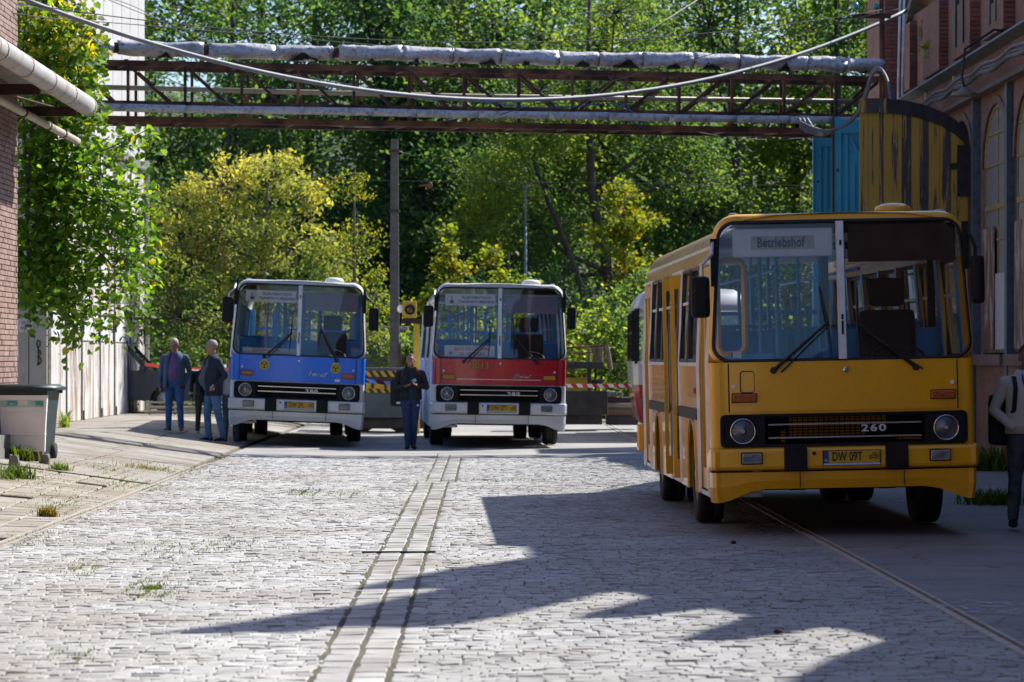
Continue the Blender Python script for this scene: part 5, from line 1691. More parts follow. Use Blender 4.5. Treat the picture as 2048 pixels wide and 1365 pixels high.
    if S['script']:
        x0, z0, h, wscale = S['script']
        for st_ in IKARUS:
            mb = MB(); mb.tube([Vector((x0 + x * h * wscale + z * h * 0.15, fy(x0, 1) - 0.016, z0 + z * h)) for x, z in st_], 0.0062, 5); P(mb, "maker_script", CHROME)
    S['extra'](root, P, PM)
    return root

YEL = paint("ochre_yellow_paint", (0.90, 0.44, 0.002), 0.35, 0.28, (0.48, 0.24, 0.02), 0.5)
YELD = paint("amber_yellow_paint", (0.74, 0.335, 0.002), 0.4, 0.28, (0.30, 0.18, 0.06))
BLU = paint("bright_blue_paint", (0.010, 0.19, 0.86), 0.06, 0.25)
RED = paint("deep_red_paint", (0.52, 0.006, 0.022), 0.10, 0.20, coat=0.8)
CREAM = paint("grey_white_paint", (0.80, 0.80, 0.77), 0.22, 0.35)
WHT = paint("off_white_roof_paint", (0.66, 0.66, 0.64), 0.25, 0.4)
BUMW = paint("pale_grey_bumper_paint", (0.82, 0.82, 0.82), 0.15, 0.4)
YGRILL = M("yellow_radiator_cowl", (0.20, 0.085, 0.003), 0.8, spec=0.1)
VISOR = M("lilac_blind", (0.27, 0.25, 0.33), 0.8, var=0.05)
VISORD = glass("smoked_visor", (0.05, 0.056, 0.06), 0.04, 0.05)

def boards_yellow(root, P, PM):
    mb = MB(); mb.bevbox((-0.53, 0.22, 2.765), (0.95, 0.06, 0.27), 0.02); b = P(mb, "destination_box", CARD)
    mb = MB(); mb.box((-0.53, 0.186, 2.765), (0.60, 0.01, 0.125)); P(mb, "destination_blind", M("old_blind_cloth", (0.52, 0.48, 0.36), 0.8), b)
    PM(text_mesh("Betriebshof", 0.128, INK, 0.002, 0, 0.004, 1.04, 0.72), "blind_lettering", (-0.55, 0.178, 2.763), b)
    mb = MB(); mb.bevbox((0.60, 0.22, 2.75), (1.02, 0.02, 0.36), 0.01); P(mb, "sun_visor", VISORD)
    mb = MB(); mb.box((-1.0, 0.10, 1.71), (0.105, 0.004, 0.055)); st = P(mb, "windscreen_sticker", CARD)
    mb = MB(); mb.box((-1.04, 0.097, 1.71), (0.022, 0.004, 0.05)); P(mb, "sticker_band", PLATEB, st)
    mb = MB(); mb.box((0.86, 0.36, 1.615), (0.24, 0.14, 0.01)); P(mb, "paper_sheet", CARD)
    # front door leaf folded inside the entrance
    pts = [Vector((x, 0.78, z)) for x, z in [(a - 0.98, b) for a, b in rrect(0.13, 0.13, 1.72, 2.62, 0.08, 4)]]
    mb = MB(); mb.tube(pts + [pts[0]], 0.035, 6); P(mb, "inner_door_frame", YEL)
def boards_club(root, P, PM, lower=True):
    mb = MB(); mb.box((-0.55, 0.20, 2.735), (0.93, 0.012, 0.215)); b = P(mb, "club_board", CARD)
    PM(text_mesh("KLUB SYMPATYKÓW", 0.066, INKB, 0.002, 0, 0.0016, 1.0, 0.86), "board_lettering", (-0.43, 0.192, 2.775), b)
    PM(text_mesh("TRANSPORTU MIEJSKIEGO", 0.066, INKB, 0.002, 0, 0.0016, 1.0, 0.86), "board_lettering", (-0.43, 0.192, 2.697), b)
    mb = MB(); mb.bevbox((-0.895, 0.190, 2.695), (0.075, 0.008, 0.055), 0.01); mb.tube([(-0.895, 0.19, 2.72), (-0.895, 0.19, 2.76)], 0.009, 6); mb.tube([(-0.915, 0.19, 2.80), (-0.895, 0.19, 2.765), (-0.875, 0.19, 2.80)], 0.006, 5); P(mb, "board_emblem", INKB, b)
    mb = MB(); mb.box((0.58, 0.21, 2.66), (0.98, 0.008, 0.32)); P(mb, "sun_blind", VISOR)
def boards_red(root, P, PM):
    boards_club(root, P, PM)
    mb = MB(); mb.box((-0.55, 0.19, 1.785), (0.93, 0.012, 0.205)); b = P(mb, "notice_board", CARD)
    PM(text_mesh("ZJAZD DO ZAJEZDNI", 0.075, PINK, 0.002, 0, 0.002, 1.1, 0.82), "board_lettering", (-0.52, 0.182, 1.825), b)
    PM(text_mesh("UL. LEGNICKA", 0.075, PINK, 0.002, 0, 0.002, 1.2, 0.82), "board_lettering", (-0.50, 0.182, 1.735), b)
    mb = MB(); mb.lathe([(0.032, 0), (0.032, -0.004)], (-0.9, 0.183, 1.745), 'y', 12); P(mb, "board_roundel", M("violet_roundel", (0.2, 0.2, 0.5), 0.5), b)
def boards_blue(root, P, PM):
    boards_club(root, P, PM)
    mb = MB(); mb.box((-0.54, 0.26, 1.715), (1.0, 0.012, 0.115)); b = P(mb, "notice_board", CARD)
    PM(text_mesh("ZJAZD DO ZAJEZDNI", 0.055, PINK, 0.002, 0, 0.001, 1.1, 0.9), "board_lettering", (-0.6, 0.252, 1.73), b)
    PM(text_mesh("UL. LEGNICKA", 0.04, PINK, 0.002), "board_lettering", (-0.3, 0.252, 1.69), b)
def roundel(P, x, z):
    Y1 = M("club_yellow", (0.62, 0.52, 0.03), 0.5)
    mb = MB(); mb.lathe([(0.088, 0), (0.088, -0.008)], (x, fy(x, 1) - 0.011, z), 'y', 24); o = P(mb, "club_roundel", Y1)
    mb = MB()
    mb.tube([Vector((x + 0.062 * math.cos(t * 0.3927), fy(x, 1) - 0.022, z + 0.062 * math.sin(t * 0.3927))) for t in range(17)], 0.006, 5)
    for a in (90, 210, 330): mb.tube([Vector((x, fy(x, 1) - 0.022, z)), Vector((x + 0.062 * math.cos(R(a + 180)), fy(x, 1) - 0.022, z + 0.062 * math.sin(R(a + 180))))], 0.010, 5)
    P(mb, "roundel_wheel_mark", INK, o)
    mb = MB(); mb.box((x, fy(x, 1) - 0.014, z + 0.088), (0.1, 0.006, 0.03)); P(mb, "roundel_crest", Y1, o)
def extra_blue(root, P, PM):
    roundel(P, -0.62, 1.46); roundel(P, 0.70, 1.44)
    mb = MB(); mb.box((0.74, fy(0.74, 1) - 0.012, 1.22), (0.09, 0.004, 0.045)); P(mb, "small_sticker", CARD)
def extra_red(root, P, PM):
    PM(text_mesh("5013", 0.165, INK, 0.002, 0, 0.008, 1.12, 0.95), "fleet_number_outline", (-0.36, -0.012, 1.515))
    PM(text_mesh("5013", 0.165, YTXT, 0.002, 0, 0.0, 1.12, 0.95), "fleet_number", (-0.36, -0.017, 1.515))
    mb = MB(); mb.box((0.0, -0.014, 1.265), (1.55, 0.008, 0.012)); P(mb, "bonnet_trim_strip", CHROME)
no_extra = lambda root, P, PM: None

def wip(pl, el, b0, b1): return (pl, el, b0, b1)
base = dict(flapdark=True, rim=CREAM, darkrail=True, dooropen=(False, False, False), mirrors=((1.335, 2.26, 0.18, 0.39), (1.275, 2.38, 0.13, 0.46)))
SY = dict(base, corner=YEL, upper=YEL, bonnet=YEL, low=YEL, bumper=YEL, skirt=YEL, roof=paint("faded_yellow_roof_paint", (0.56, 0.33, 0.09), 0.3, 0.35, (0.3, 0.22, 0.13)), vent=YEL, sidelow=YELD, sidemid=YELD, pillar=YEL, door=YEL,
          plate=('DW 09T',), num='260', script=None, boards=boards_yellow, extra=no_extra, grillback=DKGRILL, cowl=True, dooropen=(False, True, False), marker=M("lilac_marker_lens", (0.25, 0.25, 0.33), 0.3),
          wipers=[wip((-0.66, 1.56), (-0.14, 2.0), (-0.205, 2.34), (-0.11, 1.70)), wip((0.68, 1.565), (0.14, 1.99), (0.145, 2.33), (0.15, 1.68))])
SB = dict(base, corner=BLU, upper=WHT, bonnet=BLU, low=CREAM, bumper=BUMW, skirt=CREAM, roof=WHT, vent=WHT, sidelow=CREAM, sidemid=BLU, pillar=WHT, door=CREAM, plate=('DW 29L',), num='280', script=(0.33, 1.285, 0.10, 1.15),
          flapdark=False, boards=boards_blue, extra=extra_blue, wipers=[wip((-0.63, 1.61), (-0.15, 2.06), (-0.13, 2.38), (-0.17, 1.72)), wip((0.70, 1.585), (0.40, 2.17), (0.39, 2.45), (0.36, 1.85))], mirrors=((1.34, 2.46, 0.20, 0.48), (1.37, 2.38, 0.19, 0.43)))
SR = dict(base, corner=RED, upper=WHT, bonnet=RED, low=CREAM, bumper=BUMW, skirt=CREAM, roof=WHT, vent=WHT, sidelow=CREAM, sidemid=WHT, pillar=SILVER, door=SILVER, plate=('DW 27T',), num='280', script=(0.42, 1.30, 0.075, 1.15), amber=AMBER2,
          flapdark=False, boards=boards_red, extra=extra_red, wipers=[wip((-0.66, 1.59), (-0.18, 2.04), (-0.2, 2.38), (-0.21, 1.68)), wip((0.69, 1.575), (0.26, 2.09), (0.24, 2.45), (0.27, 1.74))], mirrors=((1.33, 2.42, 0.19, 0.40), (1.32, 2.42, 0.17, 0.42)))
make_bus("city_bus", "ochre yellow bus parked in the shade, destination blind Betriebshof", ((1691 - VX) * 32.9 / FPX, 32.9, 0.0), R(0.8), R(-1.15), SY)
make_bus("city_bus", "blue and white bus with two yellow roundels on its nose", ((592 - VX) * 64.8 / FPX, 64.8, 0.055), R(2.7), R(2.2), SB)
make_bus("city_bus", "red and white bus with yellow number 5013", ((997 - VX) * 64.8 / FPX, 64.8, 0.0), R(2.2), R(0.9), SR)
# ================================================================== things between and behind the buses
GREYBLUE = M("grey_blue_steel", (0.055, 0.075, 0.095), 0.55, 0.3, scale=3, col2=(0.085, 0.105, 0.125))
DKSTEEL = M("dark_flat_steel", (0.028, 0.027, 0.03), 0.6, 0.3, scale=4, col2=(0.05, 0.046, 0.046))
YMACH = M("machine_yellow", (0.42, 0.27, 0.02), 0.5, scale=6, col2=(0.52, 0.35, 0.03))
BLKS = M("stripe_black", (0.02, 0.02, 0.02), 0.6)
BLOCKW = M("mossy_rendered_block", (0.12, 0.13, 0.115), 0.9, scale=4, col2=(0.20, 0.205, 0.18), bmp=0.3, bscale=20)
TIMBER = M("old_timber", (0.14, 0.10, 0.07), 0.85, scale=5, col2=(0.22, 0.17, 0.12), stretch=(1, 6, 6))
def hazard(x0, x1, z0, z1, y, parent, nm="hazard_stripe"):
    n = int((x1 - x0) / 0.17)
    for k in range(n):
        a = x0 + k * 0.17
        b = a + 0.085
        sl = (z1 - z0) * 0.7
        mb = MB(); mb.prism([(a, z1), (min(b, x1), z1), (min(b + sl, x1), z0), (min(a + sl, x1), z0)], lambda p, q, d: (p, d, q), y - 0.006, y); mb.build(nm, BLKS, parent)
sy = 78.0
wg = empty("works_wagon", (-2.75, sy, 0), 0, "low works wagon with black and yellow striped beams between blue and red bus", "wagon")
def wl(px, py, Y=sy): return W(px, py, Y) - Vector((-2.75, sy, 0))
def wbox(px0, py0, px1, py1, d, nm, mat, y=0.0):
    a, b = wl(px0, py1), wl(px1, py0)
    mb = MB(); mb.bevbox(((a.x + b.x) / 2, y + d / 2, (a.z + b.z) / 2), (b.x - a.x, d, b.z - a.z), 0.01); return mb.build(nm, mat, wg)
wbox(690, 736, 856, 742, 2.2, "deck_plate", GREYBLUE)
u = wbox(690, 742, 856, 754, 0.12, "upper_striped_beam", YMACH, 0.02)
a, b = wl(690, 754), wl(856, 742); hazard(a.x, b.x, a.z, b.z, 0.02, wg)
wbox(690, 754, 856, 766, 0.1, "gap_beam", DKSTEEL, 0.1)
wbox(690, 766, 856, 778, 0.1, "yellow_box_beam", YMACH, 0.04)
wbox(690, 778, 856, 786, 0.1, "lower_striped_beam", YMACH, 0.03)
a, b = wl(690, 786), wl(856, 778); hazard(a.x, b.x, a.z, b.z, 0.03, wg)
for k, px in enumerate((742, 768, 792, 812)):
    wbox(px, 767, px + 6, 777, 0.02, "stencil_mark", BLKS, 0.02)
wbox(690, 786, 862, 836, 0.08, "side_sheet", GREYBLUE, 0.06)
wbox(700, 836, 856, 858, 1.8, "axle_frame", DKSTEEL, 0.2)
for px in (725, 800):
    c = wl(px, 855); mb = MB(); mb.lathe([(0.12, 0), (0.33, 0.0), (0.33, 0.1), (0.12, 0.1)], (c.x, 0.3, 0.34), 'y', 20); mb.build("wagon_wheel", DKSTEEL, wg)
# warning lamp on its yellow post
wlmp = empty("warning_light", (W(828, 800, 77.0).x, 77.0, 0), 0, "yellow square warning lamp on a yellow post beside the red bus", "signal lamp")
o0 = Vector((W(828, 800, 77.0).x, 77.0, 0))
def q3(px, py): return W(px, py, 77.0) - o0
a, b = q3(805, 637), q3(833, 603)
mb = MB(); mb.bevbox(((a.x + b.x) / 2, 0.0, (a.z + b.z) / 2), (b.x - a.x, 0.22, b.z - a.z), 0.02); mb.build("lamp_box", YMACH, wlmp)
mb = MB(); mb.smooth = True; mb.lathe([(0.115, -0.11), (0.115, -0.15), (0.095, -0.15), (0.09, -0.12)], ((a.x + b.x) / 2 + 0.01, 0, (a.z + b.z) / 2), 'y', 20, True); mb.build("lamp_hood", DARKRUST, wlmp)
mb = MB(); mb.smooth = True; mb.lathe([(0.095, -0.115), (0.06, -0.14), (0.01, -0.148)], ((a.x + b.x) / 2 + 0.01, 0, (a.z + b.z) / 2), 'y', 20); mb.build("lamp_lens", M("smoky_amber", (0.10, 0.035, 0.012), 0.25, coat=0.6), wlmp)
mb = MB(); mb.smooth = True; mb.ball((a.x - 0.03, 0.02, (a.z + b.z) / 2 + 0.02), 0.09, 0.08, 0.09); mb.build("side_lamp", CARD, wlmp)
a, b = q3(803, 648), q3(842, 638)
mb = MB(); mb.box2((a.x, -0.12, a.z), (b.x + 0.15, 0.15, b.z)); mb.build("bracket_plate", DARKRUST, wlmp)
a, b = q3(827, 640), q3(839, 640)
mb = MB(); mb.box2((a.x, -0.06, 0), (b.x, 0.08, b.z)); mb.build("post", YMACH, wlmp)
# block of rendered wall
bw = empty("wall_stub", (W(735, 740, 86).x - 0.5, 86, 0), 0, "grey rendered wall stub with a pale coping behind the concrete pole", "wall")
p0, p1 = W(715, 662, 86), W(800, 662, 86)
mb = MB(); mb.box2((0, 0, -0.1), (p1.x - p0.x + 0.4, 0.4, p0.z)); mb.build("rendered_face", BLOCKW, bw)
mb = MB(); mb.bevbox(((p1.x - p0.x + 0.4) / 2, 0.2, p0.z + 0.06), (p1.x - p0.x + 0.5, 0.5, 0.11), 0.02); mb.build("coping", CONC, bw)
# flat wagon right of the red bus
fw = empty("flat_wagon", (2.0, 80, 0), 0, "dark flat wagon with a plough plate and handrail right of the red bus", "wagon")
def fl_(px, py, Y=80): return W(px, py, Y) - Vector((2.0, 80, 0))
def fbox(px0, py0, px1, py1, d, nm, mat, y=0.0):
    a, b = fl_(px0, py1), fl_(px1, py0)
    mb = MB(); mb.bevbox(((a.x + b.x) / 2, y + d / 2, (a.z + b.z) / 2), (b.x - a.x, d, b.z - a.z), 0.01); return mb.build(nm, mat, fw)
fbox(1085, 724, 1208, 738, 1.2, "bench_top", DKSTEEL, 0.3)
fbox(1176, 738, 1184, 800, 0.1, "bench_leg", DKSTEEL, 0.5)
fbox(1192, 738, 1197, 800, 0.1, "bench_leg", DKSTEEL, 1.2)
fbox(1132, 756, 1180, 782, 0.5, "yellow_tool_chest", YMACH, 0.7)
fbox(1085, 782, 1214, 829, 0.06, "plough_plate", DKSTEEL, -0.25)
fbox(1085, 829, 1205, 850, 1.8, "underframe", DKSTEEL, 0.2)
fbox(1186, 760, 1208, 776, 0.4, "winch_box", DKSTEEL, 0.9)
def ftube(pts, r, mat, nm): 
    mb = MB(); mb.tube([fl_(x, y, 80.8) for x, y in pts], r, 7); mb.build(nm, mat, fw)
ftube([(1090, 700), (1130, 696), (1170, 694), (1212, 691)], 0.022, RUST, "handrail")
ftube([(1090, 708), (1165, 706), (1200, 704)], 0.016, RUST, "handrail")
for (xa, ya, xb, yb, r) in ((1178, 696, 1178, 727, .03), (1189, 694, 1189, 727, .05), (1200, 694, 1200, 727, .07), (1213, 691, 1221, 740, .06)):
    ftube([(xa, ya), (xb, yb)], r, TIMBER, "handrail_post")
st = empty("slab_stack", (W(1235, 850, 82).x, 82, 0), 0, "pile of concrete slabs and timbers beside the white and red tram", "pile")
for k, (px0, py0, px1, py1, mt) in enumerate(((1212, 832, 1275, 850, DKSTEEL), (1216, 815, 1270, 832, TIMBER), (1213, 806, 1268, 815, CONC), (1214, 795, 1262, 806, DKSTEEL), (1212, 782, 1220, 794, BLOCKW), (1222, 783, 1232, 794, BLOCKW), (1236, 784, 1244, 794, BLOCKW))):
    a, b = W(px0, py1, 82) - st.location, W(px1, py0, 82) - st.location
    mb = MB(); mb.bevbox(((a.x + b.x) / 2, 0.1 * (k % 2), (a.z + b.z) / 2), (b.x - a.x, 1.0, b.z - a.z), 0.02); mb.build("slab" if k < 4 else "block", mt, st)
# poles
CPOLE = M("weathered_concrete_pole", (0.075, 0.072, 0.07), 0.9, scale=3, col2=(0.12, 0.115, 0.11), stretch=(1, 1, 3))
cp = empty("concrete_pole", (W(789, 800, 83).x, 83, 0), 0, "square weathered concrete pole standing between the two far buses", "pole")
zt = W(789, 279, 83).z
mb = MB(); mb.prism([(-0.125, 0), (0.125, 0), (0.085, zt), (-0.085, zt)], lambda a, b, d: (a, d, b), -0.1, 0.1); mb.build("shaft", CPOLE, cp)
for py in (305, 425):
    z = W(789, py, 83).z
    mb = MB(); mb.box2((-0.125, -0.125, z), (0.125, 0.125, z + 0.05)); mb.build("steel_band", DARKRUST, cp)
mb = MB(); mb.prism([(0.10, 0.0), (0.27, 0.0), (0.15, 2.0), (0.10, 2.0)], lambda a, b, d: (a, d, b), -0.14, -0.1); mb.build("rusty_strut", RUST, cp)
mb = MB(); mb.beam((W(838, 372, 83).x - cp.location.x, 0, W(838, 372, 83).z), (W(858, 370, 83).x - cp.location.x, 0, W(858, 370, 83).z), 0.05, 0.04); mb.ball((W(860, 370, 83).x - cp.location.x, 0, W(860, 371, 83).z), 0.06, 0.05, 0.09); mb.build("wire_clamp", RUST, cp)
BARR0 = M("grey_lantern", (0.2, 0.21, 0.22), 0.6)
lp_ = empty("lamp_post", (W(1051, 700, 96).x, 96, 0), 0, "slim grey tapered metal post rising behind the red bus", "lamp post")
zt = W(1051, 425, 96).z + 0.6
mb = MB(); mb.smooth = True; mb.tube([(0, 0, 0), (0, 0, 3.2), (0, 0, 3.22), (0, 0, zt - 1.0)], [0.07, 0.06, 0.048, 0.036], 12); mb.build("shaft", M("galvanised_post", (0.16, 0.19, 0.22), 0.6, 0.2), lp_)
mb = MB(); mb.smooth = True; mb.tube([(0, 0, zt - 1.0), (0, 0, zt - 0.2), (0, 0.1, zt), (0, 0.4, zt + 0.1)], 0.03, 8); mb.build("bracket_arm", M("galvanised_arm", (0.16, 0.19, 0.22), 0.6, 0.2), lp_)
mb = MB(); mb.bevbox((0, 0.5, zt + 0.1), (0.16, 0.4, 0.08), 0.03); mb.build("lantern", BARR0, lp_)
# barrier tape, twisted
def m_tape():
    m, nt, out = _nodes("red_white_tape")
    w = coords(nt, "Object")
    wv = N(nt, "ShaderNodeTexWave", wave_type='BANDS', bands_direction='DIAGONAL')
    wv.inputs["Scale"].default_value = 2.2
    nt.links.new(w, wv.inputs["Vector"])
    c = ramp(nt, wv.outputs["Fac"], [(0.48, (0.62, 0.02, 0.03)), (0.52, (0.75, 0.74, 0.74))])
    principled(nt, out, c.outputs[0], 0.4)
    return m
TAPE = m_tape()
def tape(a, b, drop, label, h=0.075):
    r = random.Random(label)
    mb = MB()
    pts = sag(a, b, drop, 30)
    rows = [[], []]
    for i, p in enumerate(pts):
        t = 0.5 * math.sin(i * 0.5) * 0.6
        rows[0].append(p + Vector((0, math.sin(t) * h / 2, h / 2 * math.cos(t))))
        rows[1].append(p - Vector((0, math.sin(t) * h / 2, h / 2 * math.cos(t))))
    o = Vector(a)
    mb.loft([[q - o for q in rw] for rw in rows], False)
    me = mb.mesh("barrier_tape", TAPE)
    sol = link("barrier_tape", me, None, o)
    return tag(sol, label, "tape", "red and white barrier tape")
tape(W(726, 760, 67.5), W(850, 770, 67.5), 0.03, "barrier tape strung between the blue bus and the red bus")
tape(W(1128, 772, 69), W(1264, 772, 69.5), 0.0, "barrier tape strung from the red bus to the white tram")
tape(W(290, 729, 80), W(458, 738, 78), 0.05, "barrier tape crossing in front of the parked dark car")
# low barrier pipes behind the men
BARR = M("galvanised_barrier", (0.33, 0.31, 0.27), 0.5, 0.4)
bar_ = empty("pipe_barrier", (W(300, 830, 81).x, 81, gz(-8, 81)), 0, "low pale pipe barrier on the ground behind the standing men", "barrier")
for k, py in enumerate((805, 815, 824)):
    a, b = W(292, py, 81) - bar_.location, W(470, py + 2, 81) - bar_.location
    mb = MB(); mb.smooth = True; mb.tube([a, b], 0.035 if k else 0.02, 8); mb.build("pipe", BARR, bar_)
for px in (300, 350, 400, 455):
    a = W(px, 805, 81.05) - bar_.location
    mb = MB(); mb.beam((a.x, 0.05, -0.02), (a.x, 0.05, a.z), 0.05, 0.05); mb.build("upright", BARR, bar_)

# ---- cars
CARPAINT = paint("dark_blue_car_paint", (0.012, 0.025, 0.055), 0.05, 0.4, coat=0.3)
CARW = paint("white_car_paint", (0.62, 0.63, 0.64), 0.1, 0.25, coat=0.8)
CARGLASS = glass("car_glass", (0.75, 0.82, 0.82), 0.12, 0.05)
def make_car(label, loc, rz, L, H, pnt, hood=0.9):
    """van-like car, local x along its length (nose at +x), y across"""
    c = empty("parked_car", loc, rz, label, "car")
    Wd = 0.88
    belt = 0.98
    low = [(-L / 2, 0.35), (-L / 2 + 0.02, 0.75), (-L / 2 + 0.03, belt), (L / 2 - hood - 0.35, belt + 0.04), (L / 2 - 0.25, belt - 0.10), (L / 2 - 0.02, 0.72), (L / 2, 0.42), (L / 2 - 0.05, 0.30)]
    bot = []
    for cx in (L / 2 - 0.85, -L / 2 + 0.80):
        bot += [(cx + 0.36 * math.cos(R(a)), 0.30 + 0.36 * math.sin(R(a))) for a in range(0, 181, 20)]
    poly = low + bot + [(-L / 2 + 0.05, 0.30)]
    mb = MB(); mb.prism(poly, lambda a, b, d: (a, d, b), -Wd, Wd); mb.build("body", pnt, c)
    roof = [(-L / 2 + 0.05, belt), (-L / 2 + 0.16, H - 0.12), (-L / 2 + 0.35, H), (L / 2 - hood - 1.25, H), (L / 2 - hood - 1.05, H - 0.06), (L / 2 - hood - 0.3, belt + 0.04)]
    # roof shell and pillars
    mb = MB(); mb.prism([(-L / 2 + 0.16, H - 0.10), (-L / 2 + 0.35, H), (L / 2 - hood - 1.25, H), (L / 2 - hood - 1.0, H - 0.10)], lambda a, b, d: (a, d, b), -Wd + 0.12, Wd - 0.12); mb.build("roof", pnt, c)
    for s in (-1, 1):
        for (x0, x1, t0, t1) in ((-L / 2 + 0.05, -L / 2 + 0.25, -L / 2 + 0.16, -L / 2 + 0.36), (-0.55, -0.42, -0.5, -0.4), (0.35, 0.45, 0.30, 0.38), (L / 2 - hood - 0.42, L / 2 - hood - 0.28, L / 2 - hood - 1.10, L / 2 - hood - 0.98)):
            mb = MB(); mb.prism([(x0, belt), (x1, belt + 0.02), (t1, H - 0.09), (t0, H - 0.09)], lambda a, b, d: (a, s * (d - 0.12 * (b - belt) / (H - belt)), b), Wd - 0.06, Wd); mb.build("pillar", pnt, c)
        mb = MB(); mb.add([(x, s * (Wd - 0.03 - 0.12 * (z - belt) / (H - belt)), z) for x, z in ((-L / 2 + 0.2, belt), (L / 2 - hood - 0.4, belt + 0.02), (L / 2 - hood - 1.06, H - 0.1), (-L / 2 + 0.3, H - 0.1))], [(0, 1, 2, 3)]); mb.build("side_glass", CARGLASS, c)
        for cx in (L / 2 - 0.85, -L / 2 + 0.80):
            wh = empty("wheel", (cx, s * (Wd - 0.1), 0.31), parent=c)
            mb = MB(); mb.smooth = True; mb.lathe([(0.2, -0.09), (0.29, -0.1), (0.31, -0.07), (0.31, 0.07), (0.29, 0.1), (0.2, 0.09)], (0, 0, 0), 'y', 24, True); mb.build("tyre", TYRE, wh)
            mb = MB(); mb.smooth = True; mb.lathe([(0.2, s * 0.085), (0.15, s * 0.05), (0.05, s * 0.07), (0.02, s * 0.08)], (0, 0, 0), 'y', 20); mb.build("rim", SILVER, wh)
        mb = MB(); mb.bevbox((L / 2 - hood - 0.5, s * (Wd + 0.1), belt + 0.08), (0.12, 0.18, 0.13), 0.03); mb.build("door_mirror", pnt, c)
        mb = MB(); mb.bevbox((L / 2 - 0.12, s * (Wd - 0.2), 0.74), (0.14, 0.3, 0.13), 0.03); mb.build("headlight", LENS, c)
        mb = MB(); mb.tube([(-L / 2 + 0.4, s * (Wd - 0.2), H), (-L / 2 + 0.45, s * (Wd - 0.2), H + 0.06), (L / 2 - hood - 1.4, s * (Wd - 0.2), H + 0.06), (L / 2 - hood - 1.3, s * (Wd - 0.2), H)], 0.016, 6); mb.build("roof_rail", DARKP, c)
    mb = MB(); mb.add([(L / 2 - hood - 0.32, -Wd + 0.06, belt + 0.03), (L / 2 - hood - 0.32, Wd - 0.06, belt + 0.03), (L / 2 - hood - 1.03, Wd - 0.17, H - 0.08), (L / 2 - hood - 1.03, -Wd + 0.17, H - 0.08)], [(0, 1, 2, 3)]); mb.build("windscreen", CARGLASS, c)
    mb = MB(); mb.box2((-L / 2 + 0.3, -Wd + 0.15, 0.4), (L / 2 - hood - 0.4, Wd - 0.15, 0.75)); mb.build("cabin", SEATK, c)
    return c
make_car("dark blue people carrier parked behind the man in the purple shirt", (W(408, 800, 84).x - 2.15, 84, gz(-9, 84)), 0, 4.3, 1.88, CARPAINT)
make_car("white car mostly hidden behind the blue bus and the men", (W(462, 800, 88).x + 0.25, 88, 0.05), R(95), 4.0, 1.45, CARW)

# ---- tram behind the yellow bus
TRW = paint("tram_white_paint", (0.50, 0.47, 0.49), 0.25, 0.35)
TRR = paint("tram_red_paint", (0.34, 0.02, 0.03), 0.2, 0.3)
tr = empty("tram_car", (W(1266, 850, 70.5).x, 70.5, 0), R(-1.6), "white tram with a red lower body half hidden behind the yellow bus", "tram")
TWd, TL = 2.35, 9.0
def tsec(z): return interp([(0.3, 0.18), (0.55, 0.10), (1.0, 0.02), (1.6, 0.0), (2.7, 0.03), (2.95, 0.12), (3.05, 0.3)], z)
def nose(z): return interp([(0.3, 0.42), (0.8, 0.18), (1.4, 0.0), (2.7, 0.14), (3.05, 0.4)], z)
for nm, zs, mt in (("lower_body", (0.3, 0.55, 0.8, 1.12), TRR), ("upper_body", (1.123, 1.4, 1.6), TRW), ("roof", (2.62, 2.75, 2.95, 3.05, 3.08), TRW)):
    mb = MB(); mb.smooth = nm == "roof"
    rings = []
    for z in zs:
        s_ = tsec(z); n_ = nose(z); 
        if z == 3.08: s_, n_ = 0.6, 0.9
        rings.append([Vector(q) for q in ((s_ + 0.10, n_, z), (TWd - s_ - 0.10, n_, z), (TWd - s_, n_ + 0.15, z), (TWd - s_, TL, z), (s_, TL, z), (s_, n_ + 0.15, z))])
    mb.loft(rings, True, True); mb.build(nm, mt, tr)
for k, (a, b) in enumerate(((0.35, 1.3), (1.4, 2.6), (2.7, 3.9), (4.0, 5.2), (5.3, 6.5), (6.6, 7.8))):
    w_ = empty("side_window", (0, 0, 0), parent=tr)
    mb = MB(); mb.add([(0.025, a, 1.62), (0.025, b, 1.62), (0.03, b, 2.6), (0.03, a, 2.6)], [(0, 1, 2, 3)]); mb.build("pane", SIDEGLASS, w_)
    mb = MB()
    for (p_, q_) in (((0.01, a, 1.6), (0.01, a, 2.62)), ((0.01, b, 1.6), (0.01, b, 2.62)), ((0.01, a, 2.18), (0.01, b, 2.18)), ((0.01, a, 1.62), (0.01, b, 1.62)), ((0.01, a, 2.6), (0.01, b, 2.6))): mb.beam(p_, q_, 0.05, 0.05)
    mb.build("sash", DARKP, w_)
mb = MB(); mb.add([(0.16, 0.06, 1.6), (TWd - 0.16, 0.06, 1.6), (TWd - 0.16, 0.12, 2.6), (0.16, 0.12, 2.6)], [(0, 1, 2, 3)]); mb.build("front_window", SIDEGLASS, tr)
for x in (0.08, TWd - 0.08):
    mb = MB(); mb.beam((x, 0.08, 1.55), (x, 0.16, 2.66), 0.1, 0.1); mb.build("front_pillar", DARKP, tr)
mb = MB(); mb.box2((0.4, 0.8, 0.1), (TWd - 0.4, TL - 0.6, 0.5)); mb.build("truck", CHASSIS, tr)
mb = MB(); mb.bevbox((TWd / 2, 1.5, 3.12), (1.0, 1.2, 0.12), 0.03); mb.build("roof_box", TRW, tr)
mb = MB(); mb.tube([(0.02, 0.2, 2.4), (-0.08, 0.12, 2.38), (-0.10, 0.12, 2.2)], 0.02, 6); mb.build("mirror_arm", DARKP, tr)

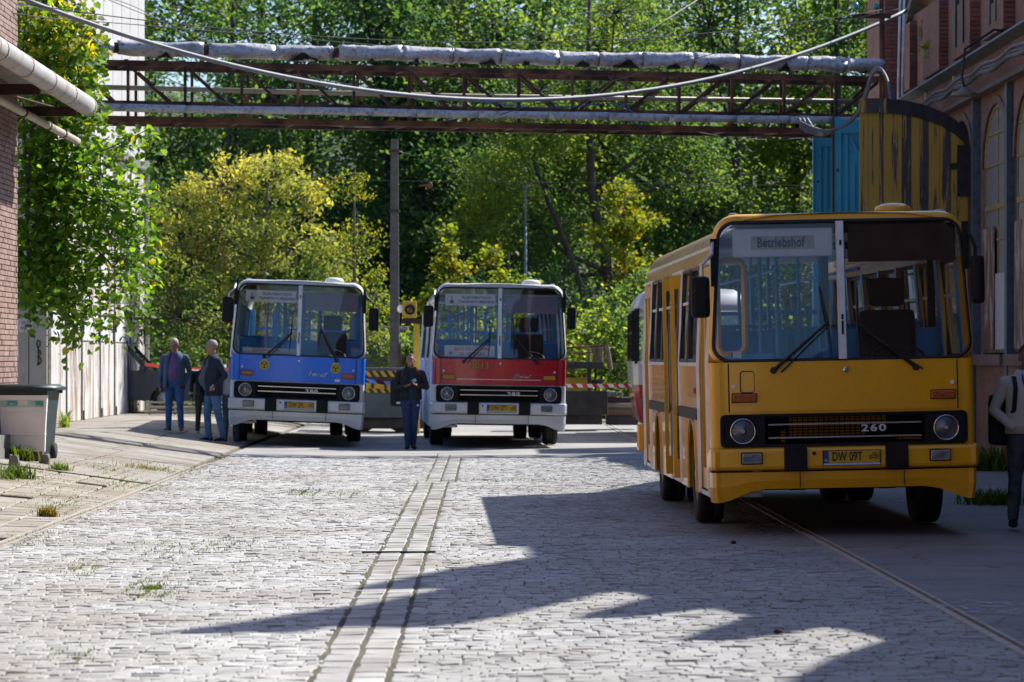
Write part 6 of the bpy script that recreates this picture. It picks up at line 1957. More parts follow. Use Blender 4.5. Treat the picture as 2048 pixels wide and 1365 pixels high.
# ---- bin at the left wall
BINW = M("dirty_white_bin_shell", (0.76, 0.75, 0.72), 0.5, scale=4, col2=(0.84, 0.83, 0.81))
BING = M("dark_green_bin_plastic", (0.008, 0.028, 0.028), 0.5, var=0.4)
BINT = M("turquoise_sticker", (0.05, 0.36, 0.30), 0.5)
BINT2 = M("pale_mint_sticker", (0.32, 0.52, 0.46), 0.5)
by = 48.2
bx = W(58, 800, by).x
bn = empty("waste_bin", (bx, by, gz(bx, by)), R(-8), "dirty white wheeled bin with turquoise labels and dark lid", "bin")
bn.scale = (1.08, 1.08, 1.10)
w2, w1, hh = 0.315, 0.28, 0.88
mb = MB()
mb.loft([[Vector((s1 * w, s2 * d, z)) for s1, s2 in ((-1, -1), (1, -1), (1, 1), (-1, 1))] for z, w, d in ((0.10, w1, 0.02), (0.45, w1 + 0.012, 0.025), (0.80, w2, 0.03))], True, True)
for v in range(len(mb.v)): mb.v[v] = (mb.v[v][0], mb.v[v][1] - 0.26, mb.v[v][2])
fs_ = mb.build("front_shell", BINW, bn)
for z, w in ((0.31, w1 + 0.008), (0.60, w1 + 0.022)):
    mb = MB(); mb.bevbox((0, -0.27, z), (2 * w + 0.01, 0.07, 0.018), 0.006); mb.build("shell_rib", BINW, bn)
mb = MB(); mb.loft([[Vector((s1 * w, s2 * d + 0.04, z)) for s1, s2 in ((-1, -1), (1, -1), (1, 1), (-1, 1))] for z, w, d in ((0.05, 0.25, 0.24), (0.5, 0.275, 0.27), (0.86, 0.31, 0.31))], True, True); mb.build("bin_body", BING, bn)
mb = MB(); mb.smooth = True; mb.loft([[Vector((s1 * w + x0, s2 * d + 0.03, z)) for s1, s2 in ((-1, -1), (0, -1.04), (1, -1), (1, 1), (-1, 1))] for z, w, d, x0 in ((0.86, 0.36, 0.36, 0.02), (0.90, 0.36, 0.35, 0.02), (0.935, 0.30, 0.3, 0.0))], True, True); mb.build("bin_lid", BING, bn)
mb = MB(); mb.cyl((-0.3, 0.37, 0.84), (0.34, 0.37, 0.84), 0.02); mb.build("bin_handle", BING, bn)
for s in (-1, 1):
    mb = MB(); mb.smooth = True; mb.lathe([(0.10, -0.03), (0.10, 0.03)], (s * 0.26, 0.22, 0.10), 'x', 16); mb.build("bin_wheel", TYRE, bn)
for (x0, x1, z0, z1, mt, yy) in ((-0.29, 0.27, 0.655, 0.735, BINT2, -0.296), (-0.20, -0.07, 0.675, 0.735, BINT, -0.300), (0.17, 0.27, 0.675, 0.73, BINT, -0.300), (-0.06, 0.06, 0.67, 0.735, SIGNW, -0.299)):
    mb = MB(); mb.box2((x0, yy, z0), (x1, yy + 0.004, z1)); mb.build("sticker", mt, bn)
q = link("sticker_lettering", text_mesh("TRANS", 0.028, CARD, 0.001), bn, (-0.135, -0.303, 0.692))
q = link("sticker_lettering", text_mesh("ALBA", 0.035, BINT, 0.001), bn, (-0.2, -0.292, 0.20))
mb = MB(); mb.box2((-0.25, -0.27, 0.0), (0.25, 0.2, 0.10)); mb.build("timber_block", TIMBER, bn)
# stub posts and stones in the pavement
for k, (px, py, h, lab) in enumerate(((29, 938, 0.22, "short broken concrete stub among weeds, in front of the bin"), (91, 920, 0.13, "small grey concrete stone on the pavement beside the bin"))):
    Yd = 44.5 if k == 0 else 47.5
    x = (px - VX) * Yd / FPX
    mb = MB(); mb.smooth = False
    r_ = random.Random(k)
    rings = []
    for z, r0 in ((-0.05, 0.075), (h * 0.6, 0.07), (h, 0.055)):
        rings.append([Vector((r0 * r_.uniform(.8, 1.15) * math.cos(t * 0.785), r0 * r_.uniform(.8, 1.15) * math.sin(t * 0.785), z + r_.uniform(-.015, .015))) for t in range(8)])
    mb.loft(rings, True, True); mb.build("stone_stub", CONC_D, None, lab, "stone", loc=(x, Yd, gz(x, Yd)))
for (px, py, lab) in ((1556, 1268, "small dark lump lying on the lit cobbles, foreground"), (1467, 1088, "small pebble on the shaded ground near the bus")):
    Yd = EYE * FPX / (py - VY); x = (px - VX) * Yd / FPX
    mb = MB(); mb.ball((0, 0, 0.012), 0.028, 0.02, 0.016, 8, 5); mb.build("pebble", DARKRUST, None, lab, "pebble", loc=(x, Yd, 0.002))
# ================================================================== people
from mathutils.kdtree import KDTree
SKIN = M("skin", (0.40, 0.20, 0.145), 0.5, var=0.08, scale=12)
SKIN2 = M("skin_ruddy", (0.42, 0.19, 0.14), 0.5, var=0.08, scale=12)
HAIRG = M("grey_hair", (0.36, 0.34, 0.32), 0.8, scale=40, var=0.3)
HAIRD = M("cropped_dark_hair", (0.06, 0.045, 0.035), 0.8, scale=40, var=0.3)
HAIRB = M("brown_hair", (0.09, 0.05, 0.03), 0.8, scale=40, var=0.3)
EYE_M = M("eye_dark", (0.02, 0.018, 0.016), 0.3)
LIP = M("lips", (0.27, 0.10, 0.085), 0.5)
def cloth(name, c, c2=None): return M(name, c, 0.9, var=0.25, scale=9, col2=c2, bmp=0.35, bscale=14)
JEANS = cloth("blue_jeans", (0.030, 0.083, 0.225), (0.060, 0.150, 0.345))
JEANSL = cloth("faded_jeans", (0.045, 0.115, 0.24), (0.10, 0.19, 0.34))
NAVYT = cloth("navy_track_trousers", (0.014, 0.031, 0.093), (0.024, 0.051, 0.145))
OLIVE = cloth("olive_trousers", (0.042, 0.042, 0.025), (0.098, 0.091, 0.049))
DKJEAN = cloth("washed_black_jeans", (0.037, 0.044, 0.058), (0.093, 0.105, 0.128))
PURPLE = cloth("purple_shirt", (0.169, 0.072, 0.195), (0.234, 0.104, 0.260))
BLUGREY = cloth("blue_grey_jacket", (0.048, 0.085, 0.145), (0.085, 0.133, 0.204))
NAVYJ = cloth("navy_jacket", (0.014, 0.020, 0.041), (0.027, 0.037, 0.061))
GREYT = cloth("grey_tee", (0.075, 0.083, 0.098), (0.120, 0.128, 0.143))
BLACKJ = cloth("black_jacket", (0.011, 0.013, 0.016), (0.022, 0.026, 0.030))
NAVYTEE = cloth("navy_tee", (0.018, 0.045, 0.098))
BEIGEH = cloth("beige_hoodie", (0.62, 0.56, 0.47), (0.70, 0.64, 0.55))
PALESH = cloth("pale_shirt", (0.38, 0.38, 0.38))
GREENB = cloth("green_beanie_knit", (0.01, 0.085, 0.06))
TANBOOT = cloth("tan_boots", (0.16, 0.075, 0.025), (0.22, 0.11, 0.04))
DKSHOE = cloth("dark_shoes", (0.008, 0.01, 0.016))
WHSHOE = cloth("white_shoes", (0.42, 0.41, 0.39))
SOLE = M("white_sole", (0.5, 0.5, 0.5), 0.7)

def person(label, loc, rz, H, pose, cl, skin=SKIN, hair=None, hairstyle="short", voxel=0.0125, fat=0.0, headturn=0.0, headtilt=0.0, extras=None):
    k = H / 1.78
    parts = []     # (MB, material)
    V3 = lambda p: Vector(p) * k
    def dense(pts, rads, n=6):
        P_, R_ = [], []
        pts = [Vector(p) for p in pts]
        for i in range(len(pts) - 1):
            for j in range(n):
                t = j / n
                P_.append(pts[i].lerp(pts[i + 1], t)); R_.append(lerp(rads[i], rads[i + 1], t))
        P_.append(pts[-1]); R_.append(rads[-1])
        return P_, R_
    def limb(pts, rads, mat, ell=1.0, nn=12):
        p, r = dense([V3(q) for q in pts], [q * k for q in rads])
        mb = MB(); mb.tube(p, r, nn, True, ell)
        mb.ball(p[0], r[0], r[0], r[0], 10, 6); mb.ball(p[-1], r[-1], r[-1], r[-1], 10, 6)
        parts.append((mb, mat))
    def rings(tab, mat, n=20):
        tab2 = []
        for a, b in zip(tab, tab[1:]):
            for j in range(3): tab2.append([lerp(a[i], b[i], j / 3) for i in range(4)])
        tab2.append(list(tab[-1]))
        mb = MB(); mb.loft([[V3((hx * math.cos(2 * math.pi * j / n), yo + hy * math.sin(2 * math.pi * j / n), z)) for j in range(n)] for z, hx, hy, yo in tab2], True, True)
        parts.append((mb, mat))
    # torso
    f = fat
    rings([(0.84, 0.135, 0.105, 0), (0.92, 0.172, 0.125 + f * 0.3, -f * 0.1), (1.0, 0.17 + f * 0.2, 0.122 + f * 0.6, -f * 0.35)], cl['legs'])
    rings([(0.98, 0.172 + f * 0.2, 0.125 + f * 0.6, -f * 0.4), (1.10, 0.165 + f * 0.3, 0.12 + f * 0.9, -f * 0.7), (1.22, 0.172 + f * 0.2, 0.125 + f * 0.6, -f * 0.4), (1.34, 0.19, 0.13, 0), (1.42, 0.178, 0.115, 0.005), (1.475, 0.115, 0.085, 0.012), (1.50, 0.075, 0.07, 0.012)], cl['torso'])
    # legs
    for s, sd in ((-1, 'l'), (1, 'r')):
        hip, knee, ank, toe = pose['leg_' + sd]
        limb([hip, tuple(lerp(hip[i], knee[i], 0.45) for i in range(3)), knee, tuple(lerp(knee[i], ank[i], 0.35) for i in range(3)), ank], [0.098, 0.092, 0.068, 0.066, 0.056], cl['legs'])
        d = Vector((toe[0], toe[1], 0)).normalized()
        a = Vector(ank)
        side = Vector((-d.y, d.x, 0))
        mb = MB()
        rg = []
        for t, w, h in ((-0.075, 0.030, 0.075), (-0.045, 0.042, 0.105), (0.02, 0.043, 0.10), (0.08, 0.047, 0.072), (0.14, 0.048, 0.055), (0.185, 0.036, 0.042), (0.20, 0.015, 0.028)):
            c = a + d * t
            rg.append([V3((c + side * w * math.cos(q) + Vector((0, 0, -a.z + pose.get('foot_z_' + sd, 0.0) + h * 0.5 + h * 0.5 * math.sin(q)))).to_tuple()) for q in [2 * math.pi * j / 12 for j in range(12)]])
        mb.loft(rg, True, True)
        parts.append((mb, cl['shoes']))
    # arms and hands
    for s, sd in ((-1, 'l'), (1, 'r')):
        sh, el, wr = pose['arm_' + sd]
        limb([(sh[0] * 0.72, sh[1], sh[2] + 0.005), sh], [0.07, 0.066], cl['sleeve'])
        limb([sh, tuple(lerp(sh[i], el[i], 0.5) for i in range(3)), el], [0.066, 0.060, 0.052], cl['sleeve'])
        limb([el, tuple(lerp(el[i], wr[i], 0.4) for i in range(3)), wr], [0.052, 0.050, 0.042], cl['sleeve'])
        if pose.get('hide_' + sd): continue
        hd = pose.get('hand_' + sd)      # direction of the fingers
        d = Vector(hd if hd else (Vector(wr) - Vector(el))).normalized()
        nrm = Vector(pose.get('palm_' + sd, (-s, 0, 0)))
        nrm = (nrm - d * nrm.dot(d)).normalized()
        sdv = d.cross(nrm).normalized()
        w0 = Vector(wr)
        mb = MB()
        rg = []
        for t, hw_, ht in ((-0.02, 0.026, 0.022), (0.02, 0.034, 0.018), (0.06, 0.042, 0.016), (0.095, 0.040, 0.013)):
            rg.append([V3((w0 + d * t + sdv * hw_ * math.cos(q) + nrm * ht * math.sin(q)).to_tuple()) for q in [2 * math.pi * j / 10 for j in range(10)]])
        mb.loft(rg, True, True)
        parts.append((mb, skin))
        curl = pose.get('curl_' + sd, 0.5)
        for i, (off, ln) in enumerate(((-0.030, 0.068), (-0.010, 0.080), (0.010, 0.076), (0.029, 0.060))):
            b = w0 + d * 0.09 + sdv * off
            m1 = b + (d * math.cos(curl * 0.6) + nrm * math.sin(curl * 0.6)) * ln * 0.5
            m2 = m1 + (d * math.cos(curl * 1.6) + nrm * math.sin(curl * 1.6)) * ln * 0.5
            limb([b.to_tuple(), m1.to_tuple(), m2.to_tuple()], [0.0095, 0.009, 0.008], skin, 1.0, 7)
        b = w0 + d * 0.03 + sdv * -0.034
        limb([b.to_tuple(), (b + d * 0.035 - sdv * 0.022 + nrm * 0.008).to_tuple(), (b + d * 0.065 - sdv * 0.022 + nrm * 0.02).to_tuple()], [0.012, 0.0105, 0.009], skin, 1.0, 7)
    # neck and head
    nk = Vector((0, 0.012, 1.47))
    hp = pose.get('head', (0, -0.012, 1.655))
    hc = Vector(hp)
    limb([nk.to_tuple(), (hc + Vector((0, 0.02, -0.07))).to_tuple()], [0.062, 0.056], skin)
    HR = Matrix.Rotation(headturn, 3, 'Z') @ Matrix.Rotation(headtilt, 3, 'X')
    hl = lambda p: V3((hc + HR @ Vector(p)).to_tuple())
    def hball(c, rx, ry, rz_, mat, n=16, kk=12):
        mb = MB()
        mb.ball((0, 0, 0), rx, ry, rz_, n, kk)
        mb.v = [tuple(hl(Vector(q) + Vector(c))) for q in mb.v]
        parts.append((mb, mat))
    hball((0, 0.012, 0.030), 0.076, 0.096, 0.096, skin)
    hball((0, -0.022, -0.035), 0.062, 0.070, 0.085, skin)
    hball((0, -0.045, -0.085), 0.036, 0.036, 0.030, skin, 12, 8)
    hball((0, -0.098, -0.015), 0.014, 0.020, 0.026, skin, 10, 6)
    hball((0, -0.108, -0.028), 0.017, 0.014, 0.012, skin, 10, 6)
    hball((0, -0.080, 0.022), 0.058, 0.020, 0.012, skin, 12, 6)
    for s in (-1, 1): hball((s * 0.078, 0.012, -0.01), 0.012, 0.024, 0.034, skin, 8, 6)
    if cl.get('hood'):
        hball((0, 0.07, -0.165), 0.11, 0.07, 0.05, cl['hood'], 14, 8)
    # fuse
    root = empty("person", loc, rz, label, "person")
    big = MB()
    pts, pm, mats = [], [], []
    for mb, mt in parts:
        if mt not in mats: mats.append(mt)
        big.add(mb.v, mb.f)
        for q in mb.v: pts.append(q); pm.append(mats.index(mt))
    me = big.mesh("body", mats)
    tmp = link("body", me)
    rm = tmp.modifiers.new("fuse", 'REMESH'); rm.mode = 'VOXEL'; rm.voxel_size = voxel * k; rm.use_smooth_shade = True
    sm_ = tmp.modifiers.new("soft", 'SMOOTH'); sm_.factor = 0.5; sm_.iterations = 2
    dg = bpy.context.evaluated_depsgraph_get()
    me2 = bpy.data.meshes.new_from_object(tmp.evaluated_get(dg))
    bpy.data.objects.remove(tmp)
    me2.materials.clear()
    for mt in mats: me2.materials.append(mt)
    kd = KDTree(len(pts))
    for i, q in enumerate(pts): kd.insert(q, i)
    kd.balance()
    idx = []
    for p in me2.polygons:
        idx.append(pm[kd.find(p.center)[1]])
    me2.polygons.foreach_set("material_index", idx)
    me2.polygons.foreach_set("use_smooth", [True] * len(idx))
    me2.update()
    link("body", me2, root)
    # face details
    for s in (-1, 1):
        mb = MB(); mb.ball((0, 0, 0), 0.012, 0.007, 0.007, 8, 6); mb.v = [tuple(hl(Vector(q) + Vector((s * 0.031, -0.086, 0.002)))) for q in mb.v]; mb.build("eye", EYE_M, root)
        mb = MB(); mb.box((0, 0, 0), (0.036, 0.010, 0.008)); mb.v = [tuple(hl(Vector(q) + Vector((s * 0.031, -0.094, 0.026)))) for q in mb.v]; mb.build("eyebrow", hair or HAIRD, root)
    mb = MB(); mb.ball((0, 0, 0), 0.024, 0.010, 0.006, 8, 6); mb.v = [tuple(hl(Vector(q) + Vector((0, -0.088, -0.062)))) for q in mb.v]; mb.build("mouth", LIP, root)
    if hair:
        mb = MB(); mb.smooth = True
        n = 18
        rg = []
        tops = ((0.0, 1.02), (0.25, 1.03), (0.5, 1.035), (0.75, 1.035), (1.0, 1.03)) if hairstyle != "fringe" else ((0.0, 1.02), (0.25, 1.03), (0.5, 1.04), (0.75, 1.06), (1.0, 1.05))
        for t, sc in ((0.05, 1.02), (0.3, 1.025), (0.55, 1.03), (0.8, 1.03), (1.05, 1.025), (1.3, 1.02), (1.55, 1.015)):
            ring = []
            for j in range(n):
                q = 2 * math.pi * j / n
                front = max(0.0, -math.sin(q))
                tt = t * (1 - (0.42 if hairstyle != "beanie" else 0.12) * front)
                sc2 = sc + (0.05 if hairstyle == "beanie" else 0)
                ring.append(hl((0.076 * sc2 * math.sin(tt) * math.cos(q), 0.012 + 0.096 * sc2 * math.sin(tt) * math.sin(q), 0.030 + 0.097 * sc2 * math.cos(tt))))
            rg.append(ring)
        mb.loft(rg, True, False)
        mb.build("hair" if hairstyle != "beanie" else "knitted_hat", hair, root)
    # open jacket
    if cl.get('jacket'):
        mb = MB(); mb.smooth = True
        gap = cl.get('gap', 38)
        n = 26
        rg = []
        for z, hx, hy, yo, g in ((0.80, 0.215, 0.16 + f * .5, -f * .3, gap), (0.92, 0.212, 0.158 + f * .6, -f * .4, gap), (1.05, 0.205 + f * .2, 0.155 + f * .8, -f * .5, gap * 0.95), (1.2, 0.205 + f * .1, 0.155 + f * .6, -f * .3, gap * 0.85), (1.34, 0.212, 0.152, 0, gap * 0.7), (1.43, 0.198, 0.138, 0.005, gap * 0.6), (1.485, 0.135, 0.105, 0.012, gap * 0.7), (1.53, 0.095, 0.09, 0.02, gap)):
            if z < cl.get('hem', 0.8): continue
            ring = []
            for j in range(n + 1):
                t = R(-90 + g + (360 - 2 * g) * j / n)
                wob = 1 + 0.02 * math.sin(j * 1.9 + z * 9)
                ring.append(V3((hx * wob * math.cos(t), yo + hy * wob * math.sin(t), z)))
            rg.append(ring)
        mb.loft(rg, False)
        o = mb.build("jacket", cl['jacket'], root)
        so = o.modifiers.new("cloth_thickness", 'SOLIDIFY'); so.thickness = 0.012 * k
    if extras: extras(root, V3, hl)
    return root

STAND = dict(leg_l=((-0.095, 0, 0.90), (-0.105, -0.015, 0.49), (-0.12, 0.02, 0.10), (-0.25, -1, 0)), leg_r=((0.095, 0, 0.90), (0.11, -0.015, 0.49), (0.125, 0.02, 0.10), (0.25, -1, 0)),
             arm_l=((-0.215, 0.01, 1.405), (-0.265, 0.03, 1.12), (-0.275, -0.04, 0.88)), arm_r=((0.215, 0.01, 1.405), (0.265, 0.03, 1.12), (0.275, -0.04, 0.88)))
def belt(root, V3, hl):
    mb = MB(); mb.loft([[V3((0.182 * math.cos(t * 0.314), 0.145 * math.sin(t * 0.314) - 0.015, z)) for t in range(20)] for z in (0.965, 1.0)], True); mb.build("belt", DKSHOE, root)
px_man1 = (-5.90, 66.5)
person("man in blue-grey jacket and purple shirt, tan boots, beside the car", (px_man1[0], px_man1[1], gz(*px_man1)), R(-6), 1.77,
       dict(STAND, arm_r=((0.215, 0.01, 1.405), (0.275, 0.09, 1.14), (0.20, -0.02, 0.94)), hide_r=False, hand_r=(-0.1, -0.35, -1), head=(0.0, -0.02, 1.655)),
       dict(legs=JEANS, torso=PURPLE, sleeve=BLUGREY, shoes=TANBOOT, jacket=BLUGREY, gap=34), skin=SKIN2, hair=HAIRG, fat=0.05, headturn=R(-18), headtilt=R(14), extras=belt)
def watch(root, V3, hl):
    mb = MB(); mb.bevbox(V3((0.21, -0.07, 0.985)), (0.05, 0.06, 0.03), 0.008); mb.build("wristwatch", SILVER, root)
p2 = (-4.98, 64.0)
person("man in navy jacket and faded jeans turned sideways near the blue bus", (p2[0], p2[1], gz(*p2)), R(-62), 1.85,
       dict(STAND, arm_l=((-0.215, 0.01, 1.405), (-0.27, 0.10, 1.13), (-0.19, -0.06, 0.98)), hide_l=True, arm_r=((0.215, 0.01, 1.405), (0.285, 0.12, 1.15), (0.22, -0.05, 0.99)), hand_r=(-0.2, -0.5, -0.9), head=(0, -0.02, 1.66),
            leg_l=((-0.095, 0, 0.90), (-0.10, -0.06, 0.49), (-0.11, -0.03, 0.10), (-0.15, -1, 0)), leg_r=((0.095, 0, 0.90), (0.12, 0.05, 0.50), (0.14, 0.14, 0.10), (0.2, -1, 0))),
       dict(legs=JEANSL, torso=GREYT, sleeve=NAVYJ, shoes=DKSHOE, jacket=NAVYJ, gap=40), skin=SKIN, hair=HAIRG, fat=0.09, headturn=R(-12), extras=watch)
def kidx(root, V3, hl):
    mb = MB(); mb.smooth = True; mb.ball(hl((0, 0.01, 0.145)), 0.03, 0.03, 0.026); mb.build("hat_bobble", GREENB, root)
    me = text_mesh("IIII", 0.03, CARD, 0.002, 0, 0.002); link("hat_lettering", me, root, hl((0, -0.102, 0.055)))
    mb = MB(); mb.box2(V3((-0.10, -0.155, 1.2)), V3((-0.06, -0.13, 1.42))); mb.build("red_strap", M("red_strap_cloth", (0.35, 0.01, 0.05), 0.8), root)
    mb = MB(); mb.lathe([(0.052, 0), (0.05, 0.045)], V3((-0.275, -0.03, 0.93)), 'z', 12); mb.build("yellow_cuff", M("neon_cuff", (0.45, 0.6, 0.03), 0.6), root)
pk = (-5.42, 67.2)
person("child in green knitted hat and black jacket between the two men", (pk[0], pk[1], gz(*pk)), R(14), 1.46, dict(STAND, leg_r=((0.095, 0, 0.90), (0.12, 0.03, 0.50), (0.16, 0.10, 0.10), (0.3, -1, 0))),
       dict(legs=OLIVE, torso=BLACKJ, sleeve=BLACKJ, shoes=WHSHOE), hair=GREENB, hairstyle="beanie", extras=kidx, headturn=R(15))
ph = (-4.72, 65.0)
person("person in a pale top mostly hidden behind the man in navy", (ph[0], ph[1], gz(*ph)), R(20), 1.58, STAND, dict(legs=DKJEAN, torso=PALESH, sleeve=PALESH, shoes=DKSHOE), hair=HAIRB)
def phoneman(root, V3, hl):
    rot = Matrix.Rotation(R(35), 3, 'X') @ Matrix.Rotation(R(-14), 3, 'Y')
    mb = MB(); mb.bevbox(V3((-0.01, -0.30, 1.205)), (0.078, 0.012, 0.15), 0.005, rot); mb.build("phone", DARKP, root)
    mb = MB(); mb.bevbox(V3((0.045, -0.31, 1.27)), (0.09, 0.012, 0.06), 0.004, Matrix.Rotation(R(-30), 3, 'Y')); mb.build("card_in_hand", M("blue_white_card", (0.30, 0.42, 0.62), 0.5, scale=30), root)
    # zip line, red piping, shoulder bag
    for s in (-1, 1):
        mb = MB(); mb.smooth = True; mb.tube([V3((s * 0.09, -0.085, 1.49)), V3((s * 0.13, -0.115, 1.45)), V3((s * 0.185, -0.105, 1.385))] if s > 0 else [V3((-0.13, -0.118, 1.44)), V3((-0.175, -0.11, 1.37))], 0.006, 6); mb.build("red_piping", M("red_piping_cloth", (0.55, 0.02, 0.04), 0.6), root)
    mb = MB(); mb.bevbox(V3((-0.22, 0.12, 1.05)), (0.30, 0.20, 0.50), 0.07); mb.build("backpack", BLACKJ, root)
    mb = MB(); mb.box2(V3((-0.26, -0.005, 0.84)), V3((-0.19, 0.01, 0.88))); mb.build("bag_tag", CARD, root)
    # three slanted bars on the trouser leg
    mb = MB()
    for j in range(3):
        x = 0.115 + 0.012 * j
        mb.prism([(x, 0.80), (x + 0.009, 0.80), (x + 0.003, 0.815 + 0.012 * (2 - abs(j - 1) * 1)), (x - 0.006, 0.815 + 0.012 * (2 - abs(j - 1)))], lambda a, b, d: V3((a, d, b)), -0.112, -0.104)
    mb.build("trouser_emblem", CARD, root)
pc = (-1.36, 63.9)
person("man walking with a phone, black jacket and navy track trousers, near the red bus", (pc[0], pc[1], 0.0), R(4), 1.75,
       dict(STAND, leg_l=((-0.085, 0, 0.90), (-0.065, -0.05, 0.49), (-0.055, -0.03, 0.10), (-0.15, -1, 0)), leg_r=((0.085, 0, 0.90), (0.075, 0.0, 0.49), (0.055, 0.07, 0.10), (0.15, -1, 0)),
            arm_l=((-0.215, 0.01, 1.405), (-0.285, -0.03, 1.15), (-0.10, -0.24, 1.18)), arm_r=((0.215, 0.01, 1.405), (0.30, -0.04, 1.15), (0.11, -0.25, 1.19)), hand_l=(0.85, -0.45, 0.25), hand_r=(-0.85, -0.40, 0.3), palm_l=(0, -0.3, 1), palm_r=(0, -0.3, 1), curl_l=0.9, curl_r=0.9),
       dict(legs=NAVYT, torso=NAVYTEE, sleeve=BLACKJ, shoes=DKSHOE, jacket=BLACKJ, gap=14, hem=0.9), skin=SKIN2, hair=HAIRD, headturn=R(-8), headtilt=R(-8), extras=phoneman, fat=0.02)
def visitor(root, V3, hl):
    BLUEL = M("blue_lanyard", (0.02, 0.05, 0.42), 0.6)
    mb = MB(); mb.smooth = True; mb.tube([V3((-0.055, -0.03, 1.52)), V3((-0.075, -0.13, 1.44)), V3((-0.03, -0.165, 1.30)), V3((0.0, -0.168, 1.24)), V3((0.03, -0.165, 1.30)), V3((0.075, -0.13, 1.44)), V3((0.055, -0.03, 1.52))], 0.011, 6); mb.build("lanyard", BLUEL, root)
    mb = MB(); mb.bevbox(V3((0.01, -0.172, 1.18)), (0.16, 0.006, 0.12), 0.004); o = mb.build("badge", M("pale_blue_badge", (0.22, 0.55, 0.72), 0.5), root)
    mb = MB(); mb.box2(V3((-0.05, -0.177, 1.195)), V3((0.06, -0.175, 1.205))); mb.build("badge_line", INKB, o)
    mb = MB(); mb.box2(V3((0.0, -0.150, 1.0)), V3((0.006, -0.14, 1.45))); mb.build("zip", DARKP, root)
    mb = MB(); mb.smooth = True; mb.tube([V3((-0.14, 0.08, 1.47)), V3((-0.145, -0.08, 1.46)), V3((-0.15, -0.145, 1.35)), V3((-0.16, -0.13, 1.15)), V3((-0.17, 0.05, 1.05))], 0.022, 6, True, 0.5); mb.build("bag_strap", BLACKJ, root)
    mb = MB(); mb.bevbox(V3((-0.16, 0.19, 1.05)), (0.34, 0.16, 0.50), 0.06); mb.build("backpack", BLACKJ, root)
pr_ = ((2054 - VX) * 33.9 / FPX, 33.9)
person("visitor in beige hoodie with blue lanyard at the right edge", (pr_[0], pr_[1], 0.0), R(6), 1.80,
       dict(STAND, arm_l=((-0.215, 0.01, 1.405), (-0.305, 0.08, 1.14), (-0.17, -0.10, 0.99)), hide_l=True, arm_r=((0.215, 0.01, 1.405), (0.305, 0.08, 1.14), (0.17, -0.10, 0.99)), hide_r=True,
            leg_l=((-0.095, 0, 0.90), (-0.115, 0.0, 0.49), (-0.10, 0.14, 0.12), (-0.25, -1, 0)), leg_r=((0.095, 0, 0.90), (0.09, -0.14, 0.50), (0.05, -0.12, 0.10), (0.1, -1, 0)), foot_z_l=0.02),
       dict(legs=DKJEAN, torso=BEIGEH, sleeve=BEIGEH, shoes=DKSHOE, jacket=BEIGEH, gap=2, hem=0.9, hood=BEIGEH), hair=HAIRB, extras=visitor, voxel=0.010)
# ================================================================== trees and plants
BARK = M("dark_bark", (0.030, 0.024, 0.018), 0.9, scale=6, col2=(0.065, 0.052, 0.04), stretch=(1, 1, 0.25), bmp=0.5, bscale=12)
BARKG = M("grey_bark", (0.07, 0.065, 0.055), 0.9, scale=6, col2=(0.12, 0.11, 0.095), stretch=(1, 1, 0.25), bmp=0.5, bscale=12)
G_DARK = leafmat("deep_green_leaves", [(0.022, 0.075, 0.048), (0.05, 0.12, 0.055), (0.13, 0.21, 0.06)], 0.5)
G_MID = leafmat("mid_green_leaves", [(0.026, 0.082, 0.046), (0.07, 0.145, 0.05), (0.18, 0.245, 0.06)], 0.55)
G_LITE = leafmat("yellow_green_leaves", [(0.045, 0.115, 0.042), (0.125, 0.195, 0.048), (0.27, 0.315, 0.06)], 0.6)
G_AUT = leafmat("autumn_maple_leaves", [(0.05, 0.11, 0.014), (0.10, 0.17, 0.018), (0.20, 0.22, 0.02), (0.30, 0.19, 0.03)], 0.5, 0.35)
G_VINE = leafmat("vine_leaves", [(0.03, 0.085, 0.02), (0.065, 0.15, 0.024), (0.13, 0.24, 0.026), (0.20, 0.30, 0.03)], 0.55, 0.3, 1.0)
G_VINEY = leafmat("yellowing_vine_leaves", [(0.12, 0.22, 0.02), (0.24, 0.30, 0.025), (0.42, 0.38, 0.02), (0.46, 0.30, 0.02)], 0.5, 0.4, 0.9)
def m_turning():
    """crown turning yellow from the top"""
    m = leafmat("turning_leaves", [(0.06, 0.115, 0.045), (0.13, 0.19, 0.055), (0.25, 0.285, 0.075), (0.40, 0.37, 0.095)], 0.45, 0.6, 0.7)
    nt = m.node_tree
    add = [n for n in nt.nodes if n.type == 'MATH' and n.operation == 'ADD'][0]
    g = nt.nodes.new("ShaderNodeNewGeometry")
    sx = nt.nodes.new("ShaderNodeSeparateXYZ")
    nt.links.new(g.outputs["Position"], sx.inputs[0])
    mr = nt.nodes.new("ShaderNodeMapRange")
    mr.inputs[1].default_value = 2.0; mr.inputs[2].default_value = 6.2
    mr.inputs[3].default_value = -0.32; mr.inputs[4].default_value = 0.20
    nt.links.new(sx.outputs[2], mr.inputs[0])
    a2 = nt.nodes.new("ShaderNodeMath"); a2.operation = 'ADD'
    ramp_ = add.outputs[0].links[0].to_node
    nt.links.new(add.outputs[0], a2.inputs[0]); nt.links.new(mr.outputs[0], a2.inputs[1])
    nt.links.new(a2.outputs[0], ramp_.inputs[0])
    return m
G_TURN = m_turning()
G_BROWN = leafmat("dry_seed_bunches", [(0.05, 0.03, 0.016), (0.09, 0.05, 0.025), (0.12, 0.07, 0.03)], 0.2)

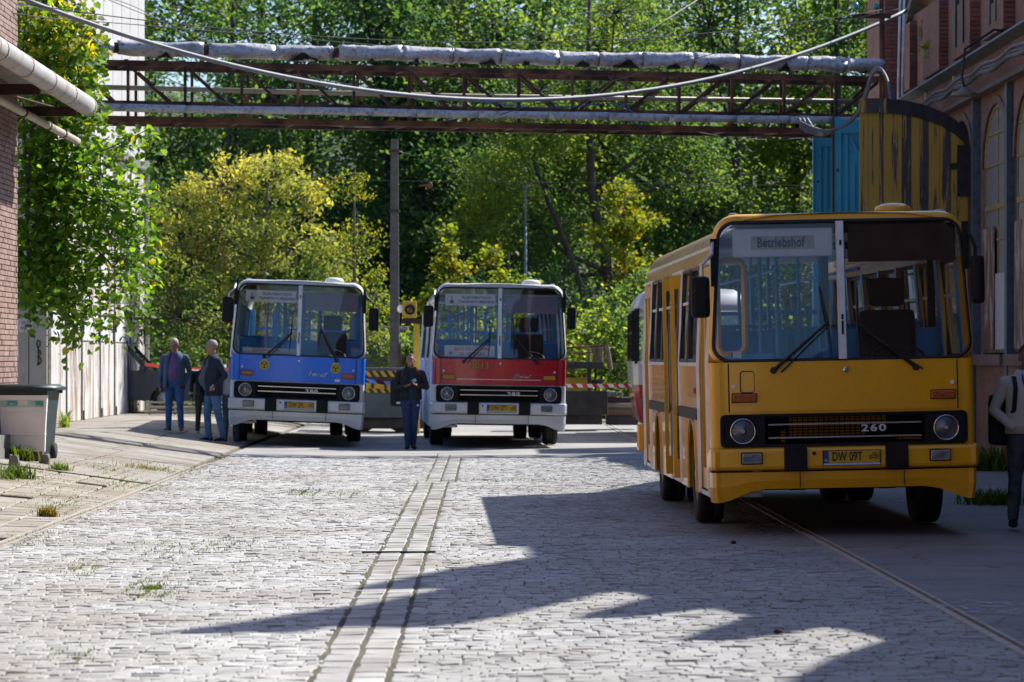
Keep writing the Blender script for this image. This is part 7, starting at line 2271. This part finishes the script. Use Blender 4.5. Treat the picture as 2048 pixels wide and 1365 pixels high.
def leaf_arrays(C, L, rs, up=0.4, ratio=0.6, droop=0.0):
    n = len(C)
    nrm = rs.normal(size=(n, 3)); nrm[:, 2] = np.abs(nrm[:, 2]) + up
    nrm /= np.linalg.norm(nrm, axis=1)[:, None]
    t = rs.normal(size=(n, 3)); t[:, 2] -= droop
    t -= nrm * np.sum(t * nrm, axis=1)[:, None]
    t /= np.linalg.norm(t, axis=1)[:, None] + 1e-9
    b = np.cross(nrm, t)
    l = L[:, None]
    V = np.stack([C + t * l * 0.5, C + b * l * ratio * 0.5 + t * l * 0.05, C - t * l * 0.5, C - b * l * ratio * 0.5 + t * l * 0.05], axis=1).reshape(-1, 3)
    Q = np.arange(4 * n).reshape(n, 4)
    return V, Q

def leaf_arrays6(C, L, rs, up=0.5, droop=0.8):
    """broader leaves folded along the midrib, heart-shaped"""
    n = len(C)
    nrm = rs.normal(size=(n, 3)); nrm[:, 2] = np.abs(nrm[:, 2]) + up
    nrm[:, 1] -= 0.5
    nrm /= np.linalg.norm(nrm, axis=1)[:, None]
    t = rs.normal(size=(n, 3)) * 0.8; t[:, 2] -= droop
    t -= nrm * np.sum(t * nrm, axis=1)[:, None]
    t /= np.linalg.norm(t, axis=1)[:, None] + 1e-9
    b = np.cross(nrm, t)
    l = L[:, None]
    fold = nrm * l * 0.12
    P_ = [C - t * l * 0.45, C + t * l * 0.55, C - t * l * 0.38 + b * l * 0.30 + fold, C + t * l * 0.05 + b * l * 0.36 + fold, C - t * l * 0.38 - b * l * 0.30 + fold, C + t * l * 0.05 - b * l * 0.36 + fold]
    V = np.stack(P_, axis=1).reshape(-1, 3)
    o = np.arange(n)[:, None] * 6
    Q = np.concatenate([o + np.array([[0, 2, 3, 1]]), o + np.array([[0, 1, 5, 4]])], axis=0)
    return V, Q

def tree(name, label, x, y, trunk, lobes, leaf, bark, n_leaf, size, seed, group=None, clump=0.42, up=0.4, droop=0.0, ratio=0.6, z0=0.0, extra=None, cat="tree", twigs=True, crownname="crown", shell=0.5):
    """trunk: list of (dx, dy, z, r). lobes: (dx, dy, z, rx, ry, rz, weight)"""
    rs = np.random.RandomState(seed)
    r = random.Random(seed)
    root = empty(name, (x, y, z0), 0, label, cat, group)
    mb = MB(); mb.smooth = True
    # smooth the trunk line
    T = [Vector(q[:3]) for q in trunk]; Rr = [q[3] for q in trunk]
    mb.tube(T, Rr, 9)
    tot = sum(l[6] for l in lobes)
    C, S = [], []
    for (dx, dy, dz, rx, ry_, rz_, wt) in lobes:
        c = Vector((dx, dy, dz))
        # limb from the nearest trunk point below the lobe
        cand = min(T[1:], key=lambda q: (q - c).length + (2.0 if q.z > dz else 0.0))
        rad = Rr[T.index(cand)] * 0.55
        mid = cand.lerp(c, 0.5) + Vector((r.uniform(-.3, .3), r.uniform(-.3, .3), -0.15 * (c - cand).length * 0.5))
        mb.tube([cand, mid, c, c + (c - cand).normalized() * min(rx, rz_) * 0.5], [rad, rad * 0.7, rad * 0.4, rad * 0.15], 6)
        nl = int(n_leaf * wt / tot)
        ncl = max(6, int(nl / 55))
        d = rs.normal(size=(ncl, 3)); d /= np.linalg.norm(d, axis=1)[:, None]
        rad_ = rs.uniform(shell, 1.0, size=(ncl, 1)) ** 0.7
        cc = d * rad_ * np.array([[rx, ry_, rz_]]) + np.array([[dx, dy, dz]])
        if twigs:
            for q in cc[:: max(1, ncl // 16)]:
                e = Vector(q)
                m_ = c.lerp(e, 0.55) + Vector((r.uniform(-.1, .1), r.uniform(-.1, .1), r.uniform(-.05, .2)))
                mb.tube([c, m_, e], [rad * 0.32, rad * 0.2, 0.008], 4)
        own = rs.randint(0, ncl, size=nl)
        sc = rs.uniform(0.55, 1.25, size=(ncl, 1))
        off = rs.normal(size=(nl, 3)) * clump * sc[own] * np.array([[1, 1, 0.62]])
        C.append(cc[own] + off)
    C = np.concatenate(C)
    C = C[C[:, 2] > 0.15 - z0 * 0]
    L = size * rs.uniform(0.6, 1.3, size=len(C))
    mb.build("trunk", bark, root)
    V, Q = leaf_arrays(C, L, rs, up, ratio, droop)
    link(crownname, fastmesh(crownname, V, Q, leaf), root)
    if extra: extra(root, rs)
    return root

def lobes_round(H0, H1, rx, ry_, n, seed, wt=1.0):
    r = random.Random(seed)
    out = []
    for i in range(n):
        t = (i + 0.5) / n
        z = lerp(H0, H1, t)
        w = math.sin(math.pi * min(1, max(0.12, t * 0.85 + 0.1))) ** 0.7
        a = r.uniform(0, 6.28) + i * 2.4
        d = r.uniform(0.35, 0.75) * w
        s = r.uniform(0.8, 1.25)
        out.append((rx * d * math.cos(a), ry_ * d * math.sin(a), z, rx * 0.48 * s, ry_ * 0.48 * s, (H1 - H0) / n * 1.25 * s + 0.5, wt * s))
    return out
def PX(px, Y): return (px - VX) * Y / FPX

far = [  # px, Y, height, rx, seed, material, label
    (250, 112, 15.5, 4.2, 21, G_MID, "broad green tree rising just right of the pale hall"),
    (430, 106, 15.0, 4.0, 22, G_MID, "leafy green tree behind the yellowing tree, right of the hall"),
    (600, 113, 16.0, 4.2, 23, G_DARK, "dark tall tree above the torn part of the lagged pipe"),
    (760, 109, 15.5, 3.8, 24, G_DARK, "dark green tree right behind the square concrete pole"),
    (930, 112, 15.0, 4.2, 25, G_MID, "mid green tree above the gap between the far buses"),
    (1065, 116, 16.0, 4.0, 26, G_DARK, "tall dark tree above the red bus roof vent"),
    (1330, 111, 15.0, 4.2, 28, G_LITE, "sunlit yellow-green tree left of the yellow bus roof"),
    (1470, 105, 15.5, 3.6, 29, G_MID, "forked green tree above the front of the yellow bus roof"),
    (1590, 112, 15.0, 3.8, 30, G_LITE, "bright green tree left of the blue gates"),
    (1710, 106, 15.5, 3.6, 31, G_MID, "green tree beside the brick pier of the shed"),
    (1850, 113, 16.0, 4.2, 32, G_MID, "green tree mostly behind the tram shed"),
    (1210, 120, 17.0, 4.2, 33, G_LITE, "farther sunlit tree behind the leaning trunk"),
    (520, 124, 17.5, 4.4, 34, G_DARK, "farthest dark tree behind the left half of the bridge"),
    (860, 124, 17.0, 4.4, 35, G_DARK, "farthest dark tree behind the middle of the bridge"),
]
for (px, Y, H, rx, sd, mt, lab) in far:
    r = random.Random(sd)
    x = PX(px, Y)
    lean = r.uniform(-.5, .5)
    z0 = -0.2 if Y < 100 else interp(list(zip(gy, hz)), Y) - 0.3
    H2 = H - z0
    tk = [(0, 0, 0, 0.24), (lean * 0.2, 0, 1.5, 0.20), (lean * 0.6, 0.1, 4.0, 0.17), (lean, 0, 7.0, 0.13), (lean * 1.2, 0, H2 - 2.5, 0.05)]
    tree("leafy_tree", lab, x, Y, tk, lobes_round(1.6, H2 - 0.8, rx, rx * 0.9, 13, sd), mt, BARK, 9000 if px in (430, 600, 520) else 15000, 0.205, sd, "trees behind the yard", 0.5, z0=z0)
# leaning robinia with feathery leaves
x = PX(1215, 99)
tree("robinia_tree", "dark leaning trunk with drooping feathery foliage right of the red bus", x, 99, [(0.6, 0, 0, 0.20), (0.35, 0, 2.2, 0.18), (0.0, 0, 4.2, 0.15), (-0.45, 0, 6.5, 0.13), (-0.55, 0, 9.0, 0.09), (-0.5, 0, 12.5, 0.04)],
     [(-2.2, -0.6, 5.6, 1.3, 1.2, 0.9, 1), (-1.5, 0.4, 4.2, 1.2, 1.0, 0.6, 0.7), (-2.9, 0.2, 7.0, 1.3, 1.2, 0.9, 1), (1.5, 0, 9.8, 1.6, 1.4, 0.9, 1), (1.9, -0.4, 8.2, 1.5, 1.2, 0.8, 1), (0.2, 0, 11.5, 2.0, 1.6, 1.2, 1.2), (-1.9, 0.2, 9.4, 1.7, 1.4, 1.0, 1.1), (2.6, 0, 6.9, 1.2, 1.0, 0.6, 0.6)],
     G_MID, BARK, 15000, 0.15, 41, None, 0.36, 0.5, 0.5, 0.45, z0=-0.1)
x = PX(1100, 97)
tree("slender_tree", "thin slanting dark trunk beside the metal post", x, 97, [(1.6, 0, 0, 0.12), (1.3, 0, 2.4, 0.11), (0.7, 0, 4.2, 0.09), (0.0, 0, 6.0, 0.07), (-0.6, 0, 7.6, 0.04)],
     [(-1.4, 0, 6.6, 1.3, 1.2, 0.8, 1), (-0.3, 0.3, 8.2, 1.4, 1.2, 0.8, 1), (-2.0, 0, 5.2, 1.1, 1.0, 0.6, 0.8)], G_LITE, BARK, 7000, 0.15, 42, None, 0.34, 0.5, 0.4, 0.5, z0=-0.1)
# turning tree behind the blue bus
def bunches(root, rs):
    n = 1500
    cc = rs.normal(size=(30, 3)) * np.array([[1.5, 0.8, 1.0]]) + np.array([[-0.8, -1.0, 2.9]])
    C = cc[rs.randint(0, 30, n)] + rs.normal(size=(n, 3)) * np.array([[0.12, 0.12, 0.16]])
    V, Q = leaf_arrays(C, 0.09 * rs.uniform(.6, 1.3, n), rs, 0.0, 0.5, 1.0)
    link("seed_bunches", fastmesh("seed_bunches", V, Q, G_BROWN), root)
x = PX(520, 86)
tree("turning_tree", "broad tree turning yellow behind the blue bus", x, 86, [(0, 0, 0, 0.17), (0.1, 0, 1.2, 0.15), (-0.1, 0, 2.4, 0.12), (0.1, 0, 4.0, 0.08), (0.2, 0, 6.0, 0.03)],
     [(-1.9, -0.3, 2.6, 1.2, 1.2, 1.0, 1.1), (-0.6, -0.6, 2.6, 1.3, 1.2, 1.0, 1.1), (0.9, -0.6, 2.5, 1.3, 1.2, 1.0, 1.1), (2.1, -0.2, 2.5, 1.0, 1.0, 1.1, 0.8), (-1.7, 0, 4.2, 1.2, 1.2, 0.9, 1), (-0.5, -0.3, 4.6, 1.2, 1.2, 1.0, 1.1), (0.8, -0.3, 4.4, 1.2, 1.1, 0.9, 1),
      (1.9, 0, 4.0, 0.9, 0.9, 0.9, 0.7), (-0.9, 0, 5.9, 1.0, 1.0, 0.8, 0.9), (0.3, 0, 6.2, 0.9, 0.9, 0.7, 0.7), (-1.9, 0.2, 5.4, 0.7, 0.8, 0.6, 0.5), (0.9, 0.1, 5.6, 0.7, 0.8, 0.6, 0.5), (-2.3, -0.2, 1.2, 0.8, 0.8, 0.8, 0.5), (1.2, -0.4, 1.2, 1.2, 0.8, 0.8, 0.5), (-0.8, -0.4, 1.2, 1.2, 0.8, 0.8, 0.5)],
     G_TURN, BARKG, 19000, 0.14, 51, None, 0.21, 0.2, 0.9, 0.42, extra=bunches, shell=0.45)
x = PX(715, 84)
tree("bare_twigged_tree", "thin twiggy yellow branches left of the concrete pole", x, 84, [(0.0, 0, 0, 0.07), (0.05, 0, 2.0, 0.055), (-0.1, 0, 4.0, 0.04), (-0.05, 0, 6.2, 0.012)],
     [(-0.2, 0, 5.7, 0.5, 0.4, 0.5, 0.5), (0.25, 0, 4.6, 0.5, 0.4, 0.5, 0.5), (-0.3, 0, 4.2, 0.5, 0.4, 0.5, 0.6), (0.4, 0, 3.2, 0.5, 0.5, 0.6, 0.8), (0.3, 0, 2.2, 0.5, 0.5, 0.5, 0.7)], G_AUT, BARKG, 2200, 0.11, 52, None, 0.22, 0.1, 1.2, 0.4)
x = PX(900, 79)
tree("maple_sapling", "small yellow-tipped maple sapling poking up between the far buses", x, 79, [(0, 0, 0, 0.045), (0, 0, 2.5, 0.035), (0.0, 0, 4.6, 0.008)],
     [(0, 0, 4.35, 0.16, 0.16, 0.35, 0.35), (0.0, 0, 3.55, 0.42, 0.4, 0.35, 0.9), (0.35, 0, 2.95, 0.36, 0.35, 0.4, 0.8), (-0.2, 0, 3.0, 0.36, 0.35, 0.4, 0.8), (-0.5, 0, 2.75, 0.22, 0.25, 0.5, 0.5), (0.1, 0, 2.3, 0.6, 0.4, 0.4, 1)], G_AUT, BARK, 2600, 0.115, 53, None, 0.13, 0.6, 0.2, 0.85, cat="sapling")
x = PX(1010, 90)
tree("autumn_shrub", "pale yellow-leaved shrub beside the slim metal post", x, 90, [(0, 0, 0, 0.06), (0.1, 0, 2.0, 0.04), (0.1, 0, 4.4, 0.01)], [(-0.1, 0, 4.3, 0.4, 0.4, 0.3, 0.8), (0.25, 0, 3.6, 0.5, 0.4, 0.4, 1), (0.5, 0, 3.0, 0.5, 0.4, 0.4, 0.8), (0.2, 0, 2.2, 0.7, 0.5, 0.6, 1)], G_AUT, BARK, 1700, 0.12, 54, None, 0.18, 0.5, 0.2, 0.8, cat="shrub")
x = PX(1010, 100)
tree("golden_branch_tree", "golden yellow treetop below the middle of the bridge", x, 100, [(0, 0, 0, 0.10), (0.1, 0, 3.0, 0.08), (-0.1, 0, 6.8, 0.02)], [(-0.15, 0, 7.2, 0.5, 0.5, 0.4, 1), (0.1, 0, 6.4, 0.7, 0.6, 0.45, 1.2), (-0.7, 0, 5.9, 0.5, 0.5, 0.35, 0.7)], G_AUT, BARK, 2300, 0.14, 55, None, 0.22, 0.4, 0.2, 0.7)
x = PX(1250, 95)
tree("autumn_sapling", "yellow and pink tinted sapling left of the yellow bus roof", x, 95, [(0, 0, 0, 0.08), (-0.1, 0, 3.0, 0.06), (0.0, 0, 6.2, 0.012)], [(-0.1, 0, 6.0, 0.4, 0.4, 0.4, 0.7), (0.3, 0, 5.3, 0.6, 0.5, 0.4, 1), (-0.4, 0, 4.9, 0.5, 0.5, 0.4, 0.9), (0.2, 0, 4.1, 0.6, 0.5, 0.5, 0.9)], G_AUT, BARK, 2500, 0.13, 56, None, 0.2, 0.5, 0.2, 0.8, cat="sapling")
shr = [(1165, 90, 2.7, 1.3, 61, G_LITE, "bright green shrub right of the red bus mirror"), (1225, 93, 3.0, 1.2, 62, G_LITE, "sunny shrub left of the white and red tram"), (815, 85, 2.2, 0.7, 63, G_MID, "small glossy shrub between the concrete pole and the warning lamp"), (1300, 92, 3.4, 1.4, 64, G_MID, "green shrub behind the white and red tram"),
       (350, 91, 2.6, 1.6, 65, G_MID, "low green shrub behind the parked dark car"), (700, 92, 2.8, 1.4, 66, G_DARK, "dark shrub behind the grey wall stub"), (970, 93, 3.2, 1.5, 67, G_DARK, "dark bush behind the red bus"), (1100, 95, 3.6, 1.6, 68, G_DARK, "shadowy bush behind the red bus's far corner")]
for (px, Y, H, rx, sd, mt, lab) in shr:
    x = PX(px, Y)
    tree("leafy_shrub", lab, x, Y, [(0, 0, 0, 0.05), (0.05, 0, H * 0.4, 0.04), (0, 0, H * 0.8, 0.012)], lobes_round(0.4, H - 0.2, rx, rx * 0.8, 6, sd), mt, BARK, 3200, 0.14, sd, "shrubs along the bank", 0.26, cat="shrub")
# low wall at the foot of the bank, half hidden
mb = MB(); mb.box2((0, 0, -0.1), (9.0, 0.3, 1.75)); mb.build("boundary_wall", m_brick("dim_brick_wall", (0.15, 0.085, 0.065), (0.20, 0.12, 0.09), (0.12, 0.11, 0.10), False), None, "low dark brick boundary wall behind the flat wagon", "wall", loc=(PX(1090, 97), 97.0, 0))
# ground cover on the bank
rs = np.random.RandomState(77)
n = 52000
gxx = rs.uniform(-22, 22, n); gyy = rs.uniform(99, 128, n)
zz = np.interp(gyy, gy, hz) + np.abs(rs.normal(size=n)) * 0.9
V, Q = leaf_arrays(np.stack([gxx, gyy, zz], axis=1), 0.22 * rs.uniform(.6, 1.4, n), rs, 0.6, 0.65)
tag(link("undergrowth", fastmesh("undergrowth", V, Q, G_MID)), "dark undergrowth covering the bank under the trees", "undergrowth", None, "stuff")

# ---- leafy climber on the left
VY0 = 57.5
vine = empty("climbing_vine", (W(70, 700, VY0).x, VY0, 0.3), 0, "sunlit leafy climber hanging over the left side, yellow near the top", "vine")
vb = Vector((W(70, 700, VY0).x, VY0, 0.3))
def vw(px, py, dy=0.0): return W(px, py, VY0 + dy) - vb
vr = random.Random(9)
stems = MB(); stems.smooth = True
sprays = [  # start, mid, end of hanging boughs (photograph columns/rows read at the vine's distance)
    [(60, 640), (55, 420), (70, 200), (110, 20)], [(60, 620), (90, 350), (120, 180), (190, 60)], [(60, 600), (50, 300), (45, 120), (60, -20)], [(70, 420), (130, 330), (210, 300), (285, 265)],
    [(70, 430), (120, 400), (200, 400), (300, 440)], [(70, 450), (140, 430), (240, 470), (312, 540)], [(80, 470), (160, 480), (230, 540), (270, 640)], [(70, 480), (130, 500), (170, 560), (190, 660)], [(60, 480), (100, 500), (130, 570), (140, 670)],
    [(70, 300), (110, 270), (160, 240), (205, 215)], [(70, 220), (120, 150), (160, 110), (185, 90)], [(60, 500), (70, 540), (90, 580), (100, 600)], [(70, 380), (150, 380), (230, 420), (290, 480)], [(60, 150), (90, 80), (130, 60), (165, 30)], [(80, 440), (180, 440), (240, 500), (260, 590)], [(60, 330), (80, 330), (110, 330), (150, 330)],
    [(55, 560), (60, 540), (70, 555), (85, 560)], [(80, 400), (170, 350), (240, 370), (305, 400)], [(60, 260), (100, 220), (140, 190), (180, 170)], [(60, 100), (80, 60), (95, 30), (120, -10)]]
CL, CY = [], []
rs = np.random.RandomState(5)
for sp in sprays:
    dy0, dy1 = vr.uniform(-0.5, 0.5), vr.uniform(-1.0, 0.8)
    P_ = [vw(px, py, lerp(dy0, dy1, i / 3)) for i, (px, py) in enumerate(sp)]
    pts = []
    for i in range(3):
        for j in range(7):
            t = j / 7
            a = P_[max(0, i - 1)]; b = P_[i]; c = P_[i + 1]; d = P_[min(3, i + 2)]
            pts.append(0.5 * ((2 * b) + (c - a) * t + (2 * a - 5 * b + 4 * c - d) * t * t + (3 * b - a - 3 * c + d) * t ** 3))
    pts.append(P_[3])
    stems.tube(pts, [lerp(0.03, 0.006, i / len(pts)) for i in range(len(pts))], 5)
    for _ in range(9):
        p = pts[vr.randrange(3, len(pts))]
        e = p + Vector((vr.gauss(0, 0.3), vr.gauss(0, 0.25), vr.gauss(-0.12, 0.25)))
        stems.tube([p, p.lerp(e, 0.5) + Vector((0, 0, 0.06)), e], [0.009, 0.007, 0.003], 4)
    for i, p in enumerate(pts):
        t = i / len(pts)
        if t < 0.12: continue
        m_ = int(26)
        spread = 0.27
        for _ in range(m_):
            o = Vector((vr.gauss(0, spread), vr.gauss(0, spread * 1.3), vr.gauss(0, spread * 0.8) - 0.05))
            q = p + o
            zrow = VY - (q.z + vb.z - EYE) * FPX / VY0
            col = VX + (q.x + vb.x) * FPX / VY0
            if col > 322 or (zrow < 250 and col > 212): continue
            if zrow > 330 and col > 170 and vr.random() < 0.25: continue
            prob = 0.34 if zrow < 120 else 0.14 if zrow < 250 else 0.02
            (CY if vr.random() < prob else CL).append(q)
stems.build("stem", BARKG, vine)
for nm, C, mt in (("foliage", CL, G_VINE), ("yellow_foliage", CY, G_VINEY)):
    C = np.array([tuple(q) for q in C])
    V, Q = leaf_arrays6(C, 0.135 * rs.uniform(0.6, 1.25, len(C)), rs)
    link(nm, fastmesh(nm, V, Q, mt), vine)

# ---- weeds
GRASS = leafmat("weed_green", [(0.03, 0.075, 0.012), (0.06, 0.11, 0.016), (0.13, 0.15, 0.02)], 0.4)
DRYG = leafmat("dry_grass", [(0.07, 0.08, 0.02), (0.14, 0.12, 0.035), (0.2, 0.16, 0.05)], 0.4)
def blades(C, h, rs, spread=0.5):
    n = len(C)
    a = rs.uniform(0, 6.283, n)
    d = np.stack([np.cos(a), np.sin(a), np.zeros(n)], axis=1)
    s = np.stack([-np.sin(a), np.cos(a), np.zeros(n)], axis=1)
    hh = (h * rs.uniform(0.4, 1.2, n))[:, None]
    w = hh * 0.045 + 0.0025
    lean = rs.uniform(0.1, spread + 0.1, n)[:, None]
    z = np.array([[0, 0, 1.0]])
    m_ = C + d * hh * lean * 0.35 + z * hh * 0.6
    t = C + d * hh * lean + z * hh * 0.9
    V = np.stack([C - s * w, C + s * w, m_ + s * w * 0.8, m_ - s * w * 0.8, t], axis=1).reshape(-1, 3)
    o = np.arange(n)[:, None] * 5
    Q = np.concatenate([o + np.array([[0, 1, 2, 3]]), o + np.array([[3, 2, 4, 4]])], axis=0)
    return V, Q
def blademesh(name, V, Q, mat):
    me = bpy.data.meshes.new(name)
    me.from_pydata([tuple(v) for v in V], [], [tuple(q) if q[2] != q[3] else tuple(q[:3]) for q in Q.tolist()])
    me.materials.append(mat)
    return me
weeds = [(44, 898, 47.5, 0.16, 0.22, 260, GRASS, "bright grass tuft growing at the foot of the bin"), (35, 938, 43.5, 0.17, 0.2, 240, GRASS, "leafy weed round the broken concrete stub"), (118, 912, 46.5, 0.14, 0.12, 200, GRASS, "small weed with a yellow bloom beside the grey stone"), (95, 1035, 36.5, 0.10, 0.13, 320, DRYG, "dry grass tuft on the pavers near the left edge"),
         (290, 950, 50.0, 0.35, 0.08, 300, DRYG, "low mossy weed patch beside the left rail"), (1985, 1012, 40.0, 0.35, 0.20, 420, GRASS, "weed clump by the shed wall behind the visitor"), (1965, 935, 52.0, 0.4, 0.4, 380, GRASS, "taller weeds against the shed wall beside the yellow bus"), (130, 835, 66.0, 0.10, 0.35, 60, G_LITE, "thin weed growing in front of the white folding doors"), (305, 1182, 25.2, 0.07, 0.05, 260, GRASS, "bright green tuft in the cobble joints, lower left"), (15, 945, 43, 0.12, 0.12, 140, GRASS, "small grass tuft at the extreme left edge of the pavement")]
for i, (px, py, Y, rad, h, n, mt, lab) in enumerate(weeds):
    x = PX(px, Y)
    rs = np.random.RandomState(900 + i)
    C = np.stack([rs.normal(size=n) * rad * 0.5, rs.normal(size=n) * rad * 0.6, np.zeros(n)], axis=1)
    C[:, 2] = [gz(x + a, Y + b) - gz(x, Y) - 0.01 for a, b in C[:, :2]]
    V, Q = blades(C[: int(n * 0.6)], h, rs, 1.1)
    me = blademesh("weed_tuft", V, Q, mt)
    tag(link("weed_tuft" if i not in (4, 5) else "weeds", me, None, (x, Y, gz(x, Y))), lab, "weed", "weeds in the paving", "stuff" if i in (4, 5) else None)
# moss and short grass in the joints
rs = np.random.RandomState(31)
pts = []
for (px, py, sx, sy_, n) in ((610, 985, 40, 8, 500), (300, 1180, 60, 25, 500), (160, 1140, 60, 20, 260), (460, 1090, 70, 16, 300), (330, 1100, 90, 20, 300), (270, 955, 90, 12, 1100), (130, 990, 90, 30, 1200), (220, 940, 60, 10, 600), (330, 930, 70, 8, 400), (90, 960, 70, 14, 500), (60, 1060, 60, 20, 260), (700, 990, 50, 8, 200), (150, 1310, 60, 20, 120), (980, 962, 90, 3, 260), (1100, 960, 80, 3, 150), (420, 925, 50, 6, 160), (1250, 930, 40, 4, 60)):
    for _ in range(n):
        a, b = px + rs.normal() * sx * 0.5, max(905, py + rs.normal() * sy_ * 0.5)
        Yd = EYE * FPX / (b - VY)
        x = PX(a, Yd)
        if x < -4.35: Yd *= 0.93; x = PX(a, Yd)
        # gather on the joints
        x2 = round(x / 0.16) * 0.16 + rs.normal() * 0.012 if rs.rand() < 0.5 else x
        y2 = round((Yd - 15.6) / 0.116 - 0.5) * 0.116 + 15.6 + 0.058 + rs.normal() * 0.012
        pts.append((x2, y2, gz(x2, y2) - 0.012))
for k in range(700):
    y2 = rs.uniform(24, 61); xx = rs.choice([-0.905, -0.70, -0.495]) + (0.10 if y2 > 46.9 else 0)
    if math.sin(y2 * 1.3 + xx * 9) > -0.1: pts.append((xx + rs.normal() * 0.008, y2, -0.012))
C = np.array(pts)
V, Q = blades(C, 0.034, rs, 0.8)
tag(link("joint_grass", blademesh("joint_grass", V, Q, GRASS)), "short grass and moss growing in the paving joints", "grass", None, "stuff")
# creeper sprig on the shed wall
sp = empty("wall_sprig", tuple(W(1862, 105, 62.8)), 0, "small green sprig rooted in the red brick wall", "plant")
rs = np.random.RandomState(8)
mb = MB(); mb.tube([(0.3, 0, -0.25), (0.1, -0.05, 0.0), (-0.25, -0.1, 0.12)], [0.012, 0.009, 0.004], 5); mb.build("stem", BARK, sp)
C = np.stack([rs.uniform(-0.35, 0.12, 16), rs.uniform(-.15, 0, 16), rs.uniform(-0.12, 0.18, 16)], axis=1)
V, Q = leaf_arrays6(C, 0.12 * rs.uniform(.7, 1.2, 16), rs)
link("foliage", fastmesh("foliage", V, Q, G_VINE), sp)
